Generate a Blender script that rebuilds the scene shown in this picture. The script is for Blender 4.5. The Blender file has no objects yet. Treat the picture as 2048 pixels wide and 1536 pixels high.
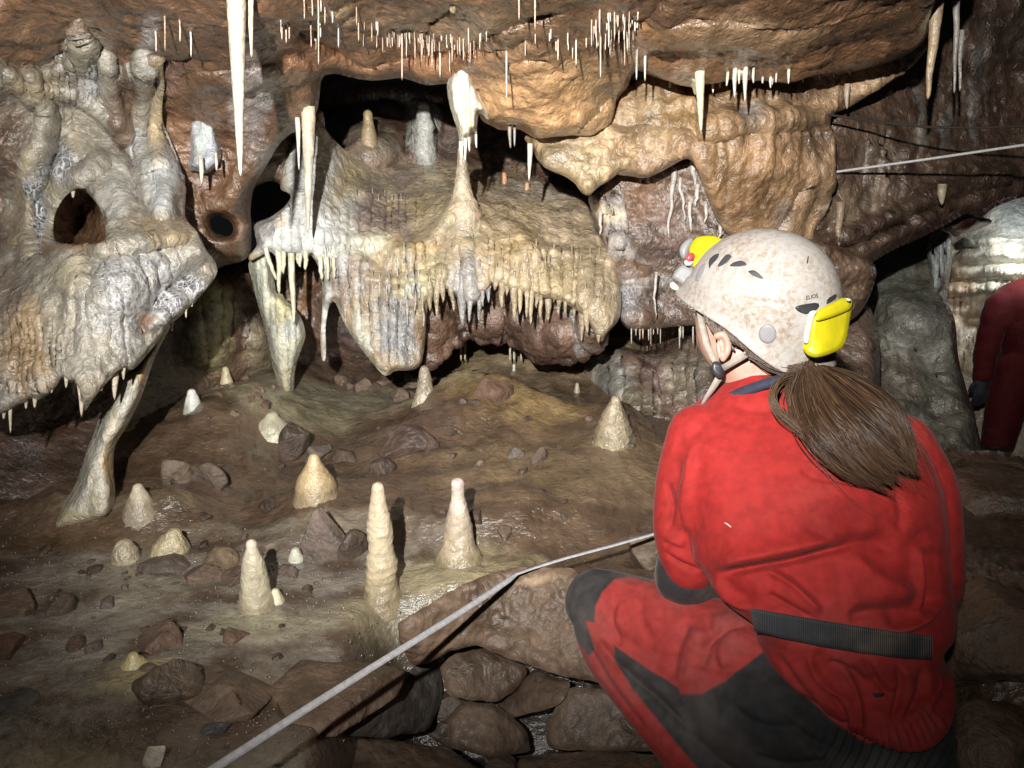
import bpy, bmesh, math, random
import numpy as np
from mathutils import Vector, Matrix

random.seed(7)
SC = bpy.context.scene
COL = SC.collection
R = math.radians

# ------------------------------------------------------------------ camera
HFOV = 66.0
F = 1024.0 / math.tan(R(HFOV / 2))          # focal length in units of the 2048 px wide photograph
PITCH = R(15.0)
CAM = np.array((0.0, 0.0, 1.0))
FW = np.array((0.0, math.cos(PITCH), -math.sin(PITCH)))
UP = np.array((0.0, math.sin(PITCH), math.cos(PITCH)))
RT = np.array((1.0, 0.0, 0.0))
cam_data = bpy.data.cameras.new('camera')
cam_data.sensor_width = 36.0
cam_data.lens = 18.0 / math.tan(R(HFOV / 2))
cam_data.clip_start = 0.02
cam_data.clip_end = 60.0
cam = bpy.data.objects.new('camera', cam_data)
COL.objects.link(cam)
cam.location = CAM
cam.rotation_euler = (R(90) - PITCH, 0, 0)
SC.camera = cam


def at(px, py, d):
    """world point seen at photo pixel (px, py) at depth d"""
    px = np.asarray(px, float); py = np.asarray(py, float); d = np.asarray(d, float)
    a = (px - 1024.0) / F; b = (768.0 - py) / F
    return CAM + d[..., None] * (FW + a[..., None] * RT + b[..., None] * UP)


# ------------------------------------------------------------------ world: an unlit cave
world = bpy.data.worlds.new('World')
SC.world = world
world.use_nodes = True
bg = world.node_tree.nodes['Background']
bg.inputs['Color'].default_value = (0.9, 0.95, 1.0, 1)
bg.inputs['Strength'].default_value = 0.006

SC.view_settings.view_transform = 'Standard'
SC.view_settings.look = 'None'
SC.view_settings.exposure = 0.0
SC.view_settings.gamma = 1.0


# ------------------------------------------------------------------ lamps: two headlamps and an added fill flood
def headlamp(name, loc, target, watts, cone, blend, radius, colour):
    ld = bpy.data.lights.new(name, 'SPOT')
    ld.energy = watts; ld.spot_size = R(cone); ld.spot_blend = blend
    ld.shadow_soft_size = radius; ld.color = colour
    o = bpy.data.objects.new(name, ld); COL.objects.link(o)
    o.location = loc
    o.rotation_euler = (Vector(target) - Vector(loc)).to_track_quat('-Z', 'Y').to_euler()
    return o


LAMP = CAM + np.array((-0.30, -0.45, 0.47))
# the headlamp's narrow beam, and a weak flood added to fill the rest
headlamp('photographer_headlamp_beam', LAMP, at(960, 265, 2.7), 800.0, 80, 1.0, 0.022, (1.0, 0.97, 0.92))
headlamp('added_fill_flood', LAMP, at(900, 600, 2.7), 29.0, 150, 1.0, 0.022, (1.0, 0.96, 0.9))
headlamp('far_caver_headlamp', at(2095, 440, 4.40), at(1960, 610, 5.35), 30.0, 125, 1.0, 0.03, (0.95, 0.97, 1.0))

# ------------------------------------------------------------------ numeric noise
_rng = np.random.RandomState(11)
_G = _rng.normal(size=(256, 3)); _G /= np.linalg.norm(_G, axis=1)[:, None]
_PERM = np.tile(_rng.permutation(256), 3)


def perlin(P):
    P = np.asarray(P, float)
    i = np.floor(P).astype(int); f = P - i
    i &= 255
    u = f * f * f * (f * (f * 6 - 15) + 10)
    out = 0
    for dx in (0, 1):
        for dy in (0, 1):
            for dz in (0, 1):
                h = _PERM[_PERM[_PERM[(i[:, 0] + dx) & 255] + ((i[:, 1] + dy) & 255)] + ((i[:, 2] + dz) & 255)]
                g = _G[h]
                v = g[:, 0] * (f[:, 0] - dx) + g[:, 1] * (f[:, 1] - dy) + g[:, 2] * (f[:, 2] - dz)
                w = (u[:, 0] if dx else 1 - u[:, 0]) * (u[:, 1] if dy else 1 - u[:, 1]) * (u[:, 2] if dz else 1 - u[:, 2])
                out = out + v * w
    return out * 1.5


def fbm(P, freq=1.0, octaves=4, gain=0.5, seed=0.0, ridged=False):
    P = np.asarray(P, float) * freq + seed * 17.31
    s = 0; a = 1.0; t = 0
    for k in range(octaves):
        n = perlin(P)
        if ridged: n = 1 - 2 * np.abs(n)
        s = s + a * n; t += a; a *= gain
        P = P * 2.03 + 5.1
    return s / t


def smooth(x, a, b):
    t = np.clip((x - a) / (b - a), 0, 1)
    return t * t * (3 - 2 * t)


# ------------------------------------------------------------------ properties
def tag(o, label=None, cat=None, group=None, kind=None):
    if label: o['label'] = label
    if cat: o['category'] = cat
    if group: o['group'] = group
    if kind: o['kind'] = kind
    return o


def link(name, me, m, parent=None):
    o = bpy.data.objects.new(name, me)
    COL.objects.link(o)
    if m is not None and len(me.materials) == 0: me.materials.append(m)
    if parent is not None: o.parent = parent; o.matrix_parent_inverse = Matrix.Translation(-Vector(parent.location)) if parent.type == 'EMPTY' else Matrix.Identity(4)
    return o


def empty(name, loc):
    o = bpy.data.objects.new(name, None); COL.objects.link(o)
    o.location = Vector(loc)
    o.empty_display_size = 0.05
    return o


def mesh_np(name, V, quads, col=None, tris=None, smooth_shade=True):
    V = np.asarray(V, np.float32); quads = np.asarray(quads, np.int32).reshape(-1, 4)
    tris = np.zeros((0, 3), np.int32) if tris is None else np.asarray(tris, np.int32).reshape(-1, 3)
    me = bpy.data.meshes.new(name)
    me.vertices.add(len(V)); me.vertices.foreach_set('co', V.ravel())
    nl = quads.size + tris.size
    me.loops.add(nl)
    me.loops.foreach_set('vertex_index', np.concatenate([quads.ravel(), tris.ravel()]))
    npoly = len(quads) + len(tris)
    me.polygons.add(npoly)
    st = np.concatenate([np.arange(len(quads)) * 4, len(quads) * 4 + np.arange(len(tris)) * 3]).astype(np.int32)
    me.polygons.foreach_set('loop_start', st)
    if smooth_shade: me.polygons.foreach_set('use_smooth', np.ones(npoly, bool))
    me.update(calc_edges=True); me.validate()
    if col is not None: set_col(me, col)
    return me


def set_col(me, col):
    c = np.asarray(col, np.float32)
    if c.shape[1] == 3: c = np.concatenate([c, np.zeros((len(c), 1), np.float32)], 1)
    a = me.attributes.new('Col', 'FLOAT_COLOR', 'POINT')
    a.data.foreach_set('color', c.ravel())


# ------------------------------------------------------------------ procedural materials
def new_mat(name):
    m = bpy.data.materials.new(name); m.use_nodes = True
    nt = m.node_tree
    return m, nt, nt.nodes['Principled BSDF']


def N(nt, kind, **kw):
    n = nt.nodes.new(kind)
    for k, v in kw.items():
        if k in n.inputs: n.inputs[k].default_value = v
        else: setattr(n, k, v)
    return n


def mixc(nt, blend, fac, a, b):
    n = nt.nodes.new('ShaderNodeMix'); n.data_type = 'RGBA'; n.blend_type = blend
    for i, v in ((0, fac), (6, a), (7, b)):
        if hasattr(v, 'links'): nt.links.new(v, n.inputs[i])
        else: n.inputs[i].default_value = v
    return n.outputs[2]


def ramp(nt, src, lo, hi, a=0.0, b=1.0):
    n = nt.nodes.new('ShaderNodeMapRange'); n.interpolation_type = 'SMOOTHSTEP'
    nt.links.new(src, n.inputs['Value'])
    n.inputs['From Min'].default_value = lo; n.inputs['From Max'].default_value = hi
    n.inputs['To Min'].default_value = a; n.inputs['To Max'].default_value = b
    return n.outputs['Result']


def stone(name, rough=0.3, bump=0.5, fine=90.0, var=0.45, sss=0.0, solid=None, spec=0.5, coat=0.25, stretch=(1, 1, 1), veins=True, coat_rough=0.16):
    """wet cave stone: mineral colours from the mesh, broken up by noise, with a rough wet surface"""
    m, nt, p = new_mat(name)
    tc = N(nt, 'ShaderNodeTexCoord'); L = nt.links.new
    mp = N(nt, 'ShaderNodeMapping'); mp.inputs['Scale'].default_value = stretch
    L(tc.outputs['Object'], mp.inputs['Vector'])
    co = mp.outputs['Vector']
    if solid is None:
        a = N(nt, 'ShaderNodeAttribute', attribute_name='Col')
        base = a.outputs['Color']
    else:
        base = N(nt, 'ShaderNodeRGB').outputs[0]; base.default_value = (*solid, 1)
    n1 = N(nt, 'ShaderNodeTexNoise', Scale=9.0, Detail=8.0, Roughness=0.62); L(co, n1.inputs['Vector'])
    n2 = N(nt, 'ShaderNodeTexNoise', Scale=45.0, Detail=6.0, Roughness=0.7); L(co, n2.inputs['Vector'])
    f1 = ramp(nt, n1.outputs['Fac'], 0.3, 0.7, 1 - var, 1 + var * 0.75)
    f2 = ramp(nt, n2.outputs['Fac'], 0.3, 0.7, 1 - var * 0.6, 1 + var * 0.5)
    mul = N(nt, 'ShaderNodeMath', operation='MULTIPLY'); L(f1, mul.inputs[0]); L(f2, mul.inputs[1])
    v = N(nt, 'ShaderNodeVectorMath', operation='SCALE'); L(base, v.inputs[0]); L(mul.outputs[0], v.inputs['Scale'])
    c = v.outputs[0]
    if solid is None and veins:
        mp2 = N(nt, 'ShaderNodeMapping'); mp2.inputs['Scale'].default_value = (1, 1, 0.45)
        L(tc.outputs['Object'], mp2.inputs['Vector'])
        wn = N(nt, 'ShaderNodeTexNoise', Scale=14.0, Detail=3.0); L(tc.outputs['Object'], wn.inputs['Vector'])
        wm = N(nt, 'ShaderNodeVectorMath', operation='MULTIPLY_ADD')
        L(wn.outputs['Color'], wm.inputs[0]); wm.inputs[1].default_value = (0.05, 0.05, 0.05); L(mp2.outputs['Vector'], wm.inputs[2])
        vo = N(nt, 'ShaderNodeTexVoronoi', feature='DISTANCE_TO_EDGE', Scale=64.0); L(wm.outputs[0], vo.inputs['Vector'])
        line = ramp(nt, vo.outputs['Distance'], 0.02, 0.16, 1.0, 0.0)
        vm = N(nt, 'ShaderNodeMath', operation='MULTIPLY'); L(line, vm.inputs[0]); L(a.outputs['Alpha'], vm.inputs[1])
        c = mixc(nt, 'MIX', vm.outputs[0], c, (0.66, 0.66, 0.66, 1))
    L(c, p.inputs['Base Color'])
    n3 = N(nt, 'ShaderNodeTexNoise', Scale=fine, Detail=5.0, Roughness=0.6); L(co, n3.inputs['Vector'])
    n4 = N(nt, 'ShaderNodeTexNoise', Scale=fine * 0.3, Detail=4.0, Roughness=0.55, Distortion=0.6); L(co, n4.inputs['Vector'])
    b1 = N(nt, 'ShaderNodeBump', Strength=bump, Distance=0.018); L(n4.outputs['Fac'], b1.inputs['Height'])
    b2 = N(nt, 'ShaderNodeBump', Strength=bump, Distance=0.005); L(n3.outputs['Fac'], b2.inputs['Height']); L(b1.outputs['Normal'], b2.inputs['Normal'])
    L(b2.outputs['Normal'], p.inputs['Normal'])
    r = ramp(nt, n1.outputs['Fac'], 0.35, 0.65, rough * 0.75, rough * 1.5); L(r, p.inputs['Roughness'])
    p.inputs['Specular IOR Level'].default_value = spec
    p.inputs['Coat Weight'].default_value = coat; p.inputs['Coat Roughness'].default_value = coat_rough
    b3 = N(nt, 'ShaderNodeBump', Strength=min(1.0, bump * .9), Distance=0.006); L(n3.outputs['Fac'], b3.inputs['Height']); L(b1.outputs['Normal'], b3.inputs['Normal'])
    L(b3.outputs['Normal'], p.inputs['Coat Normal'])
    if sss:
        p.inputs['Subsurface Weight'].default_value = sss
        p.inputs['Subsurface Radius'].default_value = (1.0, 0.7, 0.4)
        p.inputs['Subsurface Scale'].default_value = 0.012
    return m


M_ROCK = stone('wet_cave_rock', rough=0.32, bump=0.8, fine=85, coat=0.9, coat_rough=.22, spec=.6)
M_MUD = stone('muddy_floor_stone', rough=0.55, bump=0.42, fine=110, coat=0.25, coat_rough=.3, var=0.4)
M_FLOW = stone('wet_flowstone', rough=0.27, bump=0.75, fine=110, coat=1.0, var=0.3, coat_rough=0.2, spec=.6)
M_DRIP = stone('calcite_dripstone', rough=0.36, bump=0.45, fine=120, coat=0.7, var=0.22, sss=0.2, veins=False)
M_STONE = stone('mud_coated_stone', rough=0.6, bump=0.7, fine=90, coat=0.2, coat_rough=.3, var=0.4, veins=False)

MUD = (.135, .083, .052); DMUD = (.11, .063, .04); OCHRE = (.46, .27, .13); TAN = (.50, .36, .21); CREAM = (.76, .66, .44)
WHITE = (.84, .81, .74); GREY = (.42, .42, .41); BLUE = (.36, .39, .45); DARK = (.06, .045, .035); OLIVE = (.40, .39, .22)  # BLUE: blue-grey calcite, also carrying the cool light of the left side
YELLOW = (.66, .56, .30); PURP = (.23, .16, .15); GREEN = (.55, .58, .46); ORANGE = (.52, .30, .10)


def inside(px, py, poly):
    x = px.ravel(); y = py.ravel(); c = np.zeros(x.shape, bool)
    n = len(poly)
    for i in range(n):
        x1, y1 = poly[i]; x2, y2 = poly[(i + 1) % n]
        if y1 == y2: continue
        m = (y1 > y) != (y2 > y)
        c ^= m & (x < (x2 - x1) * (y - y1) / (y2 - y1) + x1)
    return c.reshape(px.shape)


def edge_dist(px, py, polys):
    x = px.ravel(); y = py.ravel()
    best = np.full(x.shape, 1e9); bx = np.zeros_like(x); by = np.zeros_like(x)
    for poly in polys:
        n = len(poly)
        for i in range(n):
            x1, y1 = poly[i]; x2, y2 = poly[(i + 1) % n]
            dx, dy = x2 - x1, y2 - y1; l2 = dx * dx + dy * dy + 1e-9
            t = np.clip(((x - x1) * dx + (y - y1) * dy) / l2, 0, 1)
            cx = x1 + t * dx; cy = y1 + t * dy
            d = np.hypot(x - cx, y - cy)
            m = d < best
            best[m] = d[m]; bx[m] = cx[m]; by[m] = cy[m]
    s = px.shape
    return best.reshape(s), bx.reshape(s), by.reshape(s)


def rounded(poly, k=2):
    """Chaikin corner cutting, so outlines have no straight runs with hard corners"""
    P = [tuple(map(float, p)) for p in poly]
    for _ in range(k):
        Q = []
        for i in range(len(P)):
            a = P[i]; b = P[(i + 1) % len(P)]
            Q += [(a[0] * .78 + b[0] * .22, a[1] * .78 + b[1] * .22), (a[0] * .22 + b[0] * .78, a[1] * .22 + b[1] * .78)]
        P = Q
    return P


def tps(anchors):
    """smooth surface through (px, py, depth) anchors; returns depth(px, py)"""
    A = np.array(anchors, float)
    X = A[:, :2] / 1000.0; v = 1.0 / A[:, 2]
    n = len(A)
    if n < 3:
        return lambda px, py: np.full(np.shape(px), A[0, 2])
    def U(r2): return 0.5 * r2 * np.log(r2 + 1e-9)
    K = U(((X[:, None] - X[None]) ** 2).sum(-1)) + np.eye(n) * 1e-3
    Pm = np.c_[np.ones(n), X]
    M = np.zeros((n + 3, n + 3)); M[:n, :n] = K; M[:n, n:] = Pm; M[n:, :n] = Pm.T
    w = np.linalg.solve(M + np.eye(n + 3) * 1e-10, np.r_[v, 0, 0, 0])
    lo, hi = v.min() * 0.8, v.max() * 1.2
    def f(px, py):
        Q = np.stack([np.asarray(px, float).ravel(), np.asarray(py, float).ravel()], 1) / 1000.0
        out = w[n] + Q @ w[n + 1:]
        for i in range(n):
            out = out + w[i] * U(((Q - X[i]) ** 2).sum(1))
        return (1.0 / np.clip(out, lo, hi)).reshape(np.shape(px))
    return f


def painter(base, blobs, var=0.35, seed=3.0, warp=30.0, freq=2.2, streak=0.0):
    """mineral colours: base stone plus soft irregular patches (x, y, rx, ry, colour, strength[, veins])"""
    def f(px, py, P):
        s = px.shape
        p2 = np.stack([px.ravel() / 400, py.ravel() / 400, np.full(px.size, seed)], 1)
        wx = fbm(p2, 5.0, 4, seed=seed) * warp; wy = fbm(p2, 5.0, 4, seed=seed + 2) * warp
        nz = fbm(p2, 9.0, 5, 0.6, seed=seed + 4)
        c = np.tile(np.array(base, float), (px.size, 1)); ve = np.zeros(px.size)
        tone = fbm(p2, freq, 5, 0.6, seed=seed + 7)
        c *= (1 + var * tone * 1.6)[:, None]
        x = px.ravel() + wx; y = py.ravel() + wy
        for b in blobs:
            if isinstance(b[0], list):                   # a thin mineral line: (points, width px, colour, strength)
                best = np.full(px.size, 1e9); xx = px.ravel() + wx * .15; yy = py.ravel() + wy * .15
                for (x1, y1), (x2, y2) in zip(b[0][:-1], b[0][1:]):
                    dx, dy = x2 - x1, y2 - y1; tt = np.clip(((xx - x1) * dx + (yy - y1) * dy) / (dx * dx + dy * dy), 0, 1)
                    best = np.minimum(best, np.hypot(xx - x1 - tt * dx, yy - y1 - tt * dy))
                w = smooth(best, b[1] * 1.3, b[1] * .4) * b[3] * (.6 + .4 * smooth(nz, -.3, .1))
                c = c * (1 - w[:, None]) + np.array(b[2]) * w[:, None]; ve = ve * (1 - w)
                continue
            bx, by, rx, ry, colr, st = b[:6]
            q = np.sqrt(((x - bx) / rx) ** 2 + ((y - by) / ry) ** 2)
            w = smooth(1.15 - q + nz * 0.5, 0, 0.75) * st
            c = c * (1 - w[:, None]) + np.array(colr) * (1 + var * 0.6 * tone)[:, None] * w[:, None]
            ve = ve * (1 - w) + (b[6] if len(b) > 6 else 0) * w
        if streak:                                        # mineral run marks down the flow
            q2 = np.stack([(px.ravel() + wx * .4) / 17, (py.ravel() + wy) / 260, np.full(px.size, seed)], 1)
            sk = fbm(q2, 1.0, 4, .6, seed=seed + 11)
            c = c * (1 + streak * sk)[:, None]
            w = smooth(sk, .12, .5)[:, None] * streak
            c = c * (1 - w) + c * np.array((.78, .62, .45)) * w
            w = smooth(-sk, .2, .55)[:, None] * streak
            c = c * (1 - w) + np.array((.70, .69, .66)) * w
        return np.concatenate([np.clip(c, 0.01, 0.92), ve[:, None]], 1).reshape(*s, 4)
    return f


SURF = {}


def on_mesh(*objs):
    """depth of the real (noisy) surface of these bodies under a photo pixel"""
    from mathutils.bvhtree import BVHTree
    trees = [BVHTree.FromPolygons([v.co[:] for v in o.data.vertices], [p.vertices[:] for p in o.data.polygons]) for o in objs]
    def f(px, py):
        out = []
        for x, y in zip(np.atleast_1d(px), np.atleast_1d(py)):
            ray = FW + (x - 1024.0) / F * RT + (768.0 - y) / F * UP
            best = None
            for t in trees:
                hit = t.ray_cast(Vector(CAM), Vector(ray).normalized())
                if hit[0] is not None:
                    dd = (np.array(hit[0]) - CAM) @ FW
                    best = dd if best is None else min(best, dd)
            out.append(best if best is not None else 2.6)
        return np.array(out)
    return f



def relief(name, poly, anchors, m, paint, holes=(), step=5, roll=45, bulge=0.10, skirt=0.35, noises=((3.0, .05, 5, False),), extra=None, parent=None, cut=2, edge_keep=0.25, hard=False, hole_roll=1):
    """a body of rock: an outline with its own depths, swelling towards the middle, rounded over at its rim and running back behind it"""
    poly = rounded(poly, cut) if cut else list(poly)
    holes = [rounded(h, 2) for h in holes]
    xs = [p[0] for p in poly]; ys = [p[1] for p in poly]
    gx = np.arange(min(xs) - step, max(xs) + 2 * step, step); gy = np.arange(min(ys) - step, max(ys) + 2 * step, step)
    px, py = np.meshgrid(gx, gy)
    ins = inside(px, py, poly)
    for h in holes: ins &= ~inside(px, py, h)
    e, bx, by = edge_dist(px, py, [poly] + holes)
    e_in = edge_dist(px, py, [poly])[0] if holes and hole_roll != 1 else None
    quad_ok = ins[:-1, :-1] & ins[1:, :-1] & ins[:-1, 1:] & ins[1:, 1:]
    used = np.zeros_like(ins)
    for a, b in ((0, 0), (1, 0), (0, 1), (1, 1)):
        used[a:a + quad_ok.shape[0], b:b + quad_ok.shape[1]] |= quad_ok
    cnt = np.zeros(ins.shape, int)
    for a, b in ((0, 0), (1, 0), (0, 1), (1, 1)):
        cnt[a:a + quad_ok.shape[0], b:b + quad_ok.shape[1]] += quad_ok
    border = used & (cnt < 4)
    snap = border & (e < 3 * step)
    px = np.where(snap, bx, px); py = np.where(snap, by, py); e = np.where(border, 0, e)
    idx = -np.ones(ins.shape, int); idx[used] = np.arange(used.sum())
    q = np.stack([idx[:-1, :-1], idx[1:, :-1], idx[1:, 1:], idx[:-1, 1:]], -1)[quad_ok]
    ed = np.concatenate([q[:, [0, 1]], q[:, [1, 2]], q[:, [2, 3]], q[:, [3, 0]]])
    key = np.sort(ed, 1); kk = key[:, 0].astype(np.int64) * 10000000 + key[:, 1]
    u, inv, ct = np.unique(kk, return_inverse=True, return_counts=True)
    be = ed[ct[inv.ravel()] == 1]
    bv = np.unique(be)
    XY = np.stack([px[used], py[used]], 1)
    for _ in range(3):                                   # even out the rim
        acc = np.zeros_like(XY); n_ = np.zeros(len(XY))
        for a_, b_ in ((0, 1), (1, 0)):
            np.add.at(acc, be[:, a_], XY[be[:, b_]]); np.add.at(n_, be[:, a_], 1)
        XY[bv] = .5 * XY[bv] + .5 * acc[bv] / n_[bv][:, None]
    px[used] = XY[:, 0]; py[used] = XY[:, 1]
    df = tps(anchors)
    d = df(px, py)
    t = np.clip((e if e_in is None else np.minimum(e_in, e * hole_roll)) / roll, 0, 1)
    prof = 1 - (1 - t) ** 2.4
    d2 = d + bulge * (1 - prof)
    P = at(px, py, d2)
    if extra is not None:
        d2 = d2 + extra(px, py, e, P)
        P = at(px, py, d2)
    # noise along the surface normal
    gxv = np.gradient(P, axis=1); gyv = np.gradient(P, axis=0)
    nrm = np.cross(gxv, gyv); nrm /= np.linalg.norm(nrm, axis=-1)[..., None] + 1e-12
    view = P - CAM
    sgn = np.sign((nrm * view).sum(-1)); nrm = nrm * -np.where(sgn == 0, 1, sgn)[..., None]
    disp = np.zeros(px.shape)
    flat = P.reshape(-1, 3)
    for k, nz in enumerate(noises):
        fr, am, oc, rg = nz[:4]
        st = np.array(nz[4]) if len(nz) > 4 else np.ones(3)
        wv = flat * st
        if rg == 'warp':
            wv = wv + 0.12 * np.stack([fbm(flat, 3.0, 3, seed=9 + k), fbm(flat, 3.0, 3, seed=19 + k), fbm(flat, 3.0, 3, seed=29 + k)], 1)
        disp += am * fbm(wv, fr, oc, 0.5, seed=k * 3.7 + len(name), ridged=bool(rg)).reshape(px.shape)
    k = edge_keep + (1 - edge_keep) * smooth(e, 0, roll)
    ek = np.clip(e / (3 * step), 0, 1)[..., None]
    nrm = nrm * ek + (-view / np.linalg.norm(view, axis=-1)[..., None]) * (1 - ek)
    P = P + nrm * (disp * k)[..., None]
    band = used & (e < 3.2 * step)
    for _ in range(3):                                   # calm the rim
        S_ = np.zeros_like(P); c_ = np.zeros(e.shape)
        for sh, ax in ((1, 0), (-1, 0), (1, 1), (-1, 1)):
            m_ = np.roll(used, sh, ax); S_ += np.roll(P, sh, ax) * m_[..., None]; c_ += m_
        A_ = S_ / np.maximum(c_, 1)[..., None]
        # only along the view ray, so the outline stays where it is
        dn = ((A_ - CAM) @ FW); do = ((P - CAM) @ FW)
        Pn = CAM + (P - CAM) * ((do + .6 * (dn - do)) / do)[..., None]
        P = np.where(band[..., None], Pn, P)
    col = paint(px, py, P)
    V = P[used]; C = col[used]
    if skirt > 0:
        m_ = {}
        base = len(V)
        ray = V[bv] - CAM
        dep = (ray @ FW)[:, None]
        ctr = V.mean(0)
        rings = []
        for f_ in (0.25, 1.0):
            off = ray / dep * (skirt * f_)
            rings.append(V[bv] + off)
        lut = -np.ones(len(V), int); lut[bv] = np.arange(len(bv))
        V = np.concatenate([V] + rings); C = np.concatenate([C, C[bv], C[bv]])
        a, b = be[:, 0], be[:, 1]
        if hard:                                          # a crisp broken edge
            V = np.concatenate([V, V[bv]]); C = np.concatenate([C, C[bv]])
            a, b = base + 2 * len(bv) + lut[a], base + 2 * len(bv) + lut[b]; lut_a = lut[be[:, 0]]; lut_b = lut[be[:, 1]]
        else: lut_a, lut_b = lut[a], lut[b]
        a1, b1 = base + lut_a, base + lut_b
        a2, b2 = a1 + len(bv), b1 + len(bv)
        q = np.concatenate([q, np.stack([b, a, a1, b1], 1), np.stack([b1, a1, a2, b2], 1)])
    me = mesh_np(name, V, q, C)
    o = link(name, me, m, parent)
    def depth(x, y):
        x = np.atleast_1d(np.asarray(x, float)); y = np.atleast_1d(np.asarray(y, float))
        ee, _, _ = edge_dist(x, y, [poly])
        tt = np.clip(ee / roll, 0, 1)
        dd = df(x, y) + bulge * (1 - tt) ** 2.4
        if extra is not None: dd = dd + extra(x, y, ee, at(x, y, dd))
        return dd
    o_ref = (o, depth)
    SURF[o.name] = depth
    return o_ref


def flutes(regions, period=17.0, seed=0):
    """vertical organ-pipe flutes on flowstone: regions of (x, y, rx, ry, amplitude)"""
    def f(px, py, e, P):
        s = px.shape
        p2 = np.stack([px.ravel() / 60, py.ravel() / 420, np.full(px.size, seed + .5)], 1)
        w = fbm(p2, 1.0, 3, seed=seed) * 26
        ph = (px.ravel() + w) / period
        n = np.abs(np.sin(math.pi * ph)) ** 0.7
        p3 = np.stack([np.floor(ph), np.zeros(px.size), np.full(px.size, seed + 3.5)], 1)
        n = n * (0.75 + 0.6 * perlin(p3 * 0.731 + .37))
        amp = np.zeros(px.size)
        for (x, y, rx, ry, a) in regions:
            q = np.sqrt(((px.ravel() - x) / rx) ** 2 + ((py.ravel() - y) / ry) ** 2)
            amp = np.maximum(amp, a * smooth(1.2 - q, 0, 0.5))
        return (-n * amp).reshape(s)
    return f

# ================================================================== CAVE SHELL
ROCKN = ((1.6, .07, 4, False), (5.0, .035, 5, True, (1, 1, 1.6)), (22.0, .010, 4, True, (.8, .8, 1.6)))
SOFTN = ((3.0, .03, 4, False), (12.0, .010, 4, True, (1, 1, .6)), (45.0, .0035, 3, False))


def crease(lines):
    """long grooves and ledges: (points, width px, depth m)"""
    def f(px, py, e, P):
        s = px.shape; x = px.ravel(); y = py.ravel(); out = np.zeros(x.shape)
        for pts, w, dep in lines:
            best = np.full(x.shape, 1e9)
            for (x1, y1), (x2, y2) in zip(pts[:-1], pts[1:]):
                dx, dy = x2 - x1, y2 - y1
                t = np.clip(((x - x1) * dx + (y - y1) * dy) / (dx * dx + dy * dy), 0, 1)
                best = np.minimum(best, np.hypot(x - x1 - t * dx, y - y1 - t * dy))
            out += dep * np.exp(-(best / w) ** 2)
        return out.reshape(s)
    return f


def lumps(items):
    """swellings toward the viewer: (x, y, rx, ry, height m)"""
    def f(px, py, e, P):
        out = np.zeros(px.shape)
        for x, y, rx, ry, h in items:
            out -= h * np.exp(-((px - x) / rx) ** 2 - ((py - y) / ry) ** 2)
        return out
    return f


def both(*fs):
    return lambda px, py, e, P: sum(f(px, py, e, P) for f in fs)


# --- roof band with its scalloped lower edge
W1 = [(-150, -150), (2000, -150), (1885, -30), (1862, 40), (1850, 85), (1800, 118), (1740, 135), (1680, 150), (1620, 160), (1570, 165),
      (1520, 163), (1470, 158), (1420, 166), (1380, 172), (1340, 165), (1300, 152), (1275, 138), (1262, 152), (1256, 176), (1236, 194), (1240, 225),
      (1222, 262), (1190, 284), (1150, 276), (1100, 278), (1075, 281), (1056, 268), (1035, 256), (1005, 263), (980, 250), (962, 243), (945, 190),
      (900, 166), (870, 170), (850, 171), (820, 160), (800, 155), (760, 161), (735, 161), (700, 155), (670, 146), (642, 152), (638, 205), (633, 228),
      (610, 262), (585, 264), (560, 285), (545, 310), (525, 345), (507, 372), (500, 420), (503, 450), (503, 500), (492, 522), (440, 532),
      (410, 560), (380, 640), (-150, 640)]
a_W1 = [(0, 0, 1.95), (500, 0, 1.95), (1000, 0, 1.95), (1500, 0, 2.0), (1850, 0, 2.15), (300, 150, 2.4), (640, 140, 2.48), (900, 150, 2.48),
        (1100, 250, 2.5), (1250, 150, 2.46), (1500, 140, 2.5), (1700, 120, 2.5), (100, 300, 2.6), (450, 300, 2.66), (450, 500, 2.8), (200, 520, 2.7),
        (0, 500, 2.55), (600, 220, 2.6), (900, 60, 2.25), (1500, 80, 2.25), (300, 60, 2.15)]
p_W1 = painter(MUD, [(1100, 220, 260, 150, (.56, .41, .25), .85), (1080, 200, 130, 90, OCHRE, .4), (820, 110, 260, 60, (.33, .19, .11), .7), (1450, 90, 330, 90, (.30, .175, .09), .75),
                     (900, 40, 200, 60, (.28, .22, .15), .6), (620, 70, 110, 70, (.22, .11, .06), .6), (1500, 40, 200, 45, (.26, .21, .15), .6),
                     (500, 190, 40, 120, BLUE, .45, .5), (535, 150, 30, 50, BLUE, .7, .6), (530, 330, 25, 60, BLUE, .5, .5), (310, 40, 25, 60, BLUE, .6, .6),
                     (240, 130, 60, 60, PURP, .6), (330, 130, 60, 60, PURP, .5), (60, 60, 120, 70, (.20, .125, .075), .8), (70, 170, 90, 70, (.34, .29, .22), .7), (30, 360, 70, 160, (.23, .18, .15), .7), (170, 60, 60, 60, (.36, .32, .25), .7, .3), (280, 420, 60, 60, (.22, .17, .14), .6), (1370, 130, 40, 30, WHITE, .4, .5),
                     (440, 470, 90, 70, (.17, .115, .08), .8), (1225, 180, 50, 28, (.22, .18, .13), .7), (1250, 60, 60, 50, (.40, .28, .2), .5, .5), (640, 10, 70, 28, CREAM, .6), (1330, 20, 60, 30, DMUD, .6)], var=.34)
_pW1 = p_W1
def p_W1(px, py, P):
    c = _pW1(px, py, P); c[..., :3] *= np.array((1.14, 1.0, .86))
    return c
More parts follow.
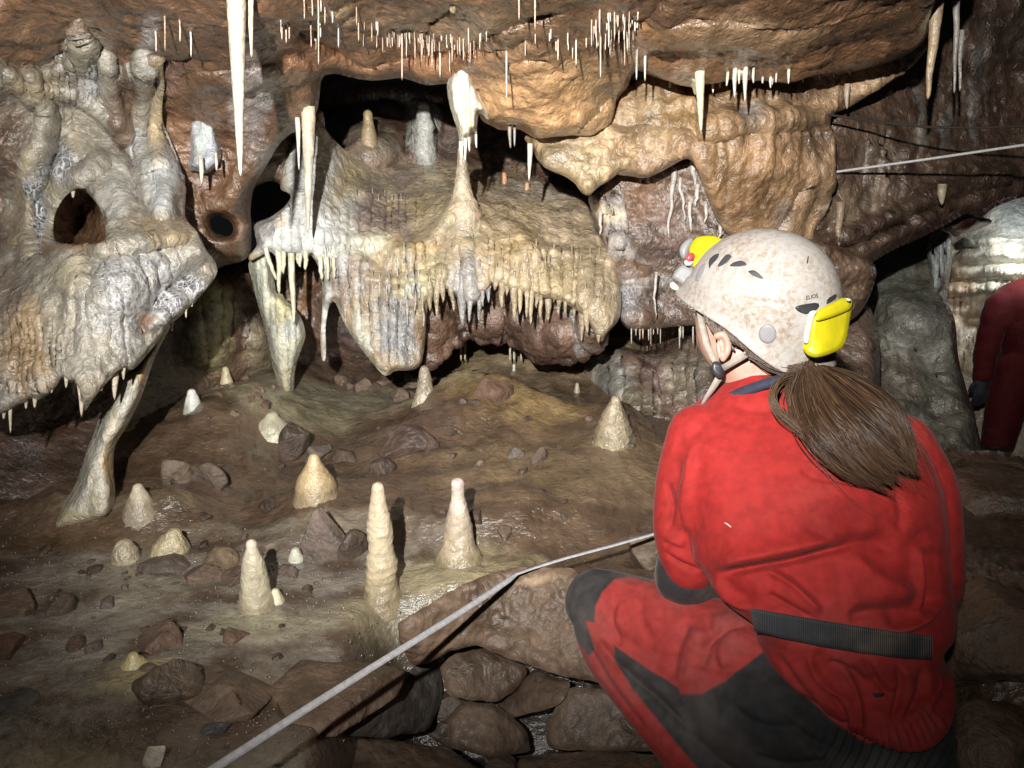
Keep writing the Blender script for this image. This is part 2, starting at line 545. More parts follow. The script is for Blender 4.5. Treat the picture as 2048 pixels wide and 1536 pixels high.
creases_W1 = crease([([(905, 5), (860, 40), (855, 55)], 6, .05), ([(600, 60), (720, 120), (900, 105), (1000, 90), (1060, 60)], 16, .05), ([(1240, 70), (1290, 25), (1330, -20)], 10, .10),
                     ([(1290, 60), (1400, 40), (1560, 55), (1800, 20)], 20, -.04), ([(930, 100), (1010, 40), (1100, 20)], 10, .04), ([(1020, 110), (1090, 112), (1120, 140)], 5, .02),
                     ([(400, 150), (600, 130)], 18, -.04), ([(1150, 240), (1210, 190), (1250, 150)], 8, .04), ([(250, 60), (330, 110), (380, 90)], 14, .05), ([(500, 500), (440, 420), (520, 330), (560, 290)], 30, -.05)])
ceil_o, D1 = relief('cave_ceiling', W1, a_W1, M_ROCK, p_W1, holes=[[(419, 446), (424, 433), (440, 429), (450, 437), (460, 440), (468, 456), (463, 471), (450, 474), (441, 467), (428, 468)]], step=4, roll=42, bulge=.16, skirt=.55, edge_keep=.15,
                    hole_roll=5, noises=((1.3, .06, 4, False), (3.2, .038, 5, True, (1, 1, 2.0)), (9.0, .011, 4, True, (.7, .7, 2.2)), (30.0, .005, 4, True, (.8, .8, 1.5))), extra=both(creases_W1, lumps([(160, 440, 48, 62, -.34), (280, 250, 30, 90, -.06), (130, 130, 150, 110, -.11), (60, 300, 60, 120, .05)])))
tag(ceil_o, kind='structure')

# --- second lobe hanging under the roof band
LB = [(1036, 262), (1058, 272), (1100, 262), (1260, 240), (1290, 300), (1285, 345), (1262, 348), (1245, 340), (1218, 362), (1195, 374), (1178, 394), (1162, 386), (1152, 368), (1130, 352), (1100, 342), (1078, 326), (1064, 298)]
p_LB = painter(TAN, [(1120, 320, 70, 30, (.42, .33, .22), .7), (1180, 350, 60, 50, (.60, .45, .25), .7), (1250, 290, 50, 50, OCHRE, .5)], var=.25)
lb_o, DLB = relief('cave_ceiling', LB, [(1050, 280, 2.72), (1180, 390, 2.66), (1180, 290, 2.66), (1280, 300, 2.68), (1120, 330, 2.66)], M_ROCK, p_LB, step=4, roll=20, bulge=.06, skirt=.5, noises=ROCKN)
tag(lb_o, kind='structure')

# --- fluted wall to the right of the roof lobe
W2 = [(1205, 150), (1900, 40), (1830, 130), (1800, 150), (1700, 215), (1657, 230), (1668, 290), (1662, 370), (1655, 420), (1628, 470), (1606, 505), (1540, 505), (1490, 495), (1446, 465), (1424, 420), (1402, 362), (1386, 320), (1370, 316),
      (1340, 334), (1310, 350), (1285, 358), (1262, 352), (1225, 350), (1205, 300)]
a_W2 = [(1230, 200, 2.72), (1500, 180, 2.72), (1800, 100, 2.75), (1660, 240, 2.8), (1300, 340, 2.68), (1400, 260, 2.66), (1500, 280, 2.66), (1550, 400, 2.78), (1640, 420, 2.9), (1450, 460, 2.85), (1600, 500, 2.95), (1380, 310, 2.64)]
p_W2 = painter((.36, .23, .13), [(1300, 240, 80, 80, TAN, .7), (1360, 230, 60, 70, (.48, .30, .13), .6), (1500, 360, 120, 130, (.36, .215, .11), .8), (1430, 330, 30, 100, (.42, .25, .11), .5), (1620, 280, 50, 50, DMUD, .6), (1560, 180, 120, 30, DMUD, .6),
                                  (1560, 450, 20, 60, (.5, .45, .4), .5), (1480, 390, 90, 60, (.25, .14, .07), .5), (1640, 440, 20, 60, (.4, .36, .3), .6), (1500, 235, 25, 12, GREY, .5)], streak=.25, var=.3)
w2_o, D2 = relief('cave_wall', W2, a_W2, M_ROCK, p_W2, step=4, roll=18, bulge=.05, skirt=.5, noises=((1.6, .06, 4, False), (5.0, .03, 4, True, (1, 1, 1)), (11.0, .022, 3, True, (1, 1, .22)), (30.0, .006, 3, True, (1, 1, .4))),
                  extra=both(flutes([(1520, 370, 130, 140, .003)], 29, 3), crease([([(1270, 170), (1278, 240), (1290, 300)], 8, .03), ([(1420, 255), (1500, 245), (1640, 235)], 14, -.05), ([(1270, 255), (1340, 262), (1400, 280)], 5, .02),
                                                                                                           ([(1530, 500), (1560, 430), (1600, 370)], 7, .04)])))
tag(w2_o, kind='structure')

# --- recessed wall below it, with white webs of calcite
R1 = [(1170, 386), (1230, 340), (1300, 320), (1425, 305), (1500, 440), (1640, 480), (1760, 520), (1740, 600), (1700, 650), (1560, 660), (1400, 648), (1330, 655), (1262, 664), (1236, 640), (1236, 560), (1214, 500), (1190, 440)]
a_R1 = [(1180, 400, 2.95), (1300, 350, 2.9), (1420, 340, 2.85), (1230, 520, 2.95), (1300, 500, 2.98), (1420, 470, 2.95), (1500, 520, 2.9), (1640, 540, 2.9), (1260, 640, 2.95), (1400, 640, 3.0), (1700, 600, 3.0), (1340, 580, 3.06)]
p_R1 = painter((.19, .12, .08), [([(1226, 430), (1218, 500), (1224, 580), (1240, 650)], 4, (.56, .52, .47), .9), ([(1236, 480), (1290, 540), (1340, 585)], 3, (.50, .46, .42), .8), ([(1240, 580), (1290, 576), (1340, 572)], 3, (.50, .46, .42), .8), ([(1270, 660), (1280, 590)], 3, (.46, .42, .38), .7), ([(1348, 340), (1395, 420), (1420, 470)], 4, (.52, .46, .42), .8), ([(1380, 330), (1420, 400), (1436, 480)], 4, (.46, .40, .35), .7), (1290, 400, 60, 70, (.30, .17, .10), .6), (1225, 460, 22, 90, (.50, .44, .40), .8, .3), (1215, 440, 20, 25, CREAM, .7), (1340, 470, 90, 80, (.17, .11, .09), .8, .15), (1250, 590, 30, 60, BLUE, .5, .6), (1330, 600, 80, 50, (.13, .08, .055), .8, .3), (1290, 560, 60, 10, (.5, .45, .4), .35, .8)], var=.35)
r1_o, DR1 = relief('cave_wall', R1, a_R1, M_ROCK, p_R1, step=4, roll=24, bulge=.09, skirt=.5, noises=ROCKN, extra=both(flutes([(1222, 460, 20, 90, .03)], 11, 5), crease([([(1250, 470), (1300, 540), (1380, 560)], 10, .05), ([(1236, 480), (1330, 560), (1400, 600)], 8, -.03)])))
tag(r1_o, kind='structure')

# --- dark passage wall on the right with pale streaks and a sloping ledge
W3 = [(1640, 180), (1780, 40), (1850, -150), (2300, -150), (2300, 410), (2130, 385), (2048, 392), (1985, 415), (1962, 440), (1935, 424), (1898, 446), (1850, 472), (1780, 502), (1722, 540), (1690, 562), (1560, 640), (1560, 470)]
a_W3 = [(1660, 300, 3.0), (1800, 100, 3.1), (2048, 0, 3.2), (2048, 250, 3.4), (1800, 350, 3.15), (1700, 520, 3.0), (1930, 420, 3.2), (2200, 380, 3.4), (1600, 560, 2.95), (1850, 440, 3.1)]
p_W3 = painter((.105, .065, .045), [(1740, 330, 50, 90, (.24, .18, .13), .7), (1830, 240, 12, 90, (.25, .23, .21), .7), (1880, 260, 9, 80, (.22, .21, .2), .6), (1930, 230, 14, 100, (.24, .22, .2), .6), (1960, 140, 12, 120, (.20, .19, .19), .5), (2000, 80, 60, 80, DARK, .6),
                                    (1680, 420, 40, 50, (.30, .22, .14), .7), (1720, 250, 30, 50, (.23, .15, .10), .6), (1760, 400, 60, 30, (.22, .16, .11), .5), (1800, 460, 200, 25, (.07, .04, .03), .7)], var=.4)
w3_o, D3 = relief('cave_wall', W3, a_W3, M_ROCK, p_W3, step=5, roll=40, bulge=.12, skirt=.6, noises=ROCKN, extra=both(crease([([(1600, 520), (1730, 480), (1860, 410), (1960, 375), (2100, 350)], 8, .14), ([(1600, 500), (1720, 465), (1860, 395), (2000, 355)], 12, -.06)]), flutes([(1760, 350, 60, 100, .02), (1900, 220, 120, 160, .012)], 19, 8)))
tag(w3_o, kind='structure')

# --- back of the niche above the shelf
B1 = [(470, 110), (1340, 110), (1340, 470), (960, 480), (470, 500)]
a_B1 = [(500, 150, 4.1), (900, 130, 4.1), (1300, 150, 4.0), (640, 260, 4.0), (740, 300, 3.75), (850, 220, 3.95), (850, 330, 3.75), (1000, 340, 3.7), (1150, 400, 3.6), (500, 450, 3.8), (1300, 450, 3.6), (700, 400, 3.6)]
p_B1 = painter((.13, .075, .05), [(740, 290, 60, 40, (.36, .30, .22), .8), (850, 250, 32, 70, (.62, .62, .56), .9, .3), (850, 225, 30, 20, GREEN, .6), (690, 300, 60, 25, (.28, .21, .16), .7), (820, 330, 100, 25, (.30, .22, .17), .6), (660, 230, 40, 25, (.20, .17, .12), .6), (900, 300, 40, 40, (.30, .22, .18), .6, .3), (1020, 340, 70, 25, (.32, .2, .12), .5, .3)], var=.35)
b1_o, DB1 = relief('cave_wall', B1, a_B1, M_ROCK, p_B1, step=5, roll=30, bulge=.05, skirt=.2, noises=ROCKN, extra=both(lumps([(740, 300, 55, 40, .22), (850, 270, 26, 60, .16), (850, 230, 14, 20, .06), (690, 330, 60, 30, .12), (905, 330, 40, 20, .1)]), flutes([(850, 300, 40, 40, .03), (1080, 370, 110, 40, .03)], 13, 2), crease([([(650, 200), (760, 180), (880, 190)], 14, -.12)])))
tag(b1_o, kind='structure')

# --- brown wall closing the gap left of the shelf's peak
B4 = [(470, 230), (650, 200), (650, 300), (618, 420), (585, 392), (566, 374), (548, 360), (522, 366), (470, 400)]
b4_o, _ = relief('cave_wall', B4, [(480, 260, 2.92), (640, 220, 3.15), (600, 400, 3.1), (500, 390, 2.95)], M_ROCK, painter((.12, .08, .055), [(560, 330, 30, 50, (.17, .12, .085), .7)], var=.35), step=4, roll=20, bulge=.06, skirt=.3, noises=ROCKN)
tag(b4_o, kind='structure')

# --- wall under and behind the shelf
B2 = [(360, 470), (1460, 470), (1460, 830), (360, 860)]
a_B2 = [(380, 520, 3.3), (600, 550, 3.5), (900, 560, 3.6), (1300, 560, 3.5), (420, 760, 3.25), (600, 740, 3.7), (900, 700, 4.0), (1200, 700, 4.0), (1440, 760, 3.5), (700, 640, 3.45), (1440, 560, 3.3), (420, 640, 3.15)]
p_B2 = painter((.15, .09, .06), [(410, 640, 60, 100, OLIVE, .85), (430, 690, 40, 60, (.44, .40, .22), .5), (600, 600, 40, 80, (.24, .13, .06), .7), (690, 640, 60, 70, PURP, .7, .2), (500, 620, 25, 80, DARK, .7), (520, 700, 40, 70, (.34, .29, .19), .7), (640, 760, 70, 40, (.26, .22, .17), .6, .2), (960, 720, 60, 30, (.36, .28, .15), .7), (1030, 730, 50, 20, (.4, .36, .3), .5), (760, 740, 50, 30, (.12, .065, .045), .8)], var=.4)
b2_o, DB2 = relief('cave_wall', B2, a_B2, M_ROCK, p_B2, step=5, roll=30, bulge=.05, skirt=.2, noises=ROCKN, extra=both(lumps([(420, 640, 60, 100, .12), (690, 640, 70, 60, .10), (520, 690, 30, 60, .12), (610, 760, 30, 50, .2), (960, 700, 60, 40, .15)]), flutes([(420, 650, 60, 90, .03)], 24, 6)))
tag(b2_o, kind='structure')

# --- brown knobs right behind the fringe
U = [(838, 590), (905, 560), (1000, 540), (1190, 560), (1216, 640), (1204, 690), (1184, 704), (1172, 722), (1158, 716), (1140, 728), (1122, 718), (1102, 732), (1084, 724), (1066, 730), (1058, 708), (1046, 690), (1030, 694), (1012, 680), (996, 686), (980, 676), (962, 690), (946, 674), (930, 682), (912, 700), (902, 692), (890, 716), (876, 724), (866, 742), (842, 728)]
a_U = [(850, 600, 3.1), (860, 720, 3.15), (1000, 600, 3.15), (1000, 670, 3.25), (1120, 640, 3.1), (1100, 715, 3.2), (1200, 660, 3.05), (920, 650, 3.2)]
p_U = painter((.13, .078, .056), [(1120, 660, 60, 40, (.25, .15, .11), .6), (930, 690, 20, 30, DARK, .4), (1160, 660, 25, 40, (.38, .37, .34), .6, .4), (870, 660, 25, 70, (.24, .14, .085), .6)], var=.35)
u_o, DU = relief('cave_wall', U, a_U, M_ROCK, p_U, step=3.5, roll=14, bulge=.05, skirt=.4, noises=((3., .05, 4, True), (9.0, .03, 4, True), (24.0, .012, 4, True)), extra=both(lumps([(1120, 670, 50, 30, .1), (980, 640, 30, 20, .06), (865, 650, 20, 60, .06), (1040, 640, 24, 30, .05), (1180, 650, 20, 40, .06)]), crease([([(1050, 600), (1062, 660), (1050, 700)], 7, .06), ([(940, 660), (1000, 650), (1050, 680)], 6, .05)])))
tag(u_o, kind='structure')

# --- low wall left of the seated caver and behind her
R2 = [(1140, 730), (1180, 690), (1240, 690), (1290, 705), (1340, 690), (1400, 640), (1760, 540), (1760, 960), (1340, 960), (1290, 880), (1245, 830), (1190, 780), (1150, 760)]
a_R2 = [(1180, 720, 3.6), (1250, 720, 3.45), (1300, 740, 3.4), (1400, 700, 3.3), (1700, 650, 3.3), (1700, 900, 3.0), (1400, 850, 3.1), (1260, 820, 3.25)]
p_R2 = painter((.17, .115, .085), [(1230, 770, 40, 60, (.28, .28, .25), .8), (1270, 820, 40, 40, (.34, .31, .21), .6), (1370, 760, 50, 70, (.33, .28, .21), .8), (1310, 760, 30, 60, PURP, .6), (1440, 760, 40, 60, DARK, .5)], streak=.4, var=.35)
r2_o, DR2 = relief('cave_wall', R2, a_R2, M_ROCK, p_R2, step=5, roll=34, bulge=.14, skirt=.4, noises=ROCKN, extra=flutes([(1260, 790, 60, 70, .03), (1380, 760, 60, 80, .03)], 26, 4))
tag(r2_o, kind='structure')

# --- dark wall behind the leaning column on the left
B3 = [(-150, 600), (450, 560), (490, 700), (440, 790), (420, 860), (350, 950), (250, 1050), (100, 1115), (-150, 1180)]
a_B3 = [(0, 1100, 2.2), (240, 1030, 2.4), (330, 930, 2.7), (430, 780, 3.2), (100, 800, 2.62), (400, 600, 3.05), (0, 650, 2.5), (250, 800, 2.8)]
p_B3 = painter((.085, .055, .042), [(420, 680, 60, 100, (.24, .22, .13), .8), (330, 800, 60, 90, (.13, .095, .06), .7), (50, 880, 40, 80, (.11, .085, .08), .6, .2), (100, 850, 60, 60, (.10, .055, .032), .6), (40, 1060, 150, 40, (.13, .085, .055), .7), (430, 720, 20, 60, (.3, .3, .24), .5)], var=.35)
b3_o, DB3 = relief('cave_wall', B3, a_B3, M_ROCK, p_B3, step=5, roll=40, bulge=.06, skirt=.2, noises=((2.0, .05, 4, False), (7.0, .015, 4, True)))
tag(b3_o, kind='structure')

# --- far side of the passage on the right
P1 = [(1400, 480), (1700, 480), (1850, 440), (1905, 455), (1905, 520), (1898, 565), (1893, 600), (1912, 640), (1916, 720), (1934, 780), (1962, 880), (1985, 1020), (1400, 1020)]
a_P1 = [(1450, 600, 4.0), (1700, 600, 4.3), (1880, 500, 4.4), (1900, 700, 4.1), (1800, 800, 3.9), (1960, 920, 3.7), (1700, 950, 3.5), (1820, 640, 4.1)]
p_P1 = painter((.20, .195, .15), [(1840, 680, 60, 90, (.30, .29, .25), .7, .15), (1760, 560, 60, 60, (.14, .15, .14), .7), (1790, 520, 40, 40, (.28, .23, .15), .6), (1780, 760, 80, 70, (.17, .12, .09), .6), (1900, 850, 60, 70, (.20, .17, .13), .6), (1790, 850, 14, 30, OLIVE, .6), (1850, 860, 9, 40, GREY, .7)], var=.45)
p1_o, DP1 = relief('cave_wall', P1, a_P1, M_ROCK, p_P1, step=5, roll=40, bulge=.25, skirt=.6, noises=((1.3, .1, 4, False), (4.0, .06, 5, True), (16.0, .015, 4, True)), extra=both(lumps([(1850, 640, 60, 60, .2), (1900, 720, 25, 60, .08)]), crease([([(1830, 700), (1850, 740), (1870, 750)], 8, .1), ([(1700, 600), (1770, 660)], 10, .08)])))
tag(p1_o, kind='structure')

# ================================================================== FLOOR
def floor_h(x, y):
    """height of the bare floor over the map"""
    p = np.stack([x, y, np.zeros_like(x)], -1).reshape(-1, 3)
    h = 0.06 * smooth(y, 2.0, 3.4) + 0.05 * smooth(y, 3.2, 4.2)
    h = h + .05 * fbm(p, 1.3, 3, seed=2).reshape(x.shape)
    drop = smooth(x, .95 + .0 * y, 1.9) * smooth(y, 2.35, 3.6)
    h = h - .95 * drop
    # boulder pit in the foreground, between camera and slab
    pit = smooth(y, 1.74, 1.58) * smooth(x, -.38, -.22) * smooth(x, .95, .6)
    h = h - .36 * pit
    # rim of the crust pool on the left
    rim = smooth(y, 1.98, 2.12) * smooth(x, -.75, -1.0)
    h = h + .07 * rim
    return h


def bump2(x, y, cx, cy, rx, ry, h, rot=0.0, pw=2):
    c, s = math.cos(rot), math.sin(rot)
    u = ((x - cx) * c + (y - cy) * s) / rx; v = (-(x - cx) * s + (y - cy) * c) / ry
    return h * np.exp(-(u * u + v * v) ** (pw / 2))


def ground(px, py, z=0.0):
    """where the photo pixel meets the horizontal plane at height z"""
    b = (768.0 - py) / F
    d = (1.0 - z) / (math.sin(PITCH) - b * math.cos(PITCH))
    return at(px, py, d)


MOUNDS = []
def mound(px, py, rx, ry, h, rot=0., pw=2):
    g = ground(px, py, .06); MOUNDS.append((g[0], g[1], rx, ry, h, rot, pw))

mound(1040, 870, .30, .20, .16)          # ochre mound in the middle
mound(1130, 960, .50, .26, .13)
mound(920, 850, .22, .13, .12)           # pale mound behind it
mound(1100, 745, .75, .30, .13)          # terrace under the fringe
mound(850, 900, .22, .16, .08)
mound(1000, 1040, .45, .12, .07)
mound(560, 860, .3, .2, .06)
mound(430, 900, .25, .25, .10)
mound(1240, 900, .14, .22, .12)
mound(280, 1025, .16, .08, .03)
mound(640, 1000, .2, .12, .05)
mound(760, 1200, .10, .07, .02)
mound(920, 1135, .14, .09, .03)
mound(1900, 1250, .4, .5, .12)
mound(1960, 960, .5, .25, .10)


def floor_z(x, y):
    h = floor_h(x, y)
    for m_ in MOUNDS: h = h + bump2(x, y, *m_)
    return h


def make_floor():
    step = 5.0
    gx = np.arange(-420, 2460, step); rows = [705.0]
    y = 705.0
    while y < 2050: y += max(2.5, min(6.0, (y - 600) / 45)); rows.append(y)
    px, py = np.meshgrid(gx, np.array(rows))
    P = ground(px, py, 0.0)
    x, y = P[..., 0], P[..., 1]
    z = floor_z(x, y)
    p3 = np.stack([x, y, z], -1).reshape(-1, 3)
    crust = smooth(y, 2.05, 1.85) * smooth(x, .05, -.25)                       # crystal crust of the foreground pool
    flat = p3.copy()
    n_b = fbm(flat * (1, 2.4, 1), 3.0, 5, seed=4, ridged=True).reshape(x.shape)
    n_f = fbm(flat * (1, 1.9, 1), 13.0, 4, seed=6, ridged=True).reshape(x.shape)
    n_s = fbm(flat, 6.0, 4, seed=8).reshape(x.shape)
    n_r = fbm(flat, 11.0, 4, seed=16, ridged=True).reshape(x.shape)
    rubble = smooth(fbm(flat, 1.6, 3, seed=18).reshape(x.shape), -.05, .3) * (1 - crust)
    z = z + n_b * (.022 * (1 - crust) + .006 * crust) + n_f * (.006 * (1 - crust) + .003 * crust) + n_s * (.024 * (1 - crust) + .006) + n_r * .026 * rubble + (fbm(flat, 34.0, 3, seed=19, ridged=True).reshape(x.shape) * .006 + fbm(flat, 70.0, 2, seed=20).reshape(x.shape) * .003) * (.35 + .65 * (1 - crust))
    P[..., 2] = z
    tone = fbm(flat, 2.6, 5, .6, seed=12).reshape(x.shape); t2 = fbm(flat * (1, 1.8, 1), 7.0, 5, .6, seed=13).reshape(x.shape)
    base = np.array((.145, .092, .058)) * np.ones(x.shape + (1,))
    def blend(w, c):
        nonlocal base
        base = base * (1 - w[..., None]) + np.array(c) * w[..., None]
    blend(crust * smooth(t2, -.28, .12) * .92, (.34, .30, .25))
    blend(crust * smooth(tone, .05, .35) * .7, (.33, .29, .22))
    for px_, py_, rx, ry, c, st in ((760, 830, .9, .25, (.36, .33, .23), .8), (1100, 760, .8, .35, (.38, .30, .18), .8), (1040, 880, .35, .22, (.34, .235, .105), .8), (920, 850, .22, .14, (.44, .38, .24), .8),
                                   (1130, 980, .5, .25, (.27, .19, .11), .8), (560, 870, .3, .2, (.42, .38, .24), .7), (430, 800, .3, .3, (.14, .09, .06), .7), (850, 900, .2, .15, (.13, .075, .05), .8), (260, 1030, .25, .08, (.34, .26, .16), .6),
                                   (100, 1075, .3, .07, (.17, .10, .05), .8), (1960, 1000, .5, .6, (.12, .07, .045), .8), (1950, 1350, .5, .5, (.17, .105, .065), .8), (765, 1195, .14, .09, (.56, .48, .30), .8), (920, 1135, .2, .11, (.52, .44, .26), .8), (520, 1225, .16, .07, (.5, .45, .3), .7),
                                   (270, 1330, .10, .07, (.5, .42, .22), .7), (170, 1480, .14, .08, (.42, .35, .18), .6), (700, 1380, .35, .14, (.135, .085, .055), .85), (350, 1430, .22, .12, (.12, .075, .05), .8), (600, 1060, .3, .05, (.33, .29, .22), .6)):
        g = ground(px_, py_, .04)
        q = np.sqrt(((x - g[0]) / rx) ** 2 + ((y - g[1]) / ry) ** 2)
        blend(smooth(1.2 - q + t2 * .55, 0, .7) * st, c)
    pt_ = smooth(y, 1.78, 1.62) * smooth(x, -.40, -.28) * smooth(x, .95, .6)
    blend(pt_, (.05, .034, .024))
    base = base * .80 * (1 + .4 * tone + .3 * t2)[..., None]
    ve = crust * 0
    col = np.concatenate([np.clip(base, .02, .9), ve[..., None]], -1)
    h, w = x.shape
    idx = np.arange(h * w).reshape(h, w)
    q = np.stack([idx[:-1, :-1], idx[1:, :-1], idx[1:, 1:], idx[:-1, 1:]], -1).reshape(-1, 4)
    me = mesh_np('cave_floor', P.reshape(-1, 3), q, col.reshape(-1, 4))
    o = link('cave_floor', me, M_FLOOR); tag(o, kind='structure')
    return o


M_FLOOR = stone('wet_calcite_floor', rough=0.36, bump=0.5, fine=90, coat=1.0, coat_rough=.17, var=0.32, spec=.7, stretch=(1, 1.4, 1.4), veins=False)
floor_o = make_floor()
DFLOOR = on_mesh(floor_o)


def floor_at(px, py):
    """floor point under the photo pixel"""
    d = float(DFLOOR(px, py)[0])
    return at(px, py, d), d


# ================================================================== FLOWSTONE BODIES
# --- the big shelf with its fringe, centre of the picture
S = [(626, 226), (638, 232), (655, 265), (680, 292), (715, 322), (760, 326), (800, 322), (850, 330), (900, 320), (960, 338), (1050, 348), (1100, 366), (1150, 384), (1180, 398), (1192, 440), (1207, 480), (1226, 508), (1240, 545), (1243, 590),
     (1242, 634), (1226, 655), (1212, 668), (1202, 692), (1190, 672), (1176, 640), (1160, 625), (1130, 606), (1100, 596), (1060, 592), (1020, 582), (990, 566), (970, 586), (950, 612), (928, 612), (908, 588), (888, 580), (872, 610), (858, 596), (852, 640), (850, 690), (842, 736), (815, 742), (790, 740), (772, 757),
     (752, 735), (725, 702), (700, 668), (682, 632), (668, 598), (657, 612), (650, 660), (653, 700), (648, 746), (640, 692), (643, 640), (646, 590), (640, 540), (630, 520), (620, 506), (608, 532), (600, 510), (577, 514), (570, 505), (556, 520), (541, 500), (525, 510), (496, 526), (494, 514), (516, 492),
     (510, 470), (506, 446), (540, 436), (572, 412), (584, 392), (572, 382), (560, 386), (562, 350), (576, 300), (600, 262), (616, 240)]
a_S = [(560, 330, 3.05), (630, 240, 3.1), (700, 320, 3.3), (760, 335, 3.55), (860, 335, 3.55), (1000, 350, 3.55), (1120, 380, 3.4), (700, 420, 3.02), (580, 470, 2.85), (620, 400, 2.95), (780, 400, 3.25), (780, 460, 3.05), (820, 500, 2.92), (925, 410, 3.12), (925, 470, 2.95), (925, 560, 2.84), (925, 610, 2.86),
       (1040, 430, 3.1), (1030, 480, 2.95), (1060, 560, 2.86), (1120, 500, 2.98), (1150, 440, 3.15), (1200, 560, 2.9), (1200, 660, 2.86), (640, 600, 2.95), (680, 560, 2.92), (770, 620, 2.88), (772, 750, 2.86), (840, 700, 2.95), (520, 500, 2.85), (640, 740, 3.0)]
p_S = painter((.52, .415, .27), [(620, 330, 60, 110, (.58, .60, .57), .9, .5), (610, 470, 125, 85, (.70, .72, .70), .95, .2), (700, 430, 30, 70, (.62, .64, .56), .7, .2), (700, 350, 25, 80, YELLOW, .45), (640, 500, 100, 30, (.74, .75, .70), .85, .2), (740, 490, 60, 25, (.66, .66, .52), .7),
                                (780, 370, 90, 40, (.30, .24, .20), .75), (740, 430, 45, 50, PURP, .8, .2), (800, 450, 45, 50, (.24, .17, .15), .7, .2), (860, 410, 40, 30, (.42, .33, .18), .6), (925, 440, 60, 50, (.62, .53, .34), .8), (1060, 390, 100, 30, (.46, .40, .32), .8), (1130, 450, 60, 70, (.50, .40, .29), .7),
                                (820, 490, 70, 20, (.50, .37, .18), .7), (1030, 500, 60, 40, (.52, .38, .20), .7), (940, 470, 14, 14, (.24, .27, .3), .8), (930, 570, 45, 70, (.42, .42, .42), .75, .2), (925, 520, 8, 25, (.20, .11, .09), .8), (870, 560, 40, 60, (.52, .46, .28), .6), (700, 560, 70, 60, (.27, .20, .17), .75, .25), (680, 530, 30, 30, (.5, .5, .48), .5, .5), (790, 660, 55, 80, (.20, .205, .22), .9, .35), (720, 680, 16, 70, (.62, .64, .55), .7),
                                (830, 570, 40, 20, (.62, .60, .36), .7), (650, 640, 16, 110, (.6, .62, .6), .8), (840, 680, 14, 60, (.35, .22, .11), .7), (1200, 600, 50, 80, (.46, .37, .24), .7), (1100, 570, 60, 40, (.52, .42, .24), .6), (1225, 600, 12, 60, (.5, .38, .25), .4), (560, 440, 14, 30, ORANGE, .4), (525, 460, 25, 40, (.25, .22, .22), .7, .4), (530, 515, 30, 12, CREAM, .8), ([(664, 602), (700, 664), (740, 718), (772, 752)], 5, (.66, .65, .53), .9), ([(776, 752), (815, 740), (846, 734)], 4, (.56, .50, .38), .8), ([(650, 560), (652, 640), (648, 740)], 5, (.68, .69, .64), .8), ([(600, 300), (588, 350), (570, 420)], 5, (.66, .68, .66), .7), ([(690, 300), (722, 340), (790, 400)], 8, (.60, .57, .36), .6), ([(716, 560), (722, 640), (740, 700)], 4, (.58, .60, .56), .7), ([(620, 520), (690, 500), (760, 500)], 6, (.68, .68, .55), .6)], streak=.45, var=.24)
shelf = empty('flowstone_shelf', at(925, 600, 3.0))
tag(shelf, 'broad cream and ochre flowstone shelf with a long stalactite fringe and tall stump on top', 'flowstone')
s_o, DS = relief('shelf_body', S, a_S, M_FLOW, p_S, step=3.5, roll=15, bulge=.06, skirt=.30, parent=shelf, noises=((2.5, .03, 4, False), (8.0, .016, 4, True, (1, 1, .4)), (26.0, .009, 4, True, (1, 1, .4)), (60.0, .004, 3, True)),
                 extra=both(flutes([(900, 555, 130, 80, .05), (1090, 560, 120, 70, .055), (770, 430, 90, 40, .03), (1130, 470, 60, 60, .018), (620, 450, 80, 60, .012), (770, 650, 70, 90, .02), (700, 560, 60, 60, .015)], 19, 1),
                            crease([([(640, 474), (720, 480), (790, 472)], 12, -.022), ([(720, 500), (770, 540), (860, 545)], 8, .02), ([(740, 558), (800, 564), (880, 548)], 9, -.03), ([(700, 395), (760, 392), (830, 400)], 9, -.03), ([(800, 500), (860, 480), (900, 430)], 16, -.07), ([(1000, 440), (1050, 480), (1075, 530)], 14, -.05), ([(1090, 500), (1180, 510), (1230, 530)], 9, -.03), ([(655, 600), (700, 660), (770, 750)], 9, -.04), ([(850, 745), (860, 640), (850, 560)], 10, -.02)]),
                            lumps([(925, 430, 60, 40, .12), (1030, 490, 50, 30, .05), (620, 330, 40, 90, .08), (1200, 610, 40, 60, .05)])))

# --- leaning curtain and stump below its left end
G = [(494, 524), (519, 500), (541, 505), (545, 530), (549, 560), (552, 588), (562, 584), (572, 600), (592, 618), (606, 642), (613, 672), (600, 706), (589, 742), (588, 790), (590, 822), (580, 832), (571, 806), (559, 776), (546, 736), (538, 690), (525, 640), (513, 600), (502, 556)]
p_G = painter((.66, .65, .52), [(562, 620, 30, 40, (.72, .64, .36), .9), (520, 560, 18, 60, (.52, .56, .46), .8), (585, 660, 22, 30, (.58, .60, .56), .7, .4), (570, 770, 22, 60, (.66, .62, .42), .7), (545, 650, 14, 70, (.44, .46, .38), .6)], streak=.45, var=.22)
g_o, DG = relief('drapery_column', G, [(500, 530, 2.95), (545, 520, 2.95), (530, 640, 3.02), (600, 660, 3.02), (570, 720, 3.06), (583, 825, 3.2), (562, 590, 3.0)], M_FLOW, p_G, step=3, roll=20, bulge=.09, skirt=.12, noises=((4.0, .02, 3, False), (18.0, .01, 4, True, (1, 1, .4))), extra=flutes([(560, 660, 60, 170, .022)], 15, 9))
tag(g_o, 'pale yellow and greenish drapery column tapering down to the floor under the shelf', 'flowstone')

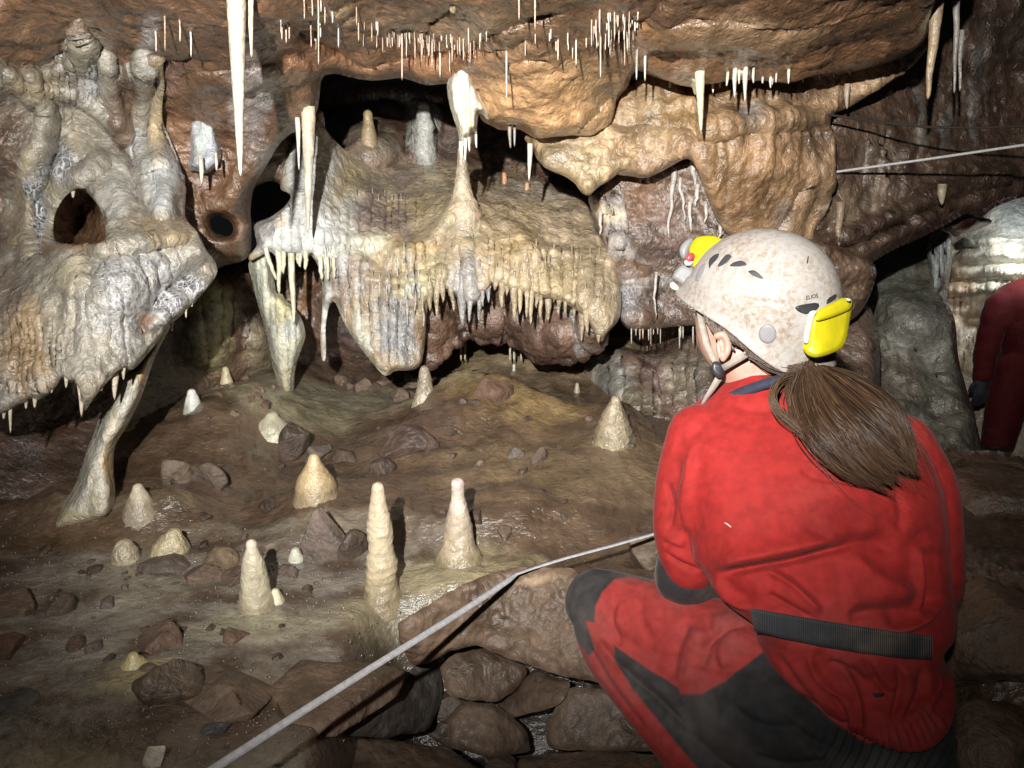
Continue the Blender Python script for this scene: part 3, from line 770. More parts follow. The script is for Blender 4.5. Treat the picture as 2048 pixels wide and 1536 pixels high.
# --- flowstone on the left with the arched opening
L = [(133, 36), (150, 22), (172, 30), (200, 66), (222, 100), (258, 108), (296, 100), (330, 104), (326, 140), (330, 175), (324, 205), (325, 245), (338, 272), (355, 315), (373, 370), (368, 428), (376, 444),
     (400, 470), (411, 500), (430, 520), (437, 545), (420, 570), (385, 610), (346, 645), (334, 652), (318, 682), (300, 702), (276, 732), (262, 742), (250, 735), (236, 742), (222, 756), (190, 792), (165, 832), (160, 800), (160, 776), (150, 760), (142, 772), (134, 757), (124, 755), (112, 776), (96, 790), (76, 800), (68, 812), (70, 792), (40, 810), (12, 822), (0, 830), (-80, 850),
     (-80, 60), (0, 92), (30, 112), (62, 110), (104, 104), (125, 92)]
hL = [(112, 490), (105, 462), (110, 425), (126, 397), (148, 377), (170, 380), (190, 402), (205, 430), (214, 452), (213, 478), (206, 488)]
a_L = [(150, 40, 2.30), (100, 150, 2.42), (180, 150, 2.42), (150, 300, 2.44), (60, 350, 2.48), (60, 500, 2.38), (160, 450, 2.36), (310, 120, 2.46), (330, 300, 2.50), (350, 430, 2.34), (250, 470, 2.2), (240, 400, 2.34), (100, 560, 2.14), (400, 500, 2.22), (200, 650, 2.06), (50, 700, 2.06), (430, 545, 2.3), (330, 640, 2.2), (160, 820, 2.02), (0, 820, 2.0), (-60, 700, 2.05), (0, 130, 2.48), (250, 570, 2.06), (150, 505, 2.24), (370, 560, 2.26), (246, 180, 2.60), (250, 260, 2.58), (10, 260, 2.60), (0, 420, 2.54), (0, 540, 2.36), (200, 160, 2.46), (292, 180, 2.50)]
p_L = painter((.36, .325, .265), [(155, 90, 40, 70, (.46, .41, .31), .7), (150, 22, 50, 36, (.20, .135, .09), .9), (314, 108, 34, 26, (.2, .14, .10), .85), (20, 130, 60, 24, (.24, .18, .13), .8), (40, 420, 16, 140, (.26, .20, .15), .6), (185, 160, 25, 50, (.40, .41, .42), .8, .3), (60, 170, 70, 30, (.42, .33, .19), .6), (160, 270, 60, 60, (.42, .37, .28), .7), (80, 420, 22, 110, (.19, .20, .23), .9, 1.0), (130, 330, 28, 50, (.22, .23, .26), .85, 1.0), (50, 430, 16, 120, (.40, .32, .2), .7), (110, 400, 10, 70, (.55, .48, .32), .5), (240, 390, 40, 70, (.58, .57, .51), .7, .3),
                                (330, 370, 40, 80, (.60, .62, .62), .85, .3), (318, 230, 12, 90, (.56, .44, .26), .7), (290, 290, 20, 70, (.50, .52, .54), .7, .3), (150, 500, 90, 16, (.26, .15, .06), .9), (330, 470, 80, 30, (.42, .31, .17), .7), (300, 560, 110, 60, (.42, .42, .42), .8, .5), (150, 560, 35, 40, (.58, .51, .36), .7), (250, 640, 80, 80, (.40, .39, .37), .75, .45), (60, 700, 60, 110, (.46, .31, .17), .85), (130, 660, 50, 70, (.44, .39, .30), .6), (190, 790, 30, 40, (.50, .42, .30), .6), (160, 740, 40, 50, (.50, .46, .38), .5),
                                (390, 580, 45, 28, (.20, .20, .23), .9, 1.0), (330, 620, 40, 30, (.22, .21, .24), .85, 1.0), (295, 650, 14, 30, (.30, .14, .06), .8), (410, 525, 14, 28, (.24, .17, .13), .7, .6), (20, 600, 40, 60, (.24, .18, .15), .7), (248, 200, 30, 110, (.16, .10, .065), 1.0), (250, 300, 16, 60, (.17, .11, .075), .8), (10, 270, 50, 110, (.17, .115, .08), .95), (0, 430, 30, 110, (.18, .125, .09), .9), (230, 600, 20, 20, (.30, .30, .33), .7, .8), (300, 530, 30, 14, (.28, .28, .30), .7, .8), (200, 690, 30, 30, (.44, .38, .29), .6), ([(437, 540), (388, 606), (344, 648), (318, 682), (298, 704)], 4, (.62, .56, .42), .9), ([(108, 492), (104, 440), (122, 398), (150, 374), (174, 376), (196, 402), (214, 450), (216, 490)], 5, (.52, .46, .33), .8), ([(310, 590), (350, 560), (408, 520)], 4, (.58, .54, .42), .8), ([(36, 500), (40, 400), (70, 290)], 6, (.46, .40, .27), .7), ([(120, 300), (160, 250), (110, 190), (40, 150)], 5, (.48, .41, .28), .6), ([(320, 120), (330, 190), (314, 260), (318, 340)], 5, (.58, .44, .24), .8), ([(2, 826), (70, 800), (112, 772), (150, 762), (166, 826), (200, 782), (262, 742)], 5, (.52, .45, .33), .7)], streak=.4, var=.24)
_pL = p_L
def p_L(px, py, P):
    c = _pL(px, py, P); c[..., :3] *= .80
    return c

D1a = D1
def merge_into_wall(poly, reach=46, ymax=500, sink=-.012):
    """let the upper rim of a flowstone sheet run flush into the wall behind it"""
    P_ = rounded(poly, 2)
    def f(px, py, e, P):
        eo, _, _ = edge_dist(px, py, [P_])
        w = (1 - smooth(eo, 0, reach)) * smooth(py, ymax, ymax - 110)
        out = np.zeros(px.shape); k = np.where((py < ymax) & (px > -90) & (px < 420))
        if len(k[0]):
            dw = D1a(px[k], py[k]); dn = (P[k] - CAM) @ FW
            w2 = smooth(py[k], 430, 300)
            proud = dw - .085 - .05 * smooth(eo[k], 0, 40) - dn
            out[k] = np.where(proud < 0, proud * w2, 0)
            out[k] = out[k] * (1 - w[k]) + (dw - .055 - dn) * w[k]
        return out
    return f


left_o, DL = relief('flowstone_drape', L, a_L, M_FLOW, p_L, holes=[hL], step=3.5, roll=16, bulge=.04, skirt=.22, noises=((2.5, .035, 4, False), (7.0, .022, 4, True, (1, 1, .4)), (24.0, .009, 4, True, (1, 1, .5)), (60.0, .004, 3, True)),
                    extra=both(merge_into_wall(L), crease([([(210, 500), (300, 480), (390, 462)], 14, -.06), ([(100, 508), (200, 500)], 14, -.03), ([(280, 660), (310, 590), (420, 520)], 14, .05), ([(300, 655), (350, 610), (435, 545)], 9, -.035), ([(118, 420), (150, 375), (200, 330)], 9, -.05), ([(95, 520), (92, 400), (125, 290)], 14, .05), ([(62, 520), (58, 400), (85, 290)], 8, -.03), ([(318, 110), (326, 180), (312, 260), (322, 330)], 9, -.05), ([(90, 180), (160, 190), (230, 250)], 10, -.04), ([(258, 300), (275, 400), (330, 460)], 16, .05), ([(212, 110), (222, 190), (262, 300)], 12, -.05), ([(290, 120), (282, 200), (276, 280), (300, 340)], 10, -.04), ([(60, 150), (92, 230), (60, 330), (44, 480)], 12, -.045), ([(20, 150), (60, 200)], 12, -.03)]),
                               lumps([(150, 545, 24, 40, .06), (340, 380, 30, 70, .06), (180, 760, 40, 50, .04)]), flutes([(260, 620, 150, 120, .016)], 31, 5), flutes([(330, 370, 50, 80, .012), (60, 700, 70, 100, .010), (150, 140, 50, 70, .02), (80, 430, 30, 110, .014)], 14, 12)))
tag(left_o, 'large grey and tan flowstone drape with an arched opening and ragged lower edge', 'flowstone')

# --- brown block at the left edge and brown wall seen in the arch come from the ceiling sheet; the block:
K = [(-80, 170), (0, 180), (20, 200), (38, 232), (40, 268), (28, 296), (10, 312), (-80, 330)]
k_o, _ = relief('rock_bulge', K, [(0, 200, 2.3), (0, 300, 2.28), (-60, 250, 2.3)], M_ROCK, painter((.30, .21, .15), [(0, 230, 30, 40, (.42, .34, .28), .6)]), step=4, roll=30, bulge=.12, skirt=.2)
tag(k_o, 'rounded brown rock bulge on the cave wall beside the flowstone strand', 'rock')

# --- grey apron with a cream drip, left of the big stalactite
A = [(368, 130), (372, 112), (395, 120), (404, 118), (428, 122), (440, 150), (432, 178), (436, 230), (438, 275), (444, 305), (440, 328), (425, 340), (410, 350), (390, 340), (376, 348), (378, 300), (374, 250), (380, 190), (374, 160)]
p_A = painter((.34, .36, .40), [(404, 140, 22, 26, (.66, .52, .26), .9), (406, 200, 9, 60, (.52, .46, .26), .8), (405, 270, 18, 60, (.48, .54, .50), .7, .3), (390, 180, 10, 60, (.2, .21, .24), .6, .8), (425, 200, 10, 70, (.24, .25, .29), .6, .8), (410, 330, 30, 20, (.44, .47, .50), .5, .6)], streak=.4, var=.25)
ap_o, DA = relief('flowstone_apron', A, [(372, 140, 2.5), (430, 140, 2.5), (405, 230, 2.56), (400, 340, 2.56)], M_FLOW, p_A, step=3, roll=18, bulge=.10, skirt=.2, noises=((6.0, .015, 4, False), (30.0, .008, 4, True)), extra=both(lumps([(404, 138, 14, 18, .05), (406, 190, 6, 45, .03)]), crease([([(386, 150), (388, 240)], 5, .03), ([(424, 150), (424, 240)], 5, .03)])))
tag(ap_o, 'narrow blue-grey calcite apron with a cream drip on the brown wall', 'flowstone')

# --- leaning pillar on the left, from the drape down to the floor
C = [(345, 648), (332, 642), (312, 668), (298, 700), (288, 712), (262, 742), (238, 752), (226, 792), (202, 824), (190, 862), (172, 904), (162, 938), (150, 972), (128, 1004), (108, 1036), (98, 1066), (130, 1062), (170, 1052), (216, 1040), (228, 1018), (231, 980), (226, 940), (228, 892), (252, 856), (268, 826), (284, 792), (304, 730), (316, 700)]
p_C = painter((.54, .49, .38), [(200, 900, 22, 100, (.50, .50, .46), .7), (226, 940, 18, 60, (.52, .36, .16), .8), (290, 760, 12, 60, (.56, .37, .15), .8), (310, 690, 22, 30, (.24, .26, .26), .85, .4), (165, 960, 16, 60, (.34, .36, .34), .6), (150, 1040, 50, 18, (.50, .42, .26), .7), (250, 800, 20, 50, (.52, .51, .46), .7)], streak=.3, var=.2)
c_o, DC = relief('leaning_pillar', C, [(330, 650, 2.26), (270, 770, 2.22), (200, 880, 2.19), (180, 960, 2.17), (160, 1060, 2.16), (110, 1060, 2.17)], M_FLOW, p_C, step=3.5, roll=26, bulge=.10, skirt=.10, noises=((3.0, .02, 4, False), (16.0, .010, 4, True)))
tag(c_o, 'leaning cream calcite pillar with rusty edges standing on the dark floor', 'pillar')

# --- far flowstone lit by the second caver, and the translucent curtain beside it
FF = [(1850, 380), (2300, 330), (2300, 1010), (1850, 1010)]
a_FF = [(1900, 450, 5.4), (2100, 420, 5.2), (1950, 600, 5.3), (2100, 600, 5.1), (1950, 900, 5.3), (2200, 900, 5.2)]
p_FF = painter((.55, .46, .33), [(2000, 500, 90, 90, (.66, .66, .56), .9), (1920, 600, 50, 60, (.56, .40, .25), .8), (2030, 430, 50, 50, (.5, .54, .52), .8), (1950, 720, 50, 50, (.58, .46, .32), .7), (1960, 830, 60, 90, (.38, .31, .23), .7), (1990, 620, 30, 20, (.46, .46, .50), .8, .4)], streak=.3, var=.2)
ff_o, DFF = relief('terraced_flowstone', FF, a_FF, M_FLOW, p_FF, step=4, roll=30, bulge=.1, skirt=.1, noises=((2.0, .05, 4, False), (9.0, .02, 4, True)), extra=both(lumps([(2020, 500, 80, 110, .3), (2010, 620, 60, 30, .1)]), crease([([(1930, 512), (2000, 508), (2100, 515)], 7, -.10), ([(1915, 545), (2000, 540), (2100, 548)], 7, -.10), ([(1900, 580), (1980, 574), (2080, 580)], 7, -.10), ([(1940, 485), (2000, 478), (2080, 482)], 7, -.08), ([(1940, 640), (2020, 632)], 9, .10)]), flutes([(2010, 600, 100, 60, .05), (1950, 700, 40, 50, .06)], 11, 4)))
tag(ff_o, 'brightly lit terraced cream flowstone beyond the passage behind the standing caver', 'flowstone')
T = [(1856, 470), (1880, 462), (1903, 466), (1900, 500), (1896, 540), (1888, 575), (1876, 590), (1862, 604), (1857, 596), (1862, 575), (1858, 540), (1854, 500)]
t_o, DT = relief('calcite_curtain', T, [(1860, 470, 4.0), (1900, 470, 4.0), (1880, 600, 4.05)], M_FLOW, painter((.46, .48, .47), [(1895, 520, 6, 60, (.62, .64, .6), .8)], var=.3), step=3, roll=14, bulge=.10, skirt=.1, noises=((9.0, .02, 4, True, (1, 1, .4)),), extra=flutes([(1880, 530, 40, 80, .04)], 12, 2))
tag(t_o, 'translucent grey calcite curtain hanging in the far passage beside the white helmet', 'flowstone')
Q = [(1898, 462), (1880, 452), (1916, 432), (1944, 424), (1968, 436), (1992, 440), (1976, 452), (1950, 462), (1930, 470), (1910, 478)]
q_o, _ = relief('rock', Q, [(1890, 460, 3.9), (1940, 440, 3.9), (1990, 440, 4.0)], M_FLOW, painter((.36, .31, .20), [(1930, 468, 40, 8, CREAM, .9)], var=.4), step=3, roll=14, bulge=.1, skirt=.3)
tag(q_o, 'glistening olive rock rim with a pale drip edge under the dark ledge', 'rock')

D1 = on_mesh(ceil_o)
DS = on_mesh(s_o)
DL = on_mesh(left_o)
DR1 = on_mesh(r1_o)

# ================================================================== DRIPSTONE
def lathe(name, pts, radii, m, col, parent=None, n=14, bumpy=.07, bfreq=60., flat=1.0, seed=0., rings=0.):
    """a round body along a path, uneven like grown calcite"""
    pts = np.asarray(pts, float); radii = np.asarray(radii, float)
    k = len(pts)
    tan = np.gradient(pts, axis=0); tan /= np.linalg.norm(tan, axis=1)[:, None] + 1e-9
    s = np.cross(tan, FW); s /= np.linalg.norm(s, axis=1)[:, None] + 1e-9
    u = np.cross(tan, s)
    a = np.linspace(0, 2 * np.pi, n, endpoint=False)
    V = pts[:, None] + radii[:, None, None] * (np.cos(a)[None, :, None] * s[:, None] + flat * np.sin(a)[None, :, None] * u[:, None])
    f = V.reshape(-1, 3)
    nz = fbm(f * (1, 1, 1.3), bfreq * .35, 3, seed=seed).reshape(k, n) * .6 + fbm(f * (.4, .4, 1.8), bfreq, 3, seed=seed + 1).reshape(k, n)
    if rings:                                            # uneven growth rings
        zz = pts[:, None, 2] * np.ones((1, n)) + .012 * fbm(f, 9., 2, seed=seed + 3).reshape(k, n)
        nz = nz + rings * (np.abs(np.sin(zz * 150. + seed)) - .6) + rings * .8 * np.sin(zz * 61. + seed * 2) + 1.3 * fbm(f, 14., 2, seed=seed + 4).reshape(k, n)
    V = pts[:, None] + (V - pts[:, None]) * (1 + bumpy * nz)[..., None]
    V = V.reshape(-1, 3)
    i = np.arange(k - 1)[:, None] * n; j = np.arange(n)[None]; j2 = (j + 1) % n
    q = np.stack([i + j, i + j2, i + n + j2, i + n + j], -1).reshape(-1, 4)
    V = np.concatenate([V, pts[:1], pts[-1:]])
    j = np.arange(n); j2 = (j + 1) % n
    t = np.concatenate([np.stack([np.full(n, k * n), j2, j], 1), np.stack([np.full(n, k * n + 1), (k - 1) * n + j, (k - 1) * n + j2], 1)])
    c = np.tile(np.array(col, float), (len(V), 1)) if np.ndim(col) == 1 else np.concatenate([np.repeat(np.asarray(col), n, 0), col[:1], col[-1:]])
    tone = fbm(V, 14., 3, seed=seed + 5)
    c = np.clip(c * (1 + .18 * tone)[:, None], .02, .9)
    return link(name, mesh_np(name, V, q, c, t), m, parent)


def spike(name, px, py, d, tip_py, r_px, tip_px=None, r_tip=1.5, pw=.9, col=CREAM, tipcol=None, parent=None, n=12, bumpy=.08, m=None, sink=.03, tip_d=None, wob=0., shoulder=0.):
    """stalactite: hangs from (px, py) at depth d, its tip seen at tip_py"""
    top = at(px, py, d)
    td = tip_d if tip_d else d + (tip_py - py) * d / F * math.sin(PITCH) * .98
    tip = at(px if tip_px is None else tip_px, tip_py, td)
    k = max(8, int(abs(tip_py - py) / 6))
    t = np.linspace(0, 1, k)
    pts = top[None] * (1 - t)[:, None] + tip[None] * t[:, None]
    pts[0] += (0, 0, sink)
    if wob:
        w = np.stack([fbm(np.stack([t * 3, t * 0 + px, t * 0], 1), 1., 2, seed=s_) for s_ in (1, 2)], 1) * wob
        pts[:, 0] += w[:, 0]; pts[:, 1] += w[:, 1]
    px2m = d / F
    r = (r_tip + (r_px - r_tip) * (1 - t) ** pw) * px2m
    r[-1] *= .35
    if shoulder: r *= .25 + .75 * smooth(t, -.02, shoulder)
    c0 = np.array(col); c1 = np.array(tipcol if tipcol is not None else col)
    cc = c0[None] * (1 - t)[:, None] + c1[None] * t[:, None]
    return lathe(name, pts, r, m or M_DRIP, cc, parent, n=n, bumpy=bumpy, seed=(px * 7 + py) % 97)


CRM = (.68, .60, .44); IVORY = (.74, .69, .58); PINK = (.62, .46, .36); BONE = (.64, .58, .48)

def stal(label, *a, group='stalactites hanging from the cave roof', **k):
    return tag(spike('stalactite', *a, **k), label, 'stalactite', group)

stal('largest long cream stalactite hanging from the top edge left of centre', 471, -40, 1.80, 352, 20, tip_px=481, r_tip=2, pw=.75, col=CRM, tipcol=IVORY, n=18, bumpy=.045)
stal('shorter pale stalactite just right of the largest long one', 499, -40, 1.84, 114, 9, tip_px=503, col=CRM, tipcol=IVORY)
stal('slim cream stalactite on the brown wall right of the two big ones', 555, 70, 2.33, 152, 4.6, tip_px=559, r_tip=1.2, col=CRM)
stal('long cream stalactite hanging in front of the blue-grey flowstone peak', 617, 232, 2.60, 466, 14, tip_px=616, r_tip=1.6, pw=.75, col=CRM, tipcol=IVORY, n=16)
stal('thin short stalactite beside the long one in front of the flowstone peak', 596, 254, 2.6, 340, 5.0, tip_px=598, r_tip=1.2, col=IVORY)
stal('cream stalactite with a black shadow under the right roof ledge', 1399, 130, 2.36, 264, 11, tip_px=1402, r_tip=1.4, pw=.7, col=(.78, .72, .50), tipcol=(.76, .68, .46))
stal('tall tapered brown stalactite at the upper right edge of the roof', 1880, -60, 2.3, 198, 16, tip_px=1855, r_tip=3, pw=.8, col=(.40, .30, .2), tipcol=(.46, .34, .2), wob=.008)
stal('thin grey stalactite against the dark wall at the upper right', 1915, -60, 2.5, 186, 8, tip_px=1909, r_tip=2, col=(.34, .31, .28), wob=.006)
stal('thin grey stalactite paired with another at the dark upper right', 1921, 80, 2.55, 182, 5, tip_px=1918, r_tip=2, col=(.34, .31, .28), wob=.006)
stal('white stalactite hanging from the left tip of the pale rock lobe', 1060, 306, 2.62, 362, 5.5, tip_px=1058, r_tip=1.5, col=IVORY)
stal('small grey stalactite in the dark gap right of the white drape', 1019, 262, 2.6, 297, 4, tip_px=1021, r_tip=1.2, col=(.4, .37, .33))
stal('smallest grey stalactite in the dark gap beneath the roof lobe', 1029, 265, 2.62, 293, 3, tip_px=1029, r_tip=1.2, col=(.4, .37, .33))
stal('stubby cream stalactite at the very top beside the leaf-shaped drape', 437, 20, 2.02, 60, 5, tip_px=437, col=BONE)
stal('slender stalactite hanging below the blue-grey apron', 403, 332, 2.52, 368, 5, col=IVORY)
stal('tiny stalactite at the right corner of the blue-grey apron', 433, 325, 2.52, 341, 3, col=IVORY)
stal('brown-tipped stalactite under the dark ledge left of the white rope end', 1693, 186, 2.72, 218, 6, tip_px=1694, r_tip=2, col=(.5, .4, .3))
stal('fat brown stalactite under the sloping ledge behind the helmet', 1678, 420, 2.92, 492, 9, tip_px=1677, r_tip=3, col=(.34, .25, .17), wob=.01)
stal('short pale knob stalactite under the sloping ledge on the dark wall', 1883, 384, 3.02, 410, 9, tip_px=1884, r_tip=2, col=(.42, .37, .24))

# leaf-shaped drapes at the top
def leaf(label, poly, dd, colr, blobs=(), holes=(), roll=12, bulge=.05, skirt=.03, extra=None, step=3):
    x = [p[0] for p in poly]; y = [p[1] for p in poly]
    anc = [(min(x), min(y), dd[0]), (max(x), min(y), dd[0] + .01), (sum(x) / len(x), max(y), dd[1]), (min(x), max(y), dd[1])]
    o, dfn = relief('drapery', poly, anc, M_DRIP, painter(colr, list(blobs), var=.18), step=step, roll=roll, bulge=bulge, skirt=skirt, noises=((8., .01, 3, False), (40., .004, 3, True, (1, 1, .4))), extra=extra)
    return tag(o, label, 'drapery'), dfn

leaf('leaf-shaped cream drape at the top edge left of the largest stalactite', [(404, -40), (430, -40), (425, 0), (414, 25), (408, 46), (402, 50), (399, 36), (400, 16)], (2.0, 2.04), (.66, .55, .38))
leaf('small curled cream drape at the top edge above the roof band', [(896, -40), (932, -40), (922, 5), (910, 28), (902, 30), (898, 14)], (1.96, 1.98), (.62, .50, .30))
leaf('cream shawl drape left of the shadowed stalactite under the right ledge', [(1352, 122), (1380, 122), (1400, 128), (1406, 150), (1396, 182), (1389, 200), (1386, 176), (1374, 160), (1362, 145)], (2.40, 2.42), (.72, .66, .45), [(1372, 135, 16, 12, BONE, .6)])

# white drape with dripping fingers above the stump
HD = [(916, 128), (926, 123), (936, 132), (946, 150), (952, 172), (962, 196), (974, 218), (980, 236), (976, 246), (970, 232), (958, 224), (955, 240), (954, 262), (953, 292), (950, 262), (945, 262), (941, 294), (937, 300), (934, 268), (931, 302), (928, 316), (922, 312), (919, 290), (916, 262), (908, 240), (900, 214), (895, 190), (893, 168), (902, 146)]
hd, DHD = leaf('white hanging drape with dripping fingers above the cream stump', HD, (2.36, 2.48), (.84, .80, .66), [(935, 160, 40, 30, (.84, .82, .78), .8), (925, 230, 20, 60, (.80, .72, .48), .7)], roll=16, bulge=.09, skirt=.12, extra=flutes([(930, 230, 40, 80, .02)], 12, 7), step=2.5)
for a_ in ((922, 296, 2.42, 328, 4.5, 923), (931, 290, 2.42, 322, 3.6, 930), (952, 282, 2.42, 296, 2.6, 953), (938, 288, 2.42, 303, 2.6, 939)):
    spike('finger', a_[0], a_[1], a_[2], a_[3], a_[4], tip_px=a_[5], r_tip=1.2, col=IVORY, parent=hd, sink=.02)

# white bulb with two drips on the ledge
BU = [(1466, 110), (1474, 98), (1490, 96), (1500, 106), (1504, 126), (1508, 146), (1500, 160), (1491, 164), (1482, 158), (1474, 164), (1462, 158), (1458, 140), (1462, 124)]
bu, _ = leaf('wet white calcite bulb with drips on the right roof ledge', BU, (2.34, 2.38), (.58, .54, .42), [(1482, 145, 20, 22, (.70, .68, .62), .8, .4)], roll=16, bulge=.08, skirt=.05)
for a_ in ((1469, 152, 2.36, 196, 5, 1469), (1490, 152, 2.36, 204, 5.5, 1490), (1455, 156, 2.38, 172, 3, 1453), (1506, 152, 2.38, 166, 3, 1507), (1478, 156, 2.37, 168, 2.5, 1478)):
    spike('finger', a_[0], a_[1], a_[2], a_[3], a_[4], tip_px=a_[5], r_tip=1.3, col=IVORY, parent=bu)

rs = random.Random(5)
# drips along the lip of the right ledge
for x, y, L_, r in ((1426, 168, 18, 3), (1541, 160, 16, 3.2), (1544, 162, 8, 3), (1577, 144, 24, 3.5), (1440, 168, 8, 2.4), (1525, 160, 7, 2.4), (1606, 158, 7, 2.2), (1640, 152, 8, 2.2), (1668, 148, 7, 2.2), (1700, 140, 10, 2.6), (1340, 164, 12, 2.4), (1290, 118, 44, 3), (1273, 112, 48, 2.6), (1552, 158, 7, 2.)):
    tag(spike('stalactite', x, y, float(D1(x, y)[0]) - .03, y + L_, r, r_tip=1.2, col=IVORY, n=8), 'tiny white stalactite along the lip of the right roof ledge', 'stalactite', 'tiny stalactites on the right ledge lip')

# soda straws
def straw(x, y, ln, r=1.7, label='', group='', dfun=None, off=-.015, col=None):
    d = float((dfun or D1)(x, y)[0]) + off
    c = col or rs.choice([PINK, BONE, (.5, .36, .27), (.56, .44, .34), (.6, .5, .42), (.42, .28, .19)])
    return tag(spike('soda_straw', x, y, d, y + ln, r, r_tip=r * .6, pw=.6, col=c, n=7, bumpy=.06, sink=.03), label, 'soda straw', group)

for i in range(66):
    t = rs.random(); x = 720 + 225 * t + rs.uniform(-8, 8)
    y = 62 + 36 * t + rs.uniform(-16, 12)
    straw(x, y, min(46, 6 + rs.expovariate(1 / 13)), rs.uniform(.8, 1.9), 'thin soda straw in the dense row above the white hanging drape', 'soda straws in the dense row above the drape')
for i in range(44):
    x = 1183 + rs.random() * 95; y = 26 + rs.random() * 48 + (x - 1183) * .05
    straw(x, y, min(64, 8 + rs.expovariate(1 / 17)), rs.uniform(.8, 2.2), 'white soda straw in the tight bunch at the top right of the pale lobe', 'soda straws in the bunch at the upper right')
for i in range(14):
    x = 930 + rs.random() * 250; y = 62 + rs.random() * 40
    straw(x, y, rs.uniform(8, 26), rs.uniform(1.2, 1.8), 'sparse soda straw on the roof between the dense row and the bunch', 'sparse soda straws on the roof')
for i in range(18):
    x = 560 + rs.random() * 170; y = 4 + rs.random() * 70
    straw(x, y, rs.uniform(10, 40), rs.uniform(1.2, 1.9), 'scattered soda straw on the roof right of the two big stalactites', 'scattered soda straws right of the big stalactites')
for x, y, l, lb in ((1013, 118, 80, 'single long pale soda straw right of the white drape'), (804, 70, 90, 'longest soda straw rising out of the dense row'), (880, 110, 44, 'low soda straw at the right end of the dense row'), (637, 10, 120, 'long brown soda straw above the left corner of the niche'), (1038, -10, 50, 'soda straw at the top edge over the roof band'), (1070, -10, 70, 'longer soda straw at the top edge over the roof band'), (1201, 60, 95, 'longest white soda straw below the tight bunch'),
                     (1116, 86, 36, 'lone soda straw between the drape and the bunch'), (1152, 92, 40, 'lone soda straw close to the bunch on its left'), (312, 70, 34, 'thin soda straw by the left flowstone head'), (330, 38, 64, 'long thin soda straw by the blue calcite streak at the top'), (360, 48, 36, 'thin soda straw left of the leaf-shaped drape'), (382, 70, 44, 'soda straw above the blue-grey apron')):
    straw(x, y, l, 2.0, lb, 'single soda straws')
for i in range(16):
    x = 1252 + rs.random() * 150; y = 646 + rs.random() * 6
    straw(x, y, rs.uniform(12, 48), rs.uniform(1.3, 2.0), 'thin soda straw under the dark ledge left of the white helmet', 'soda straws under the dark ledge', DR1, .06, col=rs.choice([BONE, (.5, .45, .35), PINK]))

# fringe of the shelf: organ pipes that end in tips
FR = [(872, 545, 873, 632, 8), (886, 545, 886, 606, 7), (900, 560, 908, 620, 8), (926, 550, 925, 657, 11), (939, 560, 938, 648, 8), (957, 545, 957, 647, 9), (976, 540, 977, 604, 9), (990, 540, 989, 588, 7), (1003, 545, 1003, 620, 8), (1016, 540, 1013, 600, 9), (1029, 555, 1028, 635, 8), (1041, 560, 1040, 632, 7), (1053, 560, 1052, 634, 7), (1064, 540, 1063, 653, 10),
      (1082, 550, 1081, 642, 8), (1098, 540, 1096, 644, 11), (1119, 560, 1118, 643, 7), (1131, 560, 1130, 632, 7), (1146, 570, 1148, 640, 8), (1163, 560, 1163, 690, 11), (1172, 590, 1174, 665, 8), (1196, 620, 1198, 690, 12), (858, 560, 860, 620, 7), (846, 540, 846, 588, 6), (1107, 560, 1108, 610, 6), (965, 560, 966, 612, 6), (1072, 560, 1073, 618, 6),
      (760, 515, 760, 536, 4), (772, 515, 772, 540, 4), (784, 515, 784, 542, 4), (796, 514, 797, 540, 4), (808, 514, 808, 538, 4), (820, 512, 820, 534, 4), (780, 560, 780, 590, 5), (796, 565, 798, 596, 5), (812, 565, 812, 600, 5), (826, 560, 827, 592, 5), (838, 556, 838, 600, 5),
      (716, 400, 716, 440, 4), (730, 400, 730, 436, 4), (744, 400, 744, 446, 4), (758, 400, 758, 440, 4), (772, 402, 772, 440, 4), (786, 404, 786, 440, 4), (800, 410, 800, 446, 4)]
for x, y, tx, ty, r in FR:
    x += rs.uniform(-3, 3); y += rs.uniform(-14, 6); ty += rs.uniform(-8, 4); r *= rs.uniform(.8, 1.2)
    warm = (1 if x > 985 or 840 < x < 905 else 0)
    q_ = rs.uniform(.85, 1.15); c = (.47 * q_, .38 * q_, .25 * q_) if warm else (.45 * q_, .44 * q_, .42 * q_)
    if y < 520: c = (.34, .27, .23) if y < 500 else (.5, .47, .36)
    spike('stalactite', x, y, float(DS(x, y)[0]) + .006, ty, r * 1.25, tip_px=tx, r_tip=1.4, pw=.8, col=c, tipcol=tuple(np.array(c) * 1.05), parent=shelf, bumpy=.16, n=12, m=M_FLOW, wob=.006, shoulder=.4)
for i in range(36):
    if i < 12: x = 640 + i * 10; y = 488 + rs.uniform(-6, 14) + i; l = rs.uniform(14, 38); cc = (.60, .60, .56)
    elif i < 24: x = 690 + (i - 12) * 14; y = 575 + rs.uniform(-20, 25); l = rs.uniform(30, 80); cc = (.40, .35, .29)
    else: x = 1000 + (i - 24) * 18; y = 500 + rs.uniform(-14, 26); l = rs.uniform(24, 60); cc = (.48, .38, .25)
    q_ = rs.uniform(.8, 1.15)
    spike('stalactite', x, y, float(DS(x, y)[0]) + .004, y + l, rs.uniform(3.5, 7), tip_px=x + rs.uniform(-3, 3), r_tip=1.3, pw=.8, col=tuple(k_ * q_ for k_ in cc), parent=shelf, bumpy=.16, n=9, m=M_FLOW, wob=.006, shoulder=.5)
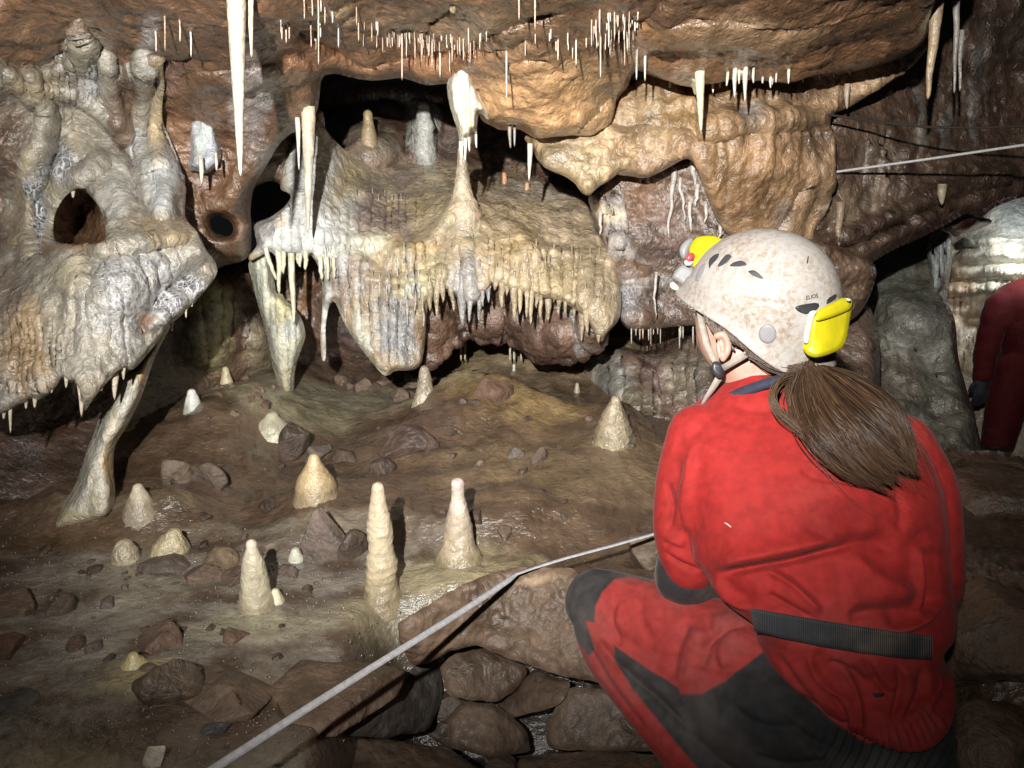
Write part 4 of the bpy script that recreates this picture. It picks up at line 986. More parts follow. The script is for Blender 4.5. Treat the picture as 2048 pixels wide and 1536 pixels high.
for x, y, tx, ty, r in ((583, 506, 587, 648, 7), (557, 508, 558, 588, 6), (568, 504, 566, 548, 5), (601, 508, 601, 534, 4), (611, 512, 612, 540, 5), (596, 506, 595, 528, 4), (641, 530, 643, 560, 5), (532, 504, 552, 560, 5), (655, 530, 656, 560, 4), (668, 530, 668, 556, 4)):
    spike('stalactite', x, y, 2.86, ty, r, tip_px=tx, r_tip=2.2, pw=.6, col=(.72, .70, .52), parent=shelf, bumpy=.1, n=10, wob=.006)

# ragged drips of the left drape and the webs on the recessed wall
for x, y, tx, ty, r in ((8, 822, 7, 838, 4), (52, 800, 52, 818, 4), (70, 795, 69, 816, 5), (104, 772, 103, 786, 4), (133, 752, 132, 776, 5), (186, 780, 186, 798, 4), (203, 768, 203, 782, 4), (247, 734, 247, 760, 5), (147, 765, 147, 792, 5), (163, 790, 163, 834, 6), (229, 748, 229, 800, 9), (20, 812, 21, 866, 4), (372, 612, 372, 636, 3), (384, 600, 384, 614, 2.5), (344, 645, 344, 662, 3), (146, 380, 146, 396, 5), (411, 552, 411, 566, 3)):
    sp = spike('stalactite', x, y, float(DL(x, y)[0]) + .02, ty, r, tip_px=tx, r_tip=1.3, col=(.60, .52, .40), parent=left_o, n=9)
for x, y, tx, ty, r, lb in ((1346, 352, 1336, 474, 6, 'long white crooked stalactite on the recessed wall left of the headlamp'), (1362, 372, 1370, 440, 4, 'thin white stalactite on the recessed wall above the headlamp'), (1380, 420, 1382, 464, 4, 'white stalactite directly above the headlamp on the recessed wall'), (1384, 330, 1393, 380, 7, 'white dribble stalactite under the fluted wall'), (1395, 385, 1391, 412, 5, 'white tip stalactite at the end of a diagonal dribble'), (1412, 420, 1410, 446, 4, 'tiny stalactite under the fluted wall above the helmet'), (1440, 462, 1438, 480, 4, 'tiny brown stalactite beneath the fluted wall'),
                            (1200, 440, 1202, 470, 4, 'cream hook stalactite beside the pale web column'), (1312, 560, 1312, 636, 3, 'long thin white stalactite left of the helmet front'), (1282, 335, 1282, 366, 4, 'white drip under the crevice right of the pale lobe'), (1296, 352, 1296, 366, 3.4, 'second white drip under the crevice right of the pale lobe')):
    stal(lb, x, y, min(float(DR1(x, y)[0]) - .02, 2.86), ty, r, tip_px=tx, r_tip=1.4, col=(.62, .57, .52), n=9, wob=.012, group='white stalactites on the recessed wall')
for x in (922, 930, 1020, 1028, 1042):
    tag(spike('soda_straw', x, 676 + (x % 7), 3.45, 722, 2.6, r_tip=1.8, col=(.56, .48, .32) if x < 1000 else BONE, n=8), 'thin drip straw in the dark recess under the shelf fringe', 'soda straw', 'soda straws in the recess under the shelf')

# ------------------------------------------------------------------ stalagmites
def stalagmite(label, px, py, prof, col=CRM, tipcol=None, bumpy=.06, m=None, lean=0., d=None, base=None, bfreq=60., parent=None, name='stalagmite', flat=1.0):
    """prof: (height px above the base, radius px) from the foot up"""
    if d is None:
        rb = np.interp(0, [p[0] for p in prof], [p[1] for p in prof]) * .42      # the foot's centre lies behind its front edge
        P0, d = floor_at(px, py - rb)
        prof = [(p[0] * (prof[-1][0] - rb) / prof[-1][0], p[1]) for p in prof]
    else: P0 = at(px, py, d)
    s = d / F
    r0 = np.interp(0, [p[0] for p in prof], [p[1] for p in prof])
    prof = ([(-40, r0 * 2.3), (-12, r0 * 1.9), (0, r0 * 1.5), (7, r0 * 1.12)] if d is None else [(-40, r0 * 1.2)]) + [p for p in prof if p[0] > 9]
    if base is None and d is None: base = (.27, .21, .14)
    hs = np.array([p[0] for p in prof], float); rr = np.array([p[1] for p in prof], float)
    k = max(16, int(hs[-1] / 4)); h = np.linspace(hs[0], hs[-1], k)
    r = np.interp(h, hs, rr)
    ker = np.array([1, 2, 3, 2, 1.]); rp = np.pad(r, 2, mode='edge'); r = np.convolve(rp, ker / ker.sum(), 'valid')
    h = np.append(h, [hs[-1] + r[-1] * .5, hs[-1] + r[-1] * .75]); r = np.append(r, [r[-1] * .75, r[-1] * .25])
    k = len(h)
    z = h * s / math.cos(PITCH)
    pts = np.stack([P0[0] + lean * h * s, np.full(k, P0[1]), P0[2] + z], 1)
    t = np.linspace(0, 1, k)[:, None]
    c = np.array(col)[None] * (1 - t) + np.array(tipcol if tipcol is not None else col)[None] * t
    if base is not None:
        w = np.clip(1 - (h[:, None] - 2) / (10 + .14 * hs[-1]), 0, 1); c = c * (1 - w) + np.array(base)[None] * w
    return tag(lathe(name, pts, r * s, m or M_DRIP, c, parent, n=28, rings=.5, bumpy=bumpy, bfreq=bfreq, seed=(px * 3 + py) % 83, flat=flat), label, 'stalagmite', 'stalagmites rising from the cave floor')

BASE = (.30, .24, .15); SCRM = (.60, .50, .32)
stalagmite('tallest bumpy cream stalagmite left of the measuring tape', 765, 1202, [(0, 40), (14, 34), (40, 30), (120, 25), (180, 21), (215, 14), (236, 11)], SCRM, (.66, .55, .40), bumpy=.13, base=BASE, bfreq=80)
stalagmite('smooth cream stalagmite with a pinkish top and wide foot nearest the seated caver', 918, 1136, [(0, 52), (14, 42), (32, 34), (70, 27), (100, 22), (130, 18), (144, 13), (176, 12)], (.58, .47, .28), (.62, .52, .46), bumpy=.10, base=BASE)
stalagmite('pale stalagmite with a knob at its foot in the crust on the left', 514, 1226, [(0, 42), (16, 33), (60, 27), (110, 20), (132, 12), (146, 10)], (.58, .51, .35), (.64, .58, .44), bumpy=.08, base=(.36, .31, .2))
tag(stalagmite('small rounded cream knob at the foot of the pale left stalagmite', 552, 1212, [(-10, 34), (0, 28), (14, 20), (26, 10), (30, 8)], (.72, .64, .44)), cat='stalagmite')
stalagmite('broad pointed orange-cream cone in the middle of the floor', 632, 998, [(-14, 54), (0, 46), (20, 38), (50, 25), (72, 14), (84, 9)], (.52, .42, .24), (.60, .44, .25), bumpy=.08, base=(.30, .23, .14))
stalagmite('small cream cone just right of the leaning pillar', 280, 1022, [(-10, 44), (0, 36), (12, 26), (34, 16), (48, 9)], (.50, .44, .32), bumpy=.08, base=(.3, .25, .18))
stalagmite('small milky white stalagmite at the back of the left floor', 386, 822, [(-8, 28), (0, 23), (14, 15), (30, 10), (38, 7)], (.62, .66, .60), WHITE, base=(.5, .54, .46))
stalagmite('grey-brown craggy cone on the right of the ochre mound', 1228, 892, [(-16, 44), (0, 40), (30, 36), (54, 25), (80, 14), (94, 7)], (.36, .30, .19), (.44, .35, .24), bumpy=.13, m=M_FLOW, bfreq=40)
stalagmite('squat pale lump behind the dark wedge stone', 546, 868, [(-8, 40), (0, 34), (16, 30), (28, 20), (34, 10)], (.52, .49, .36), bumpy=.08)
stalagmite('little white ball under the tip of the drapery column', 578, 838, [(-6, 22), (0, 18), (8, 13), (14, 6)], (.68, .65, .52))
stalagmite('tiny greenish white lump beside the upright dark slab', 592, 1126, [(-6, 22), (0, 19), (14, 14), (24, 9)], (.60, .60, .48), bumpy=.14)
stalagmite('stubby banded cream stump on the left crust', 252, 1132, [(-8, 32), (0, 27), (20, 25), (36, 22), (42, 14)], (.56, .48, .33), bumpy=.09, m=M_FLOW)
stalagmite('leaning banded cream stump grown on a dark stone', 342, 1118, [(-8, 42), (0, 38), (20, 32), (40, 22), (52, 12)], (.52, .44, .27), bumpy=.10, m=M_FLOW, lean=.3)
stalagmite('low yellow mound in the left foreground crust', 268, 1345, [(-10, 62), (0, 44), (16, 30), (28, 16), (34, 8)], (.58, .48, .24))
stalagmite('tiny cream knob beside the triangular dark stone', 392, 1418, [(-5, 22), (0, 18), (10, 13), (16, 6)], (.56, .50, .38), bumpy=.15)
stalagmite('small white knob behind the raised knee of the seated caver', 1174, 1130, [(-6, 20), (0, 18), (8, 16), (14, 8)], (.62, .54, .46))
stalagmite('tiny pale knob in the lower left crust', 176, 1422, [(-5, 18), (0, 15), (10, 9)], (.50, .47, .38))
stalagmite('cream lump at the far left back of the floor', 452, 752, [(-6, 20), (0, 16), (8, 11), (14, 6)], (.60, .52, .34), d=3.2)
stalagmite('small pointed stalagmite on the terrace under the fringe', 1154, 788, [(-6, 14), (0, 10), (12, 5), (20, 3)], (.46, .40, .30))
stalagmite('thin stub on the terrace near the recess', 1028, 742, [(-4, 6), (0, 4), (12, 3)], BONE)
stalagmite('cream stump column on the shelf under the white drape', 926, 432, [(-30, 56), (-10, 44), (14, 34), (30, 26), (50, 18), (80, 13), (110, 9), (124, 8)], (.52, .42, .29), (.62, .52, .38), d=float(DS(926, 436)[0]) + .05, bumpy=.10, m=M_FLOW)
DB1m = on_mesh(b1_o)
stalagmite('orange-tipped stalagmite on the mound inside the niche', 738, 282, [(-10, 26), (0, 19), (14, 15), (22, 14), (26, 11), (50, 9)], (.34, .27, .18), (.50, .37, .2), d=float(DB1m(738, 292)[0]) + .03, bumpy=.07)
stalagmite('orange stub on the shelf with a white halo', 1008, 372, [(-6, 12), (0, 9), (14, 7), (22, 5)], (.60, .32, .17), d=3.42)
stalagmite('smaller orange stub on the right of the shelf', 1054, 380, [(-6, 8), (0, 6), (12, 5)], (.58, .34, .18), d=3.35)
stalagmite('white blocky stalagmite at the back of the niche', 850, 318, [(-8, 24), (0, 24), (30, 18), (60, 21), (76, 16), (98, 10)], (.46, .46, .42), (.55, .56, .52), d=float(DB1m(850, 318)[0]) + .03, bumpy=.24, m=M_FLOW)
stalagmite('pale lump flow at the left end of the floor mound', 850, 800, [(-8, 34), (0, 26), (20, 16), (44, 12), (62, 8)], (.42, .36, .26), bumpy=.14, m=M_FLOW)

# ------------------------------------------------------------------ loose stones
def stone_mesh(name, centre, size, rot, seed, col, sub=3, cuts=9, noise=.05):
    r_ = np.random.RandomState(seed)
    bm = bmesh.new(); bmesh.ops.create_icosphere(bm, subdivisions=sub + 1, radius=1.0)
    V = np.array([v.co[:] for v in bm.verts]); T = np.array([[l.vert.index for l in f.loops] for f in bm.faces]); bm.free()
    for _ in range(cuts):
        nrm = r_.normal(size=3); nrm /= np.linalg.norm(nrm); h = r_.uniform(.50, .82)
        over = V @ nrm - h
        V = V - np.where(over > 0, over, 0)[:, None] * nrm
    V = V * (1 + noise * fbm(V, 2.2, 4, seed=seed % 13)[:, None] + noise * .35 * fbm(V, 9., 3, seed=seed % 11)[:, None])
    V = V * np.array(size)
    a, b, c = rot
    M = np.array((Matrix.Rotation(c, 3, 'Z') @ Matrix.Rotation(b, 3, 'Y') @ Matrix.Rotation(a, 3, 'X')))
    V = V @ M.T + np.array(centre)
    c_ = np.tile(np.array(col), (len(V), 1)) * (1 + .25 * fbm(V, 12., 4, seed=seed % 7))[:, None]
    return mesh_np(name, V, np.zeros((0, 4)), np.clip(c_, .01, .9), T)


def rock(label, px, py, w, h, dep=1.0, rot=(0, 0, 0), col=(.12, .08, .055), seed=0, group='dark stones set in the cave floor', sink=.55, cuts=11, m=None, lift=0.):
    P0, d = floor_at(px, py)
    s = d / F
    size = (w * .62 * s, w * .62 * s * dep, h * .66 * s)
    ctr = P0 + np.array((0, 0, size[2] * (1 - 2 * sink) + lift))
    return tag(link('rock', stone_mesh('rock', ctr, size, rot, seed, col, cuts=cuts), m or M_STONE), label, 'rock', group)

DK = (.085, .058, .042); BR = (.15, .10, .068); GB = (.13, .105, .085)
rock('squarish dark stone on the pale crust in the left foreground', 118, 1222, 62, 66, .9, (.1, .1, .4), DK, 3)
rock('flat dark stone at the left edge above the squarish one', 30, 1216, 90, 54, 1.2, (0, .05, .2), BR, 5, sink=.55)
rock('small round dark stone right of the squarish stone', 215, 1210, 34, 32, 1, (.2, 0, .5), GB, 6)
rock('tiny dark pebble above the small round stone', 251, 1176, 18, 14, 1, (0, 0, .5), GB, 7)
rock('dark stone cut off by the left edge of the crust', 12, 1300, 66, 44, 1.1, (0, 0, .3), (.11, .055, .035), 8, sink=.5)
rock('round brown pebble left of a pair on the crust', 155, 1290, 34, 34, 1, (0, .2, .1), (.11, .065, .04), 9)
rock('grey pebble right of a pair on the crust', 192, 1296, 34, 28, 1, (.1, 0, .9), GB, 10, sink=.5)
rock('pebble just below the pair of pebbles', 218, 1318, 26, 20, 1, (0, 0, .3), DK, 11)
rock('angular pink-brown stone with a pale top in the crust centre', 322, 1286, 110, 66, .8, (.35, -.25, .5), (.18, .115, .08), 12, sink=.5)
rock('brown pebble below the pale left stalagmite', 472, 1272, 46, 36, 1, (0, 0, .2), (.16, .10, .065), 13, sink=.55)
rock('thin flat chip beside the squarish dark stone', 82, 1226, 38, 10, .4, (0, .25, .3), DK, 14)
rock('upright dark slab between the two tall stalagmites and the pale one', 650, 1112, 84, 112, .45, (-.2, .05, .25), (.135, .10, .08), 15, sink=.3, cuts=12)
rock('broken stone leaning on the upright slab', 700, 1110, 60, 76, .6, (0, .3, .5), DK, 16, sink=.45)
rock('dark pointed wedge stone behind the orange-cream cone', 592, 914, 60, 90, .6, (.2, .25, .3), DK, 17, sink=.3)
rock('low stone leaning against the dark wedge', 632, 912, 66, 46, .7, (0, -.4, .2), (.14, .11, .09), 18, sink=.4)
rock('triangular dark stone on the foreground mud', 338, 1392, 112, 98, .7, (-.2, 0, .2), (.12, .085, .055), 19, sink=.35, cuts=12)
rock('broad low mud-covered stone in the foreground', 455, 1390, 190, 60, 1., (0, 0, .3), BR, 20, sink=.6)
rock('large mud-covered stone left of the dark grey boulder', 660, 1370, 250, 70, .9, (0, 0, .1), (.145, .095, .062), 21, sink=.62)
rock('dark grey flat stone at the lower left edge', 18, 1410, 100, 40, .8, (0, .1, .3), (.10, .09, .08), 22, sink=.55)
rock('small grey oval stone near the tape in the foreground', 432, 1462, 50, 22, .8, (0, 0, .2), (.09, .085, .08), 23, sink=.4)
rock('tilted slab against the dark back wall', 362, 962, 76, 74, .5, (.1, -.35, .4), (.15, .11, .075), 24, sink=.4)
rock('second tilted slab right of the slab by the back wall', 420, 965, 70, 64, .5, (.2, .4, -.3), (.12, .088, .064), 25, sink=.45)
rock('dark crumbled clod in front of the pale mound', 818, 892, 110, 64, .7, (.1, .1, .2), (.085, .052, .038), 26, sink=.5, cuts=14)
rock('dark clod left of the crumbled clod', 690, 918, 60, 34, .8, (0, 0, .4), DK, 27, sink=.45)
rock('dark clod below the crumbled clod', 762, 940, 50, 34, .8, (0, 0, .4), DK, 28, sink=.45)
rock('brown lump on the floor under the knobs', 985, 790, 70, 58, .8, (0, .2, .2), (.16, .095, .065), 29, sink=.4)
rock('dark flat chip on the ochre slope', 1076, 922, 24, 40, .5, (0, .4, .2), DK, 30, sink=.4)
rock('second dark chip on the ochre slope', 1030, 912, 34, 30, .6, (0, 0, .2), (.14, .11, .09), 31, sink=.45)
rock('brown stone under the leaning banded stump', 338, 1128, 100, 44, .8, (0, 0, .1), (.13, .10, .08), 32, sink=.55)
rock('round buried stone right of the leaning banded stump', 438, 1122, 66, 44, .8, (0, 0, .1), (.19, .135, .085), 33, sink=.5)
rock('flat stone at the foot of the upright slab', 410, 1152, 90, 40, .7, (0, .1, .1), (.15, .10, .07), 34, sink=.5)
rock('dark stone in the shadow left of the tallest stalagmite', 476, 1162, 56, 40, .8, (0, .1, .6), (.10, .065, .045), 35, sink=.4)
rock('angular stone behind the elbow of the seated caver', 1300, 1120, 100, 100, .8, (.1, .2, .3), (.17, .125, .09), 36, sink=.35)
for i in range(16):
    x = rs.uniform(420, 560); y = rs.uniform(740, 830)
    rock('brown pebble scattered by the foot of the drapery column', x, y, rs.uniform(10, 26), rs.uniform(8, 18), 1, (rs.random(), rs.random(), rs.random()), (lambda k_: (.16 * k_, .11 * k_, .076 * k_))(rs.uniform(.7, 1.2)), 40 + i, 'pebbles by the drapery column')
for i in range(14):
    x = rs.uniform(680, 850); y = rs.uniform(760, 800)
    rock('brown stone in the shadow under the shelf drapes', x, y, rs.uniform(20, 56), rs.uniform(14, 40), 1, (rs.random(), rs.random(), rs.random()), (lambda k_: (.13 * k_, .09 * k_, .062 * k_))(rs.uniform(.7, 1.2)), 60 + i, 'stones under the shelf drapes')


for i in range(70):
    x = rs.uniform(340, 1280); y = rs.uniform(800, 1150) if i % 3 else rs.uniform(1060, 1340); x = x if y < 1090 else rs.uniform(20, 720)
    s_ = rs.uniform(7, 24) if i % 5 else rs.uniform(24, 40)
    rock('small broken brown stone lying on the floor among the stalagmites', x, y, s_, s_ * rs.uniform(.5, .9), rs.uniform(.6, 1), (rs.uniform(-.4, .4), rs.uniform(-.4, .4), rs.uniform(0, 6)), (lambda k_: (.11 * k_, .076 * k_, .054 * k_))(rs.uniform(.7, 1.3)), 200 + i, 'small broken stones on the cave floor', sink=.45, cuts=14)


# foreground boulders, traced block by block, each a solid with its own tilt
def block(label, poly, zs, col, blobs=(), roll=4, bulge=.010, skirt=.16, m=None, noises=((3., .016, 3, False), (8., .007, 4, True), (40., .003, 3, True)), step=4, group='boulders in the foreground', cut=1):
    cx = sum(p[0] for p in poly) / len(poly); cy = sum(p[1] for p in poly) / len(poly)
    jr = random.Random(int(cx + cy)); grown = []
    for (x1, y1), (x2, y2) in zip(poly, poly[1:] + poly[:1]):
        n_ = max(1, int(math.hypot(x2 - x1, y2 - y1) / 13))
        for i_ in range(n_):
            x, y = x1 + (x2 - x1) * i_ / n_, y1 + (y2 - y1) * i_ / n_; q_ = math.hypot(x - cx, y - cy)
            grown.append((x + (x - cx) / q_ * 6 + jr.uniform(-2.2, 2.2), y + (y - cy) / q_ * 6 + jr.uniform(-2.2, 2.2)))
    poly = grown; cut = 0
    anc = []
    for x, y, z in zs:
        g = ground(np.array(float(x)), np.array(float(y)), z); anc.append((x, y, float((g - CAM) @ FW)))
    fr_ = np.random.RandomState(int(sum(p[0] for p in poly)) % 1000)
    cx = sum(p[0] for p in poly) / len(poly); cy = sum(p[1] for p in poly) / len(poly)
    sz = max(max(p[0] for p in poly) - min(p[0] for p in poly), max(p[1] for p in poly) - min(p[1] for p in poly))
    planes = [(math.cos(a) * g_, math.sin(a) * g_, o_) for a, g_, o_ in zip(fr_.uniform(0, 6.28, 7), fr_.uniform(.10, .30, 7), fr_.uniform(-.035, .012, 7))]
    def facets(px, py, e, P):
        out = np.zeros(px.shape)
        for ax, ay, o_ in planes: out = np.maximum(out, ((px - cx) * ax + (py - cy) * ay) / sz * .30 + o_)
        return out
    o, dfn = relief('boulder', poly, anc, m or M_MUD, painter(col, list(blobs), var=.25), extra=facets, step=step, roll=roll, bulge=bulge, skirt=skirt, noises=noises, cut=cut, hard=True)
    return tag(o, label, 'boulder', group)

MB = (.145, .095, .062); MB2 = (.105, .069, .046)
block('large rippled slab the tape crosses in front of the seated caver', [(838, 1225), (900, 1190), (960, 1160), (1020, 1142), (1140, 1140), (1200, 1200), (1240, 1290), (1236, 1372), (1190, 1362), (1130, 1350), (1060, 1330), (1010, 1308), (960, 1288), (905, 1300), (870, 1322), (828, 1330), (806, 1290), (800, 1250)],
      [(820, 1240, .09), (1020, 1150, .128), (1200, 1190, .12), (1236, 1370, -.02), (1060, 1325, -.03), (830, 1325, -.02)], MB, [(1080, 1160, 40, 14, TAN, .5)], noises=((3., .02, 4, False), (12., .014, 4, True, (1, 1, 1)), (45., .005, 3, True)))
block('flat block directly below the crack of the large slab', [(884, 1336), (912, 1312), (960, 1300), (1010, 1320), (1054, 1340), (1034, 1372), (992, 1398), (930, 1394), (900, 1386)], [(884, 1336, -.07), (1054, 1340, -.12), (960, 1400, -.13)], MB2)
block('narrow split block between two cracks', [(1064, 1344), (1138, 1366), (1118, 1406), (1006, 1436), (998, 1406), (1042, 1378)], [(1060, 1340, -.13), (1140, 1366, -.08), (1010, 1440, -.19)], MB2)
block('dark grey pointed boulder beside the tape shadow', [(684, 1468), (752, 1390), (846, 1328), (874, 1336), (882, 1396), (852, 1456), (775, 1470)], [(690, 1460, -.06), (860, 1326, -.10), (870, 1440, -.20)], (.085, .072, .062))
block('rounded boulder in the middle of the foreground gap', [(896, 1442), (928, 1408), (990, 1414), (1046, 1458), (1056, 1502), (985, 1510), (908, 1488)], [(900, 1440, -.14), (1040, 1460, -.20), (960, 1506, -.20)], (.115, .077, .053), roll=9, bulge=.02)
block('broad flat slab under the shin of the seated caver', [(1094, 1452), (1144, 1378), (1236, 1384), (1330, 1440), (1420, 1504), (1180, 1496), (1104, 1496)], [(1090, 1460, -.16), (1150, 1372, -.07), (1330, 1400, -.10), (1330, 1496, -.16)], MB2)
block('long low boulder along the bottom edge', [(560, 1600), (556, 1500), (700, 1480), (770, 1484), (895, 1498), (956, 1542), (966, 1600)], [(560, 1500, -.10), (900, 1490, -.18), (760, 1600, -.14)], MB2)
block('low boulder at the bottom right of the gap', [(1040, 1520), (1110, 1508), (1230, 1506), (1420, 1518), (1440, 1600), (1050, 1600)], [(1060, 1520, -.20), (1300, 1506, -.16), (1200, 1600, -.17)], MB2)
block('purple-grey stone at the bottom edge of the gap', [(968, 1540), (992, 1516), (1026, 1516), (1036, 1560), (1036, 1600), (974, 1600)], [(968, 1516, -.17), (1020, 1510, -.20), (980, 1600, -.15)], (.13, .09, .078))
block('dark wedge of rock left of the grey boulder', [(560, 1488), (600, 1430), (690, 1400), (744, 1386), (676, 1466), (640, 1480)], [(560, 1480, -.03), (740, 1390, -.08), (650, 1480, -.12)], (.10, .072, .053))
for i in range(14):
    x = rs.uniform(700, 1200); y = rs.uniform(1360, 1530)
    rock('small stone wedged in the cracks between the foreground boulders', x, y, rs.uniform(50, 110), rs.uniform(30, 60), 1, (rs.random(), rs.random(), rs.random()), (.095, .066, .047), 90 + i, cuts=16, group='stones in the foreground cracks', sink=.6)
rock('white calcite chip in the gap between the foreground boulders', 884, 1474, 22, 10, .7, (0, 0, .2), (.6, .6, .56), 120, 'pale chips', lift=.05)
rock('white calcite chip at the bottom edge below the tape', 310, 1528, 44, 60, .5, (0, .1, .2), (.55, .48, .38), 121, 'pale chips', sink=.3)
rock('large brown rock in the shadow right of the seated caver', 2010, 1290, 300, 200, .9, (0, 0, .3), (.16, .10, .065), 122, 'boulders beside the seated caver', sink=.5)
rock('dark ridge of rock below the standing caver', 1990, 990, 260, 90, .8, (0, 0, .1), (.10, .06, .038), 123, 'boulders beside the seated caver', sink=.55)
rock('brown rock at the lower right corner', 2020, 1480, 260, 160, .8, (0, 0, .5), (.15, .095, .06), 124, 'boulders beside the seated caver', sink=.5)


# ------------------------------------------------------------------ tape and ropes
def ribbon(name, pts, widths, normals, thick, m, label, cat):
    V = []; Q = []
    pts = [np.array(p) for p in pts]
    k = len(pts)
    for i, p in enumerate(pts):
        t = pts[min(i + 1, k - 1)] - pts[max(i - 1, 0)]; t /= np.linalg.norm(t)
        n = np.array(normals[i], float); s = np.cross(t, n); s /= np.linalg.norm(s); n = np.cross(s, t)
        w = widths[i] / 2
        for a, b in ((-w, -thick), (w, -thick), (w, thick), (-w, thick)): V.append(p + a * s + b * n)
    for i in range(k - 1):
        for j in range(4): Q.append((4 * i + j, 4 * i + (j + 1) % 4, 4 * i + 4 + (j + 1) % 4, 4 * i + 4 + j))
    Q += [(3, 2, 1, 0), (4 * k - 4, 4 * k - 3, 4 * k - 2, 4 * k - 1)]
    return tag(link(name, mesh_np(name, V, Q, smooth_shade=False), m), label, cat)


def plain(name, col, rough=.6, scale=300., bump=.2, var=.15, spec=.4, metal=0., sheen=0.):
    m, nt, p = new_mat(name); L_ = nt.links.new
    tc = N(nt, 'ShaderNodeTexCoord')
    n1 = N(nt, 'ShaderNodeTexNoise', Scale=scale * .12, Detail=6.0); L_(tc.outputs['Object'], n1.inputs['Vector'])
    n2 = N(nt, 'ShaderNodeTexNoise', Scale=scale, Detail=3.0); L_(tc.outputs['Object'], n2.inputs['Vector'])
    f = ramp(nt, n1.outputs['Fac'], .3, .7, 1 - var, 1 + var)
    v = N(nt, 'ShaderNodeVectorMath', operation='SCALE'); v.inputs[0].default_value = col; L_(f, v.inputs['Scale'])
    L_(v.outputs[0], p.inputs['Base Color'])
    b = N(nt, 'ShaderNodeBump', Strength=bump, Distance=.002); L_(n2.outputs['Fac'], b.inputs['Height']); L_(b.outputs['Normal'], p.inputs['Normal'])
    p.inputs['Roughness'].default_value = rough; p.inputs['Specular IOR Level'].default_value = spec; p.inputs['Metallic'].default_value = metal
    if sheen: p.inputs['Sheen Weight'].default_value = sheen; p.inputs['Sheen Roughness'].default_value = .5
    return m


M_TAPE = plain('woven_tape', (.54, .54, .56), .75, 900, .5, .14)
M_ROPE = plain('pale_rope', (.55, .54, .53), .8, 900, .5, .15)
M_DROPE = plain('dark_rope', (.03, .022, .018), .8, 900, .5, .2)


def gp(px, py, z): return ground(np.array(float(px)), np.array(float(py)), z)
tp = [gp(250, 1655, .235), gp(430, 1536, .215), gp(600, 1426, .20), gp(760, 1325, .18), gp(900, 1238, .165), gp(985, 1183, .152), gp(1018, 1160, .147), gp(1032, 1148, .147), gp(1060, 1138, .15), gp(1130, 1116, .155), gp(1220, 1092, .16), gp(1320, 1064, .165), gp(1420, 1040, .17)]
tn = [(.35, -.5, .8)] * 6 + [(.4, -.3, .8), (.1, .0, .95), (0, .1, .97), (-.1, -.1, .97), (-.1, -.1, .97), (-.1, -.1, .97), (-.1, -.1, .97)]
tw = [.0118] * 6 + [.0115, .011] + [.0125] * 5
ribbon('guide_tape', tp, tw, tn, .0006, M_TAPE, 'pale grey flat tape stretched across the foreground rocks behind the seated caver', 'tape')


def rope(name, pts, r, m, label):
    P_ = np.array(pts, float); k = 60
    t = np.linspace(0, 1, k); s = np.linspace(0, 1, len(P_))
    Q_ = np.stack([np.interp(t, s, P_[:, i]) for i in range(3)], 1)
    return tag(lathe(name, Q_, np.full(k, r), m, (.5, .5, .5), n=10, bumpy=.12, bfreq=160.), label, 'rope', 'ropes strung across the right passage')

rope('rope', [at(1648, 347, 2.96), at(1850, 319, 2.74), at(2048, 290, 2.5), at(2250, 261, 2.3), at(2700, 190, 1.95), at(3300, 120, 1.7)], .0045, M_ROPE, 'taut white rope stretched in front of the dark right wall')
rope('rope', [at(1655, 229, 2.74), at(1750, 243, 2.72), at(1850, 254, 2.66), at(1950, 256, 2.6), at(2048, 252, 2.54), at(2300, 235, 2.3), at(2700, 190, 2.05), at(3300, 120, 1.75)], .004, M_DROPE, 'sagging dark rope above the white one on the right wall')


# ------------------------------------------------------------------ calcite crystals in the crust, added to make its glints
def glint_grains(n=1100):
    r_ = np.random.RandomState(3); V = []; Q = []
    cube = np.array([(-1, -1, -1), (1, -1, -1), (1, 1, -1), (-1, 1, -1), (-1, -1, 1), (1, -1, 1), (1, 1, 1), (-1, 1, 1)], float)
    faces = np.array([(0, 3, 2, 1), (4, 5, 6, 7), (0, 1, 5, 4), (1, 2, 6, 5), (2, 3, 7, 6), (3, 0, 4, 7)])
    co = np.array([v.co[:] for v in floor_o.data.vertices]); x, y, d = project_px(co)
    ok = np.where((x > -40) & (x < 860) & (y > 1050) & (y < 1500))[0]
    for i in range(n):
        p = co[ok[r_.randint(len(ok))]] + np.r_[r_.normal(size=2) * .01, .0008]
        M = np.linalg.qr(r_.normal(size=(3, 3)))[0]
        V.append((cube * r_.uniform(.0009, .0024, 3)) @ M.T + p); Q.append(faces + 8 * i)
    m, nt, p = new_mat('glint_facet'); p.inputs['Base Color'].default_value = (.22, .185, .145, 1); p.inputs['Roughness'].default_value = .16; p.inputs['Coat Weight'].default_value = 1.; p.inputs['Coat Roughness'].default_value = .16
    o = link('glint_grit', mesh_np('glint_grit', np.concatenate(V), np.concatenate(Q), smooth_shade=False), m)
    tag(o, 'glossy grains added over the wet crust to make its glints', 'glint_grains', kind='stuff')


def project_px(v):
    q = v - CAM; d = q @ FW
    return 1024 + F * (q @ RT) / d, 768 - F * (q @ UP) / d, d


glint_grains()

